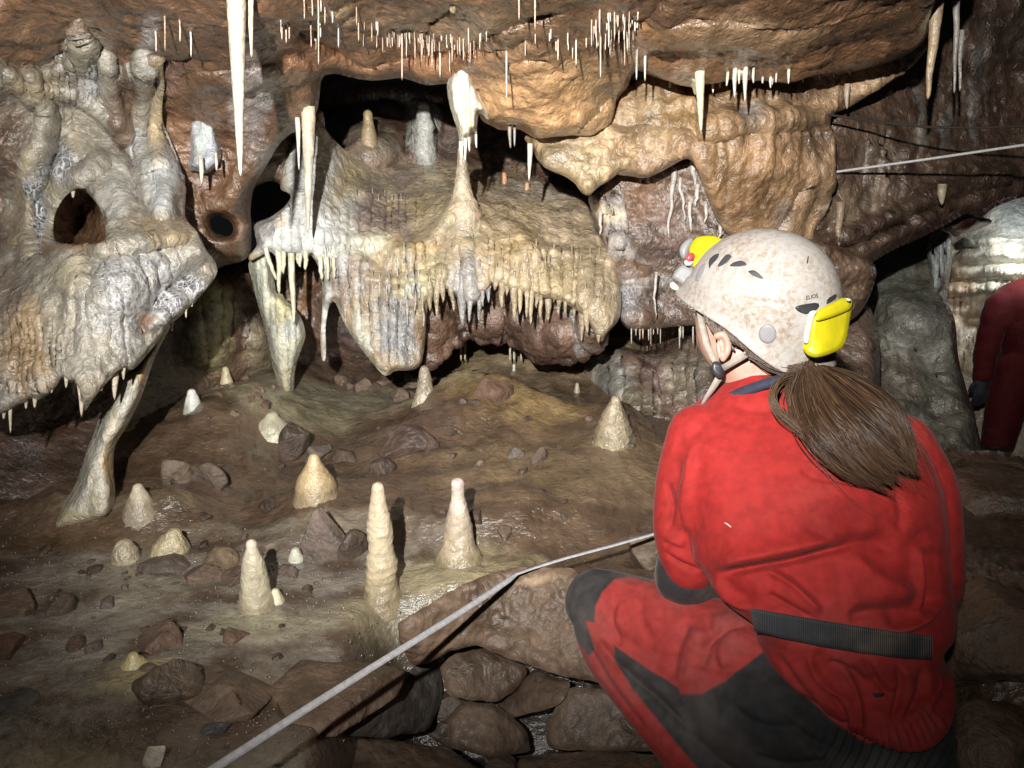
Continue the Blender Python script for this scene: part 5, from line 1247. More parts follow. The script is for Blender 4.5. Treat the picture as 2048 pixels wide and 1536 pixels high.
# ================================================================== PEOPLE
def ring_loft(rows, n=40, power=2.4):
    """closed body from horizontal sections seen in the photo: (py, x left, x right, depth of centre m, half thickness m)"""
    V = []; Q = []
    a = np.linspace(0, 2 * np.pi, n, endpoint=False)
    ca, sa = np.cos(a), np.sin(a)
    ex = np.sign(ca) * np.abs(ca) ** (2 / power); ez = np.sign(sa) * np.abs(sa) ** (2 / power)
    for py, xl, xr, dc, dh in rows:
        c = at((xl + xr) / 2, py, dc); hw = (xr - xl) / 2 * dc / F
        V.append(c[None] + ex[:, None] * hw * RT + ez[:, None] * dh * np.array((0, 1, 0)))
    k = len(rows)
    V = np.concatenate(V)
    i = np.arange(k - 1)[:, None] * n; j = np.arange(n)[None]; j2 = (j + 1) % n
    Q = np.stack([i + j, i + j2, i + n + j2, i + n + j], -1).reshape(-1, 4)
    c0 = V[:n].mean(0); c1 = V[-n:].mean(0); V = np.concatenate([V, [c0], [c1]])
    j = np.arange(n); j2 = (j + 1) % n
    T = np.concatenate([np.stack([np.full(n, k * n), j2, j], 1), np.stack([np.full(n, k * n + 1), (k - 1) * n + j, (k - 1) * n + j2], 1)])
    return V, Q, T


def spline(pts, k=24):
    """smooth path through points (Catmull-Rom)"""
    P = np.array(pts, float)
    if len(P) == 2: return P[0] + (P[1] - P[0]) * np.linspace(0, 1, k)[:, None]
    P = np.vstack([2 * P[0] - P[1], P, 2 * P[-1] - P[-2]])
    out = []
    seg = len(P) - 3
    for s_ in np.linspace(0, seg, k):
        i = min(int(s_), seg - 1); t = s_ - i
        a, b, c, d = P[i:i + 4]
        out.append(.5 * (2 * b + (c - a) * t + (2 * a - 5 * b + 4 * c - d) * t ** 2 + (3 * b - a - 3 * c + d) * t ** 3))
    return np.array(out)


def limb(pts, radii, n=18, k=26, flat=1.0):
    """tapered limb with round ends; points in world space"""
    P = spline(pts, k); r = np.interp(np.linspace(0, 1, k), np.linspace(0, 1, len(radii)), radii)
    t0 = P[0] - P[1]; t0 /= np.linalg.norm(t0); t1 = P[-1] - P[-2]; t1 /= np.linalg.norm(t1)
    e = [(.95, .3), (.75, .66), (.4, .92)]
    A = [P[0] + t0 * r[0] * c for c, s in e]; B = [P[-1] + t1 * r[-1] * c for c, s in e[::-1]]
    P = np.vstack([A, P, B]); r = np.concatenate([[r[0] * s for c, s in e], r, [r[-1] * s for c, s in e[::-1]]])
    tan = np.gradient(P, axis=0); tan /= np.linalg.norm(tan, axis=1)[:, None]
    ref = np.array((.13, .31, .94)); s = np.cross(tan, ref); s /= np.linalg.norm(s, axis=1)[:, None]; u = np.cross(tan, s)
    a = np.linspace(0, 2 * np.pi, n, endpoint=False)
    V = (P[:, None] + r[:, None, None] * (np.cos(a)[None, :, None] * s[:, None] + flat * np.sin(a)[None, :, None] * u[:, None])).reshape(-1, 3)
    k = len(P)
    i = np.arange(k - 1)[:, None] * n; j = np.arange(n)[None]; j2 = (j + 1) % n
    Q = np.stack([i + j, i + j2, i + n + j2, i + n + j], -1).reshape(-1, 4)
    V = np.concatenate([V, P[:1] + t0 * r[0] * .06, P[-1:] + t1 * r[-1] * .06])
    j = np.arange(n); j2 = (j + 1) % n
    T = np.concatenate([np.stack([np.full(n, k * n), j2, j], 1), np.stack([np.full(n, k * n + 1), (k - 1) * n + j, (k - 1) * n + j2], 1)])
    return V, Q, T


def ball(c, size, rot=(0, 0, 0), n=20):
    a = np.linspace(0, np.pi, n); P = []
    V = []
    for t in a[1:-1]:
        b = np.linspace(0, 2 * np.pi, n, endpoint=False)
        V.append(np.stack([np.sin(t) * np.cos(b), np.sin(t) * np.sin(b), np.full(n, np.cos(t))], 1))
    k = len(V); V = np.concatenate(V + [np.array([[0, 0, 1.], [0, 0, -1.]])])
    i = np.arange(k - 1)[:, None] * n; j = np.arange(n)[None]; j2 = (j + 1) % n
    Q = np.stack([i + j, i + n + j, i + n + j2, i + j2], -1).reshape(-1, 4)
    j = np.arange(n); j2 = (j + 1) % n
    T = np.concatenate([np.stack([np.full(n, k * n), j, j2], 1), np.stack([np.full(n, k * n + 1), (k - 1) * n + j2, (k - 1) * n + j], 1)])
    M = np.array(Matrix.Rotation(rot[2], 3, 'Z') @ Matrix.Rotation(rot[1], 3, 'Y') @ Matrix.Rotation(rot[0], 3, 'X'))
    return (V * np.array(size)) @ M.T + np.array(c), Q, T


def fuse(name, pieces, voxel, smooth_it=6):
    """melt overlapping pieces into one continuous skin"""
    V = []; Q = []; T = []; o = 0
    for v, q, t in pieces: V.append(v); Q.append(q + o); T.append(t + o); o += len(v)
    me = mesh_np(name, np.concatenate(V), np.concatenate(Q), tris=np.concatenate(T))
    tmp = bpy.data.objects.new('melt', me); COL.objects.link(tmp)
    md = tmp.modifiers.new('r', 'REMESH'); md.mode = 'VOXEL'; md.voxel_size = voxel; md.use_smooth_shade = True
    ms = tmp.modifiers.new('s', 'SMOOTH'); ms.factor = .5; ms.iterations = smooth_it
    dg = bpy.context.evaluated_depsgraph_get()
    out = bpy.data.meshes.new_from_object(tmp.evaluated_get(dg))
    bpy.data.objects.remove(tmp); out.name = name
    return out


def get_v(me):
    v = np.zeros(len(me.vertices) * 3, np.float32); me.vertices.foreach_get('co', v); v = v.reshape(-1, 3).astype(float)
    n = np.zeros(len(me.vertices) * 3, np.float32); me.vertices.foreach_get('normal', n)
    return v, n.reshape(-1, 3).astype(float)


def put_v(me, v):
    me.vertices.foreach_set('co', np.asarray(v, np.float32).ravel()); me.update()


def project(v):
    q = v - CAM; d = q @ FW
    return 1024 + F * (q @ RT) / d, 768 - F * (q @ UP) / d, d


def polyline_sd(x, y, pts):
    """distance to a line, which side of it (+ = above / left of travel) and position along it 0..1"""
    best = np.full(x.shape, 1e9); side = np.zeros(x.shape); along = np.zeros(x.shape)
    m = len(pts) - 1
    for i, ((x1, y1), (x2, y2)) in enumerate(zip(pts[:-1], pts[1:])):
        dx, dy = x2 - x1, y2 - y1; l = math.hypot(dx, dy)
        t = np.clip(((x - x1) * dx + (y - y1) * dy) / (l * l), 0, 1)
        d = np.hypot(x - x1 - t * dx, y - y1 - t * dy)
        s = ((y - y1) * dx - (x - x1) * dy) / l
        k = d < best
        best[k] = d[k]; side[k] = np.sign(s[k]); along[k] = ((i + t) / m)[k]
    return best, side, along


def folds(v, n, lines):
    """cloth folds: cloth stands up on the upper/left side of a line and tucks in under it. (points, width px, height m)"""
    x, y, d = project(v)
    face = (n @ FW < .25)
    out = np.zeros(len(v))
    for pts, w, h in lines:
        b, s, al = polyline_sd(x, y, spline([(p[0], p[1]) for p in pts], 14).tolist() if len(pts) > 2 else pts)
        fade = smooth(al, -.02, .22) * smooth(al, 1.02, .78)
        q = s * b / w
        prof = np.where(q < 0, -q * np.exp(1 + q / 1.4) * .75 / 1.0, -q * np.exp(-(q / 1.1) ** 2) * 2.1)
        out += np.where(face, prof * h * fade, 0)
    return out


def fabric(name, rough=.8, weave=900., dirt=(.16, .11, .08), dirt_amt=.12, sheen=.05):
    m, nt, p = new_mat(name); L_ = nt.links.new
    a = N(nt, 'ShaderNodeAttribute', attribute_name='Col'); tc = N(nt, 'ShaderNodeTexCoord')
    n1 = N(nt, 'ShaderNodeTexNoise', Scale=7., Detail=7., Roughness=.65); L_(tc.outputs['Object'], n1.inputs['Vector'])
    n2 = N(nt, 'ShaderNodeTexNoise', Scale=60., Detail=5.); L_(tc.outputs['Object'], n2.inputs['Vector'])
    n3 = N(nt, 'ShaderNodeTexNoise', Scale=weave, Detail=2.); L_(tc.outputs['Object'], n3.inputs['Vector'])
    f = ramp(nt, n2.outputs['Fac'], .3, .7, .86, 1.12)
    v = N(nt, 'ShaderNodeVectorMath', operation='SCALE'); L_(a.outputs['Color'], v.inputs[0]); L_(f, v.inputs['Scale'])
    ds = N(nt, 'ShaderNodeMath', operation='MULTIPLY'); L_(ramp(nt, n1.outputs['Fac'], .48, .75, 0., dirt_amt), ds.inputs[0]); L_(ramp(nt, n2.outputs['Fac'], .35, .6, .3, 1.), ds.inputs[1])
    c = mixc(nt, 'MIX', ds.outputs[0], v.outputs[0], (*dirt, 1))
    # mud rubbed into the cloth
    c2 = mixc(nt, 'MIX', a.outputs['Alpha'], c, (*[.6 * q + .12 for q in dirt], 1))
    L_(c2, p.inputs['Base Color'])
    b1 = N(nt, 'ShaderNodeBump', Strength=.25, Distance=.004); L_(n2.outputs['Fac'], b1.inputs['Height'])
    b2 = N(nt, 'ShaderNodeBump', Strength=.35, Distance=.0012); L_(n3.outputs['Fac'], b2.inputs['Height']); L_(b1.outputs['Normal'], b2.inputs['Normal'])
    L_(b2.outputs['Normal'], p.inputs['Normal'])
    p.inputs['Roughness'].default_value = rough; p.inputs['Specular IOR Level'].default_value = .25
    p.inputs['Sheen Weight'].default_value = sheen; p.inputs['Sheen Roughness'].default_value = .4
    return m


M_CLOTH = fabric('oversuit_fabric')
M_RUB = fabric('black_rubber_fabric', rough=.6, dirt=(.20, .16, .12), dirt_amt=.4, sheen=.1)
M_SKIN, _nt, _p = new_mat('skin')
_tc = N(_nt, 'ShaderNodeTexCoord'); _n = N(_nt, 'ShaderNodeTexNoise', Scale=40., Detail=5.); _nt.links.new(_tc.outputs['Object'], _n.inputs['Vector'])
_nt.links.new(mixc(_nt, 'MIX', ramp(_nt, _n.outputs['Fac'], .35, .65), (.36, .205, .155, 1), (.43, .265, .21, 1)), _p.inputs['Base Color'])
_p.inputs['Roughness'].default_value = .5; _p.inputs['Subsurface Weight'].default_value = .15; _p.inputs['Subsurface Scale'].default_value = .01
RED = (.30, .018, .016); RED2 = (.33, .036, .032); BLK = (.028, .028, .03)

# ------------------------------------------------------------------ the seated caver
caver = empty('person', at(1690, 1560, 1.22))
tag(caver, 'seated person seen from behind in a red caving suit and scuffed white helmet', 'person')

JR = [(742, 1480, 1640, 1.37, .06), (770, 1452, 1680, 1.365, .078), (800, 1420, 1725, 1.36, .096), (830, 1380, 1785, 1.352, .115), (862, 1352, 1824, 1.345, .13), (905, 1346, 1846, 1.338, .142), (960, 1352, 1862, 1.33, .152), (1030, 1366, 1872, 1.318, .158), (1100, 1386, 1876, 1.304, .16),
      (1150, 1412, 1880, 1.295, .158), (1195, 1448, 1884, 1.287, .154), (1225, 1482, 1880, 1.28, .146), (1255, 1500, 1868, 1.275, .137), (1290, 1514, 1866, 1.27, .135), (1312, 1534, 1878, 1.263, .143), (1338, 1570, 1872, 1.258, .148), (1360, 1612, 1856, 1.254, .148), (1378, 1652, 1832, 1.25, .142), (1390, 1702, 1790, 1.247, .13)]
jacket = fuse('jacket', [ring_loft(JR, power=2.35),
                         limb([at(1398, 872, 1.35), at(1374, 950, 1.35), at(1362, 1050, 1.35), at(1380, 1130, 1.36)], [.055, .052, .049, .047]),
                         limb([at(1800, 890, 1.34), at(1846, 980, 1.33), at(1858, 1090, 1.33), at(1856, 1180, 1.36), at(1800, 1235, 1.5)], [.056, .054, .054, .052, .046])], .0030, 16)
v, n = get_v(jacket)
x, y, d = project(v)
FOLDS = [([(1391, 885), (1381, 950), (1379, 1012), (1386, 1100)], 9, -.006),
         ([(1424, 1143), (1475, 1133), (1523, 1124), (1585, 1112), (1641, 1097), (1708, 1082)], 9, .021),
         ([(1520, 1124), (1586, 1163), (1622, 1196), (1650, 1222)], 8, -.008), ([(1432, 1150), (1460, 1190), (1506, 1216)], 8, -.008),
         ([(1846, 1090), (1847, 1150), (1852, 1245)], 10, -.010), ([(1770, 1262), (1836, 1240), (1893, 1190)], 9, -.010), ([(1606, 1040), (1670, 1072), (1760, 1072), (1800, 1110)], 16, .007),
         ([(1690, 1222), (1740, 1212), (1836, 1205)], 16, .009), ([(1700, 1090), (1770, 1150), (1838, 1180)], 20, -.007), ([(1340, 960), (1352, 1010), (1345, 1060)], 8, .006), ([(1328, 1098), (1360, 1120), (1404, 1138)], 6, .007), ([(1326, 1080), (1370, 1096)], 5, .004),
         ([(1535, 1180), (1570, 1200), (1640, 1240)], 7, .005), ([(1793, 980), (1806, 1020), (1800, 1070)], 10, .004), ([(1450, 800), (1520, 815), (1580, 800)], 9, .003), ([(1600, 930), (1640, 950), (1690, 955)], 9, .004),
         ([(1560, 1300), (1600, 1360), (1668, 1440)], 8, .005), ([(1620, 1300), (1640, 1350), (1690, 1400)], 8, -.006), ([(1690, 1330), (1720, 1390), (1730, 1470)], 7, -.006), ([(1730, 1310), (1760, 1360), (1790, 1390)], 7, .006), ([(1800, 1330), (1806, 1380), (1786, 1450)], 7, .007), ([(1660, 1380), (1690, 1420), (1700, 1470)], 6, .006), ([(1850, 1330), (1840, 1390), (1810, 1450)], 8, .006), ([(1878, 1340), (1880, 1380), (1850, 1440)], 6, -.004), ([(1655, 1320), (1690, 1330), (1750, 1370)], 7, .005)]
disp = folds(v, n, FOLDS) + .0045 * fbm(v, 5., 2, seed=3) + .0004 * fbm(v, 26., 3, seed=4, ridged=True)
hem = spline([(1560, 1330), (1640, 1432), (1700, 1474), (1750, 1488), (1820, 1472), (1880, 1430)], 40)
hb_, hs_, ha_ = polyline_sd(x, y, hem.tolist())
g = np.exp(-(hb_ / 26) ** 2)                                                # gathered elastic hem
disp += g * .0028 * np.sin(ha_ * 150 + 3 * fbm(v, 30., 2, seed=12)) * smooth(ha_, .25, .45) + g * .004
disp -= .006 * np.exp(-((y - (1236 + (x - 1507) * .155 + 16)) / 24) ** 2) * (x > 1440)
put_v(jacket, v + n * disp[:, None])
red = np.tile(np.array(RED), (len(v), 1)); t = smooth(y, 1180, 1330)[:, None]; red = red * (1 - t * .5) + np.array(RED2) * t * .5
wet = smooth(.12 + .5 * fbm(v, 6., 4, seed=21) - ((x - 1690) / 110) ** 2 - ((y - 1045) / 60) ** 2, -.9, -.1) + smooth(.9 - ((x - 1352) / 30) ** 2 - ((y - 980) / 110) ** 2 + .5 * fbm(v, 9., 4, seed=22), 0, 1)  # two darker patches, on the back and down the left sleeve
red = red * (1 - .22 * np.clip(wet, 0, 1))[:, None]
set_col(jacket, np.c_[red, .16 * smooth(fbm(v, 5., 5, .6, seed=30), .0, .5) * smooth(y, 1100, 1400)])
jo = link('jacket', jacket, M_CLOTH, caver)

# trousers with black patches
hipL, hipR = at(1600, 1400, 1.27), at(1780, 1410, 1.27)
knL, ank = at(1198, 1206, 1.50), at(1500, 1660, 1.22)
knR = at(1740, 1240, 1.72)
seat = ring_loft([(1240, 1520, 1860, 1.30, .10), (1290, 1500, 1864, 1.285, .118), (1340, 1490, 1874, 1.275, .132), (1400, 1480, 1880, 1.268, .142), (1460, 1480, 1882, 1.262, .148), (1530, 1490, 1876, 1.258, .148), (1590, 1520, 1860, 1.258, .13), (1640, 1570, 1830, 1.26, .09)])
trousers = fuse('trousers', [seat,
                             limb([hipL, at(1480, 1330, 1.335), at(1330, 1262, 1.42), knL], [.100, .094, .083, .066]),
                             limb([knL, at(1236, 1300, 1.44), at(1340, 1430, 1.33), ank], [.060, .064, .062, .05]),
                             limb([at(1560, 1440, 1.25), at(1430, 1400, 1.32), at(1300, 1300, 1.42)], [.10, .088, .06]),
                             limb([hipR, at(1770, 1330, 1.5), knR], [.095, .085, .065]), limb([knR, at(1740, 1400, 1.7), at(1720, 1500, 1.66)], [.06, .06, .05])], .0029, 14)
v, n = get_v(trousers); x, y, d = project(v)
TF = [([(1300, 1170), (1290, 1230), (1320, 1290)], 16, .004), ([(1390, 1240), (1366, 1300), (1350, 1370)], 15, .007), ([(1420, 1230), (1430, 1280), (1410, 1350)], 13, .006), ([(1466, 1236), (1440, 1300), (1452, 1350)], 12, .005), ([(1500, 1240), (1540, 1270), (1570, 1330)], 8, .006), ([(1400, 1300), (1430, 1270), (1500, 1240)], 8, .006),
      ([(1190, 1260), (1240, 1320), (1330, 1400), (1400, 1470)], 9, -.007), ([(1170, 1270), (1230, 1370), (1300, 1460)], 8, .004), ([(1240, 1200), (1230, 1240), (1250, 1290)], 7, .003), ([(1460, 1400), (1520, 1440), (1600, 1450)], 12, .004), ([(1560, 1420), (1620, 1470), (1680, 1500)], 10, .004), ([(1500, 1500), (1580, 1520), (1680, 1510)], 10, .004)]
disp = folds(v, n, TF) + .0035 * fbm(v, 6., 2, seed=5) + .0005 * fbm(v, 30., 3, seed=6, ridged=True)
g = smooth(y, 1440, 1480) * smooth(x, 1600, 1680); disp += g * .0026 * np.sin((x + .5 * y) / 3.4 + 4 * fbm(v, 12., 2, seed=14))
put_v(trousers, v + n * disp[:, None])
PANEL = [(1225, 1287), (1264, 1313), (1356, 1377), (1358, 1388), (1404, 1388), (1453, 1364), (1530, 1300), (1560, 1343), (1663, 1441), (1734, 1487), (1837, 1461), (1883, 1405), (1960, 1420), (1960, 1760), (1560, 1760), (1470, 1610), (1412, 1556), (1345, 1476), (1264, 1374), (1233, 1323)]
KNEE = [(1080, 1203), (1100, 1120), (1180, 1080), (1260, 1090), (1310, 1150), (1299, 1166), (1262, 1154), (1230, 1158), (1204, 1185), (1191, 1212), (1189, 1246), (1170, 1240), (1190, 1296), (1176, 1312), (1140, 1260)]
wx = x + 1.5 * fbm(v, 14., 2, seed=1); wy = y + 1.5 * fbm(v, 14., 2, seed=2)
def inout(poly):
    e_, _, _ = edge_dist(wx, wy, [poly]); return np.where(inside(wx, wy, poly), e_, -e_)
sdp = np.maximum(inout(PANEL), inout(KNEE)); isb = sdp > 0
wb = smooth(sdp, -2.2, 2.2)[:, None]
c = np.array(BLK) * wb + np.array(RED2) * (1 - wb)
mud = smooth(fbm(v, 6., 5, .6, seed=31), -.1, .45) * np.where(isb, .34, .20)
set_col(trousers, np.c_[c, mud])
link('trousers', trousers, M_CLOTH, caver)

# left forearm in a black sleeve and gloved hands
def hand(name, wrist, fwd, up_, m, parent, size=1.0, curl=.5, col=BLK, side=1):
    """gloved hand: palm, four bent fingers of different lengths and a thumb"""
    f = np.array(fwd, float); f /= np.linalg.norm(f); u_ = np.array(up_, float); u_ -= f * (u_ @ f); u_ /= np.linalg.norm(u_); s_ = np.cross(f, u_) * side
    w = np.array(wrist, float); S_ = size
    pc = [limb([w, w + f * .035 * S_, w + f * .085 * S_], [.026 * S_, .034 * S_, .032 * S_], flat=.62)]
    for i, L_ in enumerate((.066, .076, .072, .056)):
        o = w + f * .085 * S_ + s_ * (.027 - .018 * i) * S_
        b = o + f * L_ * .45 * S_ - u_ * .10 * L_ * curl * S_
        e = b + f * L_ * .35 * S_ - u_ * .45 * L_ * curl * S_
        g_ = e + f * L_ * .18 * S_ - u_ * .45 * L_ * curl * S_
        pc.append(limb([o, b, e, g_], [.0105 * S_, .0098 * S_, .009 * S_, .008 * S_], n=10, k=12))
    o = w + f * .03 * S_ + s_ * .024 * S_
    pc.append(limb([o, o + (f * .028 + s_ * .022) * S_, o + (f * .058 + s_ * .026 - u_ * .012) * S_], [.013 * S_, .0115 * S_, .009 * S_], n=10, k=12))
    me = fuse(name, pc, .0042 * S_, 2); set_col(me, np.tile(np.array((*col, .05)), (len(me.vertices), 1)))
    return link(name, me, m, parent)


sl = fuse('sleeve', [limb([at(1376, 1100, 1.362), at(1372, 1150, 1.385), at(1392, 1176, 1.44), at(1470, 1190, 1.58)], [.046, .056, .052, .036])], .005, 5)
v, n = get_v(sl); put_v(sl, v + n * (.003 * fbm(v, 22., 3, seed=8))[:, None]); set_col(sl, np.tile(np.array((*BLK, .03)), (len(v), 1)))
link('forearm_sleeve', sl, M_RUB, caver)
hand('glove', at(1475, 1190, 1.59), (1, .35, -.15), (0, .2, 1), M_RUB, caver, 1.0, .6)
hand('glove', at(1690, 1226, 1.62), (-1, .3, -.1), (0, .2, 1), M_RUB, caver, 1.0, .6, side=-1)
for px_, py_, d_ in ((1520, 1700, 1.19), (1716, 1530, 1.66)):
    bt = fuse('boot', [limb([at(px_, py_ - 60, d_), at(px_, py_, d_)], [.05, .052]), limb([at(px_, py_, d_), at(px_ + 60, py_ + 40, d_ + .1)], [.05, .04], flat=.8)], .006, 3)
    set_col(bt, np.tile(np.array((*BLK, .2)), (len(bt.vertices), 1))); link('boot', bt, M_RUB, caver)

# belt: a ribbed webbing band lying on the cinched waist
def on_body(px, py, tree_d, off):
    return at(px, py, float(tree_d(px, py)[0]) - off)

jd = on_mesh(jo)
bpts = []
top = [(1500, 1216), (1560, 1226), (1640, 1240), (1720, 1253), (1800, 1264), (1866, 1272)]; bot = [(1508, 1262), (1560, 1276), (1640, 1293), (1720, 1306), (1800, 1316), (1864, 1320)]
k_ = 60; tt = np.linspace(0, 1, k_)
def lerp_line(L_): return np.stack([np.interp(tt, np.linspace(0, 1, len(L_)), [p[i] for p in L_]) for i in (0, 1)], 1)
TL, BL_ = lerp_line(top), lerp_line(bot)
rows = 7; grid = []
for a in range(rows):
    w = a / (rows - 1); line = TL * (1 - w) + BL_ * w
    dd = np.array([min(float(jd(p[0], p[1])[0]), 1.30) for p in line])
    grid.append(line.tolist())
    if a == 0: dmin = dd
    else: dmin = np.minimum(dmin, dd)
ker = np.ones(9) / 9; dmin = np.convolve(np.pad(dmin, 4, mode='edge'), ker, 'valid')
outer = [at(np.array([p[0] for p in r_]), np.array([p[1] for p in r_]), dmin - .006) for r_ in grid]
inner = [at(np.array([p[0] for p in r_]), np.array([p[1] for p in r_]), dmin + .004) for r_ in (grid[0], grid[-1])]
V_ = np.concatenate([inner[0]] + outer + [inner[1]]); R_ = rows + 2
i = np.arange(R_ - 1)[:, None] * k_; j = np.arange(k_ - 1)[None]
Q_ = np.stack([i + j, i + j + 1, i + k_ + j + 1, i + k_ + j], -1).reshape(-1, 4)
M_BELT, nt, p = new_mat('ribbed_belt_webbing')
tc = N(nt, 'ShaderNodeTexCoord'); wv = N(nt, 'ShaderNodeTexWave', Scale=110., Distortion=.3); wv.bands_direction = 'X'; nt.links.new(tc.outputs['Object'], wv.inputs['Vector'])
nz_ = N(nt, 'ShaderNodeTexNoise', Scale=16., Detail=6.); nt.links.new(tc.outputs['Object'], nz_.inputs['Vector'])
nt.links.new(mixc(nt, 'MIX', ramp(nt, nz_.outputs['Fac'], .45, .75), (.035, .037, .042, 1), (.11, .09, .07, 1)), p.inputs['Base Color'])
bb = N(nt, 'ShaderNodeBump', Strength=.6, Distance=.002); nt.links.new(wv.outputs['Fac'], bb.inputs['Height']); nt.links.new(bb.outputs['Normal'], p.inputs['Normal']); p.inputs['Roughness'].default_value = .65
link('belt', mesh_np('belt', V_, Q_), M_BELT, caver)

# head and neck, one skin
HDR = [(520, 1420, 1600, 1.42, .05), (560, 1400, 1632, 1.415, .075), (600, 1394, 1640, 1.41, .084), (640, 1392, 1636, 1.408, .086), (675, 1394, 1622, 1.405, .083), (705, 1402, 1604, 1.402, .078), (728, 1416, 1586, 1.398, .070), (745, 1434, 1574, 1.392, .064), (765, 1446, 1574, 1.386, .060), (800, 1444, 1590, 1.38, .062), (850, 1430, 1640, 1.37, .07)]
fwd = np.array((-.80, .60, 0.))
fwd = np.array((-.55, .83, 0.))
fc = at(1452, 640, 1.47)
body = fuse('body', [ring_loft(HDR, power=2.1), ball(fc + np.array((-.004, .02, -.035)), (.045, .045, .05)), ball(fc + fwd * .052 + np.array((0, 0, -.01)), (.012, .012, .02)), ball(fc + fwd * .056 + np.array((0, 0, -.024)), (.016, .016, .012)), ball(fc + fwd * .036 + np.array((0, 0, -.055)), (.02, .02, .009)),
                     limb([at(1560, 860, 1.37), at(1600, 1050, 1.32), at(1680, 1300, 1.28)], [.10, .12, .12])], .0055, 4)
v, n = get_v(body)
bo = link('body', body, M_SKIN, caver)
for s_ in (-1, 1):
    side = np.array((-.83, -.55, 0.)) * s_
    link('eye', mesh_np('eye', *(lambda b: (b[0], b[1]))(ball(fc + fwd * .034 + side * .03 + np.array((0, 0, .012)), (.011, .011, .011), n=14)), tris=ball((0, 0, 0), (1, 1, 1), n=14)[2]), plain('eye', (.6, .58, .55), .2), bo)
# ear
ear = fuse('ear', [limb([at(1434, 672, 1.312), at(1446, 670, 1.308), at(1455, 684, 1.308), at(1454, 704, 1.31), at(1446, 718, 1.314)], [.006, .0065, .0065, .006, .005], n=10), ball(at(1443, 694, 1.318), (.009, .008, .019)), limb([at(1436, 690, 1.313), at(1440, 712, 1.313)], [.004, .005], n=8)], .0016, 2)
link('ear', ear, M_SKIN, bo)

# helmet shell
HC = at(1527, 606, 1.372)
hf = np.array((-.79, .60, .10)); hf /= np.linalg.norm(hf)
hs = np.cross(np.array((0, 0, 1.)), hf); hs /= np.linalg.norm(hs)      # towards her left
hu = np.cross(hf, hs)
def helm(th, ph):
    """th around from the front, ph 0 at the rim to 1 at the crown"""
    rim = -.012 + .006 * np.cos(th) - .030 * np.exp(-((np.abs(th) - 2.0) / .75) ** 2) - .062 * smooth(np.abs(th), 1.35, 2.75)
    c_, s_ = np.cos(th), np.sin(th)
    A = np.where(c_ > 0, .137, .128); B = .112
    z0 = rim
    z = z0 + (.127 - z0) * np.sin(ph * np.pi / 2) ** 1.02
    zz = np.clip(z / .127, -1, 1)
    prof = np.where(z > 0, np.sqrt(np.clip(1 - np.abs(zz) ** 2.15, 0, 1)), 1.0 + .10 * z)
    band = smooth(z, .030, .022) * .005 + .006 * np.exp(-((ph) / .05) ** 2)   # step round the lower band and rolled rim
    front = .012 * np.exp(-(th / .7) ** 2) * smooth(z, .03, -.01)
    r = prof + (band + 0) / .13
    P = HC + (c_ * (A * r + front))[..., None] * hf + (s_ * B * r)[..., None] * hs + z[..., None] * hu
    return P
TH, PH = np.meshgrid(np.linspace(-np.pi, np.pi, 220, endpoint=False), np.concatenate([np.linspace(0, .12, 14), np.linspace(.13, 1, 90)]))
hv = helm(TH, PH); hh, hw = TH.shape
inn = HC + (hv[0] - HC) * .93 ; inn2 = HC + (helm(TH[:1], PH[:1] * 0 + .35)[0] - HC) * .9
VV = np.concatenate([inn2, inn, hv.reshape(-1, 3)]); hh += 2
i = np.arange(hh - 1)[:, None] * hw; j = np.arange(hw)[None]; j2 = (j + 1) % hw
QQ = np.stack([i + j, i + j2, i + hw + j2, i + hw + j], -1).reshape(-1, 4)
M_HELM, nt, p = new_mat('scuffed_white_plastic')
tc = N(nt, 'ShaderNodeTexCoord'); L_ = nt.links.new
n1 = N(nt, 'ShaderNodeTexNoise', Scale=14., Detail=8., Roughness=.7); L_(tc.outputs['Object'], n1.inputs['Vector'])
n2 = N(nt, 'ShaderNodeTexNoise', Scale=110., Detail=6., Roughness=.75); L_(tc.outputs['Object'], n2.inputs['Vector'])
mp = N(nt, 'ShaderNodeMapping'); mp.inputs['Rotation'].default_value = (.4, .9, .3); mp.inputs['Scale'].default_value = (30, 240, 240); L_(tc.outputs['Object'], mp.inputs['Vector'])
n3 = N(nt, 'ShaderNodeTexNoise', Scale=1., Detail=4.); L_(mp.outputs['Vector'], n3.inputs['Vector'])
ma = N(nt, 'ShaderNodeMath', operation='MULTIPLY'); L_(ramp(nt, n1.outputs['Fac'], .36, .62, .12, 1.), ma.inputs[0]); L_(ramp(nt, n2.outputs['Fac'], .40, .62, .1, 1.), ma.inputs[1])
c1 = mixc(nt, 'MIX', ma.outputs[0], (.315, .30, .285, 1), (.21, .155, .11, 1))
L_(mixc(nt, 'MIX', ramp(nt, n3.outputs['Fac'], .58, .72, 0, .35), c1, (.19, .14, .10, 1)), p.inputs['Base Color'])
bb = N(nt, 'ShaderNodeBump', Strength=.15, Distance=.002); L_(n2.outputs['Fac'], bb.inputs['Height']); L_(bb.outputs['Normal'], p.inputs['Normal'])
p.inputs['Roughness'].default_value = .5; p.inputs['Specular IOR Level'].default_value = .4
helmet = link('helmet', mesh_np('helmet', VV, QQ), M_HELM, caver)
tag(helmet, 'scuffed white helmet')
hd_ = on_mesh(helmet)
M_VENT = plain('helmet_foam', (.035, .035, .04), .6, 200, .2); M_PLUG = plain('grey_plastic', (.19, .18, .19), .5, 200, .15); M_YEL = plain('yellow_plastic', (.42, .365, .008), .45, 150, .15, .12)
M_GREYP = plain('lamp_grey', (.16, .16, .165), .5, 200, .2); M_REDP = plain('red_button', (.55, .03, .04), .4); M_BLKP = plain('black_plastic', (.025, .025, .028), .4); M_STRAP = plain('strap_webbing', (.27, .24, .205), .8, 900, .4); M_LENS = plain('lamp_lens', (.45, .46, .36), .2)
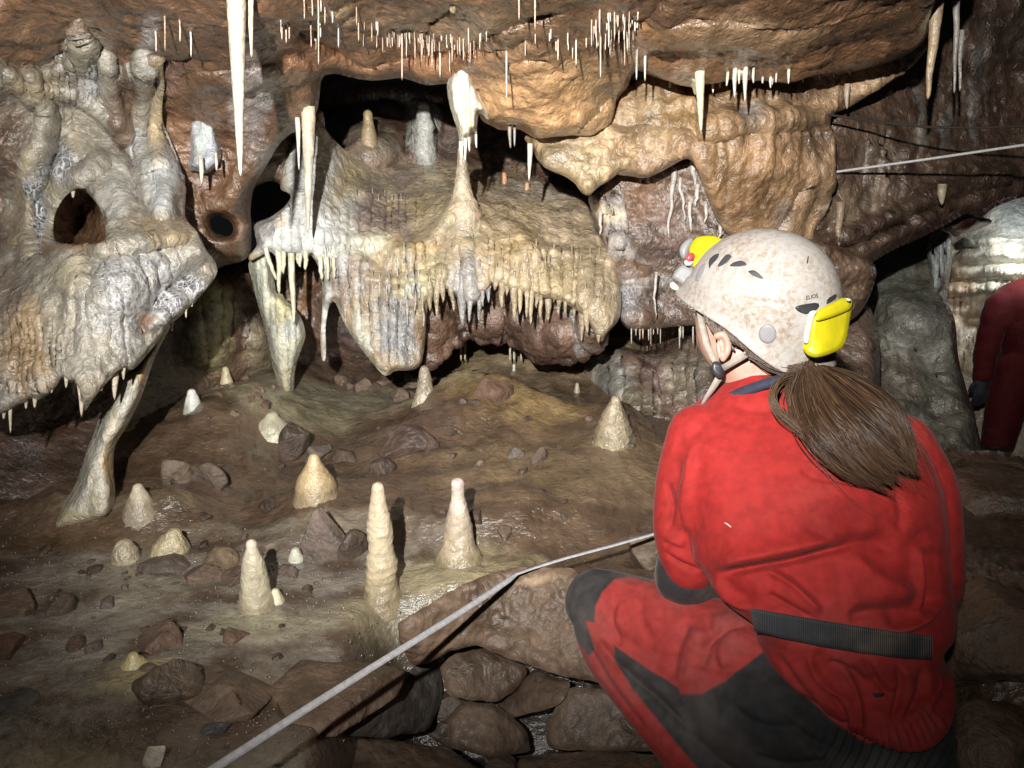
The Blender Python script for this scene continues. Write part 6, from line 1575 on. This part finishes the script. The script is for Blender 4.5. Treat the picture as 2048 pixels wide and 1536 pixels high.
M_SIL = plain('silver_plastic', (.48, .47, .46), .45, 200, .1)


def patch(name, poly, m, parent, off=.0012, inset=0., cut=1):
    """thin insert seated in a surface, following its curvature"""
    P = rounded(poly, cut) if cut else poly
    cx = sum(p[0] for p in P) / len(P); cy = sum(p[1] for p in P) / len(P); V = []; Q = []; T = []
    rings = (1.0, .97, .66, .33)
    for ri, s_ in enumerate(rings):
        for p_ in P:
            x_, y_ = cx + (p_[0] - cx) * s_, cy + (p_[1] - cy) * s_
            V.append(at(x_, y_, float(hd_(x_, y_)[0]) - (off if ri else -.001)))
    V.append(at(cx, cy, float(hd_(cx, cy)[0]) - off)); k = len(P)
    for r_ in range(len(rings) - 1):
        for j_ in range(k): Q.append((r_ * k + j_, r_ * k + (j_ + 1) % k, (r_ + 1) * k + (j_ + 1) % k, (r_ + 1) * k + j_))
    T = [((len(rings) - 1) * k + j_, (len(rings) - 1) * k + (j_ + 1) % k, len(V) - 1) for j_ in range(k)]
    return link(name, mesh_np(name, V, Q, tris=T), m, parent)


def hc(X, Y): return (1300 + X / 3.84, 430 + Y / 3.84)      # measured on an enlarged crop of the photograph
patch('vent', [hc(448, 345), hc(490, 305), hc(537, 290), hc(522, 335), hc(470, 385), hc(452, 420)], M_VENT, helmet)
patch('vent', [hc(513, 402), hc(545, 345), hc(590, 297), hc(634, 312), hc(600, 360), hc(555, 388)], M_VENT, helmet)
patch('vent', [hc(602, 393), hc(640, 362), hc(695, 347), hc(730, 360), hc(750, 384), hc(690, 397)], M_VENT, helmet)
patch('vent', [hc(745, 430), hc(800, 420), hc(845, 455), hc(878, 493), hc(830, 483), hc(780, 460)], M_VENT, helmet)
patch('rear_vent', [hc(1106, 710), hc(1150, 690), hc(1296, 668), hc(1304, 715), hc(1230, 755), hc(1195, 765), hc(1140, 745)], M_BLKP, helmet)
patch('rear_vent', [hc(1352, 690), hc(1358, 645), hc(1435, 598), hc(1432, 640), hc(1395, 668)], M_BLKP, helmet)
patch('plug', [(1535 + 18.5 * math.cos(a) , 668 + 20 * math.sin(a)) for a in np.linspace(0, 6.28, 18, endpoint=False)], M_PLUG, helmet, off=.002)
patch('plug', [hc(345, 510), hc(352, 460), hc(380, 400), hc(415, 368), hc(435, 372), hc(425, 430), hc(395, 480), hc(365, 510)], M_PLUG, helmet, off=.002)
patch('scuff', [(1613, 523), (1616, 512), (1618, 512), (1616, 527), (1613, 528)], M_VENT, helmet, off=.0008)

# maker's word on the side of the shell
cu = bpy.data.curves.new('lettering', 'FONT'); cu.body = 'ELIOS'; cu.size = .0085; cu.extrude = .0003; cu.align_x = 'CENTER'; cu.shear = .25
tmp = bpy.data.objects.new('t', cu); COL.objects.link(tmp)
tm = bpy.data.meshes.new_from_object(tmp.evaluated_get(bpy.context.evaluated_depsgraph_get())); bpy.data.objects.remove(tmp)
v, _ = get_v(tm)
pL, pM, pR = [at(x_, y_, float(hd_(x_, y_)[0]) - .0015) for x_, y_ in ((1606, 601), (1624, 597), (1640, 593))]
ux = pR - pL; ux /= np.linalg.norm(ux); nn = np.cross(ux, UP); nn /= np.linalg.norm(nn); nn = nn if nn @ FW < 0 else -nn; uy = np.cross(nn, ux)
put_v(tm, pM + v[:, :1] * ux + (v[:, 1:2]) * uy + v[:, 2:] * nn)
link('lettering', tm, M_BLKP, helmet)


def solid(name, poly, dd, m, parent, thick=.03, roll=8, bulge=.006, step=2.2, cut=1):
    x_ = [p[0] for p in poly]; y_ = [p[1] for p in poly]
    o, _ = relief(name, poly, dd if isinstance(dd, list) else [(min(x_), min(y_), dd), (max(x_), min(y_), dd), (min(x_), max(y_), dd), (max(x_), max(y_), dd)], m, painter((.5, .5, .5), []), step=step, roll=roll, bulge=bulge, skirt=thick, noises=((60., .0006, 2, False),), cut=cut, parent=parent)
    return o


lamp = solid('headlamp', [hc(300, 250), hc(345, 175), hc(410, 158), hc(500, 160), hc(560, 190), hc(590, 195), hc(520, 245), hc(440, 320), hc(380, 385), hc(350, 412), hc(322, 385), hc(305, 320)], [(1378, 480, 1.42), (1450, 480, 1.375), (1385, 535, 1.40), (1440, 520, 1.365)], M_YEL, helmet, .05, 9, .010)
solid('lens_bezel', [hc(222, 270), hc(250, 215), hc(300, 178), hc(345, 172), hc(315, 230), hc(300, 290), hc(290, 330), hc(262, 345), hc(238, 325)], 1.43, M_GREYP, lamp, .05, 7, .008)
solid('button', [hc(275, 345), hc(285, 300), hc(330, 283), hc(348, 300), hc(340, 335), hc(295, 365)], 1.392, M_REDP, lamp, .02, 4, .003)
solid('button_guard', [hc(258, 372), hc(275, 335), hc(300, 362), hc(345, 335), hc(358, 318), hc(352, 348), hc(310, 385), hc(285, 392)], 1.396, M_SIL, lamp, .02, 4, .003)
solid('bracket', [hc(200, 420), hc(245, 382), hc(300, 392), hc(345, 412), hc(350, 440), hc(330, 480), hc(300, 530), hc(290, 560), hc(255, 535), hc(200, 500), hc(165, 480)], 1.415, M_GREYP, lamp, .04, 6, .006)
solid('lower_lens', [hc(150, 525), hc(165, 505), hc(222, 545), hc(220, 585), hc(190, 575), hc(155, 560)], 1.425, M_LENS, lamp, .02, 4, .003)
pb = [float(hd_(q_[0], q_[1])[0]) for q_ in ((1612, 640), (1630, 680), (1650, 640))]
pz = min(pb) - .012
pack = solid('battery_pack', [hc(1245, 770), hc(1320, 715), hc(1400, 680), hc(1480, 635), hc(1550, 650), hc(1556, 690), hc(1545, 740), hc(1530, 830), hc(1515, 930), hc(1490, 1005), hc(1440, 1045), hc(1350, 1080), hc(1265, 1098), hc(1205, 1075), hc(1170, 1020), hc(1172, 985), hc(1215, 1000), hc(1230, 880)], [(1610, 700, pz), (1630, 640, pz - .012), (1700, 600, pz + .02), (1690, 700, pz + .02), (1640, 710, pz - .016)], M_YEL, helmet, .045, 8, .008)
solid('lid', [hc(1285, 735), hc(1330, 708), hc(1410, 672), hc(1480, 632), hc(1545, 642), hc(1556, 668), hc(1545, 720), hc(1500, 745), hc(1400, 785), hc(1310, 812), hc(1262, 815), hc(1270, 775)], [(1630, 640, pz - .020), (1700, 600, pz + .012), (1700, 620, pz + .010), (1640, 640, pz - .022)], M_YEL, pack, .012, 6, .006)
solid('clip', [hc(1200, 800), hc(1222, 740), hc(1270, 728), hc(1284, 742), hc(1262, 770), hc(1240, 850), hc(1225, 930), hc(1215, 1000), hc(1182, 985), hc(1176, 930)], [(1608, 690, pz - .004), (1630, 620, pz - .018), (1606, 640, pz - .004)], M_SIL, pack, .03, 6, .004)
solid('strap_loop', [hc(1480, 632), hc(1530, 640), hc(1558, 655), hc(1552, 672), hc(1510, 658)], pz - .004, M_SIL, pack, .01, 3, .002)


def strap(name, pts, w, parent, m=M_STRAP, thick=.0008):
    P = [np.array(p) for p in pts]
    o = ribbon(name, P, [w] * len(P) if np.isscalar(w) else w, [-FW] * len(P), thick, m, None, None)
    o.parent = parent; o.matrix_parent_inverse = Matrix.Translation(-Vector(parent.location)) if parent.type == 'EMPTY' else Matrix.Identity(4)
    return o


strap('chin_strap', [at(1398, 616, 1.365), at(1404, 650, 1.345), at(1414, 690, 1.33), at(1426, 715, 1.326), at(1434, 728, 1.326)], .011, helmet)
strap('chin_strap', [at(1443, 738, 1.322), at(1470, 722, 1.308), at(1497, 706, 1.296)], .011, helmet)
strap('chin_strap', [at(1440, 752, 1.33), at(1424, 778, 1.345), at(1408, 802, 1.36), at(1400, 818, 1.365)], [.012, .010, .006, .002], helmet)
bk = solid('buckle', [hc(470, 1180), hc(478, 1130), hc(500, 1118), hc(560, 1140), hc(575, 1190), hc(565, 1250), hc(530, 1262), hc(490, 1230)], 1.318, M_BLKP, helmet, .02, 5, .004)
solid('buckle_bar', [hc(488, 1195), hc(495, 1185), hc(545, 1210), hc(540, 1222)], 1.316, M_GREYP, bk, .006, 3, .002, 1.5)
solid('buckle_bar', [hc(490, 1160), hc(497, 1150), hc(550, 1168), hc(546, 1180)], 1.316, M_GREYP, bk, .006, 3, .002, 1.5)

# dark collar of the undersuit
cl = solid('collar', [(1450, 812), (1438, 800), (1452, 788), (1480, 774), (1520, 760), (1560, 748), (1620, 738), (1660, 740), (1650, 760), (1580, 766), (1530, 778), (1490, 794), (1464, 810)], [(1445, 800, 1.335), (1520, 765, 1.292), (1650, 745, 1.29), (1600, 770, 1.275), (1480, 800, 1.31)], plain('navy_knit', (.03, .032, .055), .9, 700, .5), caver, .03, 8, .008)

# hair: strands swept under the helmet and a pony tail fallen over the right shoulder
M_HAIR, nt, p = new_mat('brown_hair')
a_ = N(nt, 'ShaderNodeAttribute', attribute_name='Col'); nt.links.new(a_.outputs['Color'], p.inputs['Base Color'])
p.inputs['Roughness'].default_value = .42; p.inputs['Specular IOR Level'].default_value = .45; p.inputs['Anisotropic'].default_value = .5
HV = []; HQ = []; HCOL = []
hr = np.random.RandomState(4)


def strand(pts, r, col, n=4, k=22, taper=.35):
    P = spline(pts, k); tan = np.gradient(P, axis=0); tan /= np.linalg.norm(tan, axis=1)[:, None] + 1e-9
    s = np.cross(tan, FW); s /= np.linalg.norm(s, axis=1)[:, None] + 1e-9; u = np.cross(tan, s)
    rr = r * (1 - (1 - taper) * np.linspace(0, 1, k) ** 3)
    a = np.linspace(0, 2 * np.pi, n, endpoint=False) + .4
    v = (P[:, None] + rr[:, None, None] * (np.cos(a)[None, :, None] * s[:, None] + np.sin(a)[None, :, None] * u[:, None])).reshape(-1, 3)
    o = sum(len(q) for q in HV); i = np.arange(k - 1)[:, None] * n; j = np.arange(n)[None]; j2 = (j + 1) % n
    HV.append(v); HQ.append(np.stack([i + j, i + j2, i + n + j2, i + n + j], -1).reshape(-1, 4) + o)
    HCOL.append(np.tile(np.array(col), (len(v), 1)))


GL = [(1602, 742), (1584, 795), (1594, 850), (1626, 896), (1664, 928), (1706, 952), (1752, 966)]
GM = [(1622, 738), (1646, 786), (1682, 838), (1718, 884), (1756, 920), (1794, 948), (1820, 962)]
GR = [(1650, 738), (1704, 756), (1752, 788), (1790, 820), (1816, 852), (1832, 884), (1838, 918)]
GD = [1.285, 1.245, 1.215, 1.192, 1.176, 1.168, 1.166]
def guide(w):
    A, B = (np.array(GL, float), np.array(GM, float)) if w < .5 else (np.array(GM, float), np.array(GR, float))
    t = w * 2 if w < .5 else w * 2 - 1
    return A * (1 - t) + B * t
for li in range(26):                                                          # locks
    w0 = (li + .5) / 26 + hr.normal() * .012
    ph = hr.rand() * 6.28; amp = hr.uniform(7, 15); le = hr.uniform(.84, 1.06) if li not in (12, 18, 22) else hr.uniform(.70, .8); fr = hr.uniform(5, 7.5)
    lob = hr.normal(size=2) * 5; dz = hr.uniform(-.012, .003); shade = hr.uniform(.65, 1.4); rad = hr.uniform(8, 14)
    for si in range(105):
        G_ = guide(np.clip(w0, 0, 1)).copy(); kk = len(G_); t = np.linspace(0, 1, kk)
        tt_ = t * le * (hr.uniform(.93, 1.03) if si % 4 else hr.uniform(.72, 1.08))
        ext = np.vstack([G_, G_[-1] + (G_[-1] - G_[-2]) * .6]); te = np.append(t, 1.12)
        G_ = np.stack([np.interp(tt_, te, ext[:, i_]) for i_ in (0, 1)], 1)
        u_ = hr.normal(size=2)
        spread = rad * (.45 + .75 * np.sin(np.pi * np.clip(t * .9, 0, 1))) * (1 - .75 * t ** 3)
        wave = np.sin(t * fr + ph) * amp * t
        G_ += np.outer(t, lob) + np.stack([wave * .75, -wave * .65], 1) + spread[:, None] * u_[None] * .55 + hr.normal(size=2) * .8
        lift = -.018 * np.sin(np.pi * np.clip(w0, .04, .96)) * (.35 + .65 * np.sin(np.pi * (.12 + .86 * t)))
        dd = np.array(GD) + lift * .75 + dz * np.sin(np.pi * t) + .0045 * np.cos(t * fr + ph) * t + hr.normal() * .0022
        base = np.array((.052, .027, .015)) if hr.rand() < .72 else np.array((.105, .060, .031))
        strand(at(G_[:, 0], G_[:, 1], dd), hr.uniform(.00042, .0008), base * shade * hr.uniform(.7, 1.25))
# two loose curls on the left of the pony tail
for i in range(90):
    e = hr.normal(size=2) * 3.5; s_ = hr.uniform(.8, 1.1)
    c_ = (1592, 812) if i % 2 else (1604, 800)
    pts = [(1598, 748), (1560, 762), (1546, 790), (1556, 822), (1584, 846), (1616, 872)] if i % 3 else [(1610, 746), (1582, 770), (1578, 800), (1590, 830), (1600, 858), (1622, 886)]
    pp = np.array(pts, float) + e + hr.normal(size=(6, 2)) * 1.6
    strand(at(pp[:, 0], pp[:, 1], np.array([1.285, 1.255, 1.235, 1.222, 1.205, 1.19]) + hr.normal() * .002), .0007, np.array((.085, .052, .03)) * hr.uniform(.6, 1.3))
# hair combed from temple and nape to the tie under the helmet's back rim
for i in range(1500):
    w = hr.rand()
    if w < .45:
        x0 = hr.uniform(1408, 1500); y0 = 634 + (x0 - 1400) * .62 - 8
        e = hr.uniform(0, 1); pts = [(x0, y0, 1.318 - (x0 - 1408) / 92 * .022), (x0 + 26, y0 + 26 + e * 8, 1.308 - (x0 - 1408) / 92 * .016), (x0 + 54 + e * 30, y0 + 40 + e * 10, 1.298)]
        if x0 < 1440: pts = [(x0, y0, 1.320), (x0 + 14, y0 + 26, 1.317), (x0 + 30, y0 + 50, 1.312)]
    else:
        x0 = hr.uniform(1490, 1640); y0 = 700 + hr.uniform(-6, 10)
        pts = [(x0, y0, 1.297 - .012 * np.sin((x0 - 1490) / 150 * 3.1)), ((x0 + 1610) / 2, 728 + hr.uniform(-8, 12), 1.283), (1612 + hr.normal() * 8, 744 + hr.normal() * 4, 1.275)]
    pp = np.array(pts) + np.c_[hr.normal(size=(3, 2)) * 1.2, hr.normal(size=3) * .0012]
    strand(at(pp[:, 0], pp[:, 1], pp[:, 2]), .0008, np.array((.062, .038, .024)) * hr.uniform(.5, 1.4), k=9)
# nape
for i in range(500):
    x0 = hr.uniform(1496, 1580); y0 = 712 + (x0 - 1496) * .10 + hr.uniform(-4, 4)
    pts = np.array([(x0, y0, 1.300), ((x0 + 1606) / 2, y0 + hr.uniform(10, 34), 1.288), (1608 + hr.normal() * 8, 750 + hr.normal() * 5, 1.274)]) + np.c_[hr.normal(size=(3, 2)) * 1.5, hr.normal(size=3) * .001]
    strand(at(pts[:, 0], pts[:, 1], pts[:, 2]), .0008, np.array((.062, .038, .024)) * hr.uniform(.4, 1.1), k=9)
# flyaways
for i in range(170):
    w = hr.uniform(.0, 1); G_ = guide(w); t = np.linspace(0, 1, len(G_)); G_ = G_ + np.outer(t, hr.normal(size=2) * 26) + hr.normal(size=2) * 4
    strand(at(G_[:, 0], G_[:, 1], np.array(GD) - .012 + hr.normal() * .006), .00028, np.array((.10, .062, .038)))
link('hair', mesh_np('hair', np.concatenate(HV), np.concatenate(HQ), np.concatenate(HCOL)), M_HAIR, caver)

# small hole in the seat of the jacket and a pale thread on the back
pd = hd_; hd_ = on_mesh(jo)
patch('tear', [(1743, 1384), (1756, 1387), (1771, 1386), (1766, 1393), (1754, 1396), (1748, 1394)], M_BLKP, jo, off=.0008)
patch('pale_thread', [(1446, 1044), (1454, 1046), (1462, 1053), (1463, 1056), (1455, 1050)], plain('thread', (.6, .5, .45)), jo, off=.0008)
hd_ = pd

# ------------------------------------------------------------------ the standing caver on the right
D2_ = 4.7
far = empty('person', at(2075, 912, D2_))
tag(far, 'standing person in a dark red suit and gloves cut off by the right edge', 'person')
def w2(px, py, dd=0.): return at(px, py, D2_ + dd)
suit = fuse('oversuit', [limb([w2(2040, 612, .02), w2(2066, 690), w2(2064, 745)], [.15, .165, .15]), limb([w2(2000, 612), w2(2110, 600, .02)], [.075, .075]),
                         limb([w2(1998, 618), w2(1984, 660, -.02), w2(1974, 700, -.03), w2(1967, 748, -.08)], [.078, .066, .060, .050]), limb([w2(2126, 610), w2(2150, 690), w2(2150, 760, -.1)], [.08, .065, .05]),
                         limb([w2(2036, 740), w2(2016, 800), w2(2000, 862), w2(1996, 880)], [.125, .105, .085, .082]), limb([w2(2096, 740), w2(2100, 810), w2(2104, 882)], [.125, .10, .08]),
                         limb([w2(2060, 590, .02), w2(2100, 560, .0)], [.11, .07])], .018, 4)
v, n = get_v(suit); x, y, d = project(v)
put_v(suit, v + n * (.014 * fbm(v, 5., 4, seed=7, ridged=True) + .006 * fbm(v, 16., 3, seed=8))[:, None])
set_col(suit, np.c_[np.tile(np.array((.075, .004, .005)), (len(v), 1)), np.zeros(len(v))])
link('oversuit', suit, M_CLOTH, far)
hand('glove', w2(1966, 752, -.08), (-.05, -.12, -1), (-.2, -1, .1), M_RUB, far, 1.12, .45, col=(.012, .014, .022))
hand('glove', w2(2150, 765, -.1), (0, -.12, -1), (0, -1, .1), M_RUB, far, 1.05, .4, col=(.012, .014, .022), side=-1)
for px_ in (1994, 2106):
    bt = fuse('boot', [limb([w2(px_, 868), w2(px_, 905)], [.078, .07]), limb([w2(px_, 915), w2(px_ - 14, 922, -.14)], [.06, .045])], .012, 3)
    set_col(bt, np.tile(np.array((.012, .011, .011, 0)), (len(bt.vertices), 1))); link('boot', bt, M_RUB, far)
hb = fuse('body', [ball(w2(2128, 528), (.085, .1, .12)), limb([w2(2100, 575), w2(2120, 550)], [.06, .055]), ball(w2(2112, 534, -.06), (.02, .02, .02))], .014, 3)
link('body', hb, M_SKIN, far)
h2 = fuse('helmet', [ball(w2(2130, 510), (.125, .14, .10)), limb([w2(2096, 520), w2(2164, 520)], [.03, .03])], .014, 2)
link('helmet', h2, plain('grey_helmet', (.18, .18, .18), .5), far)
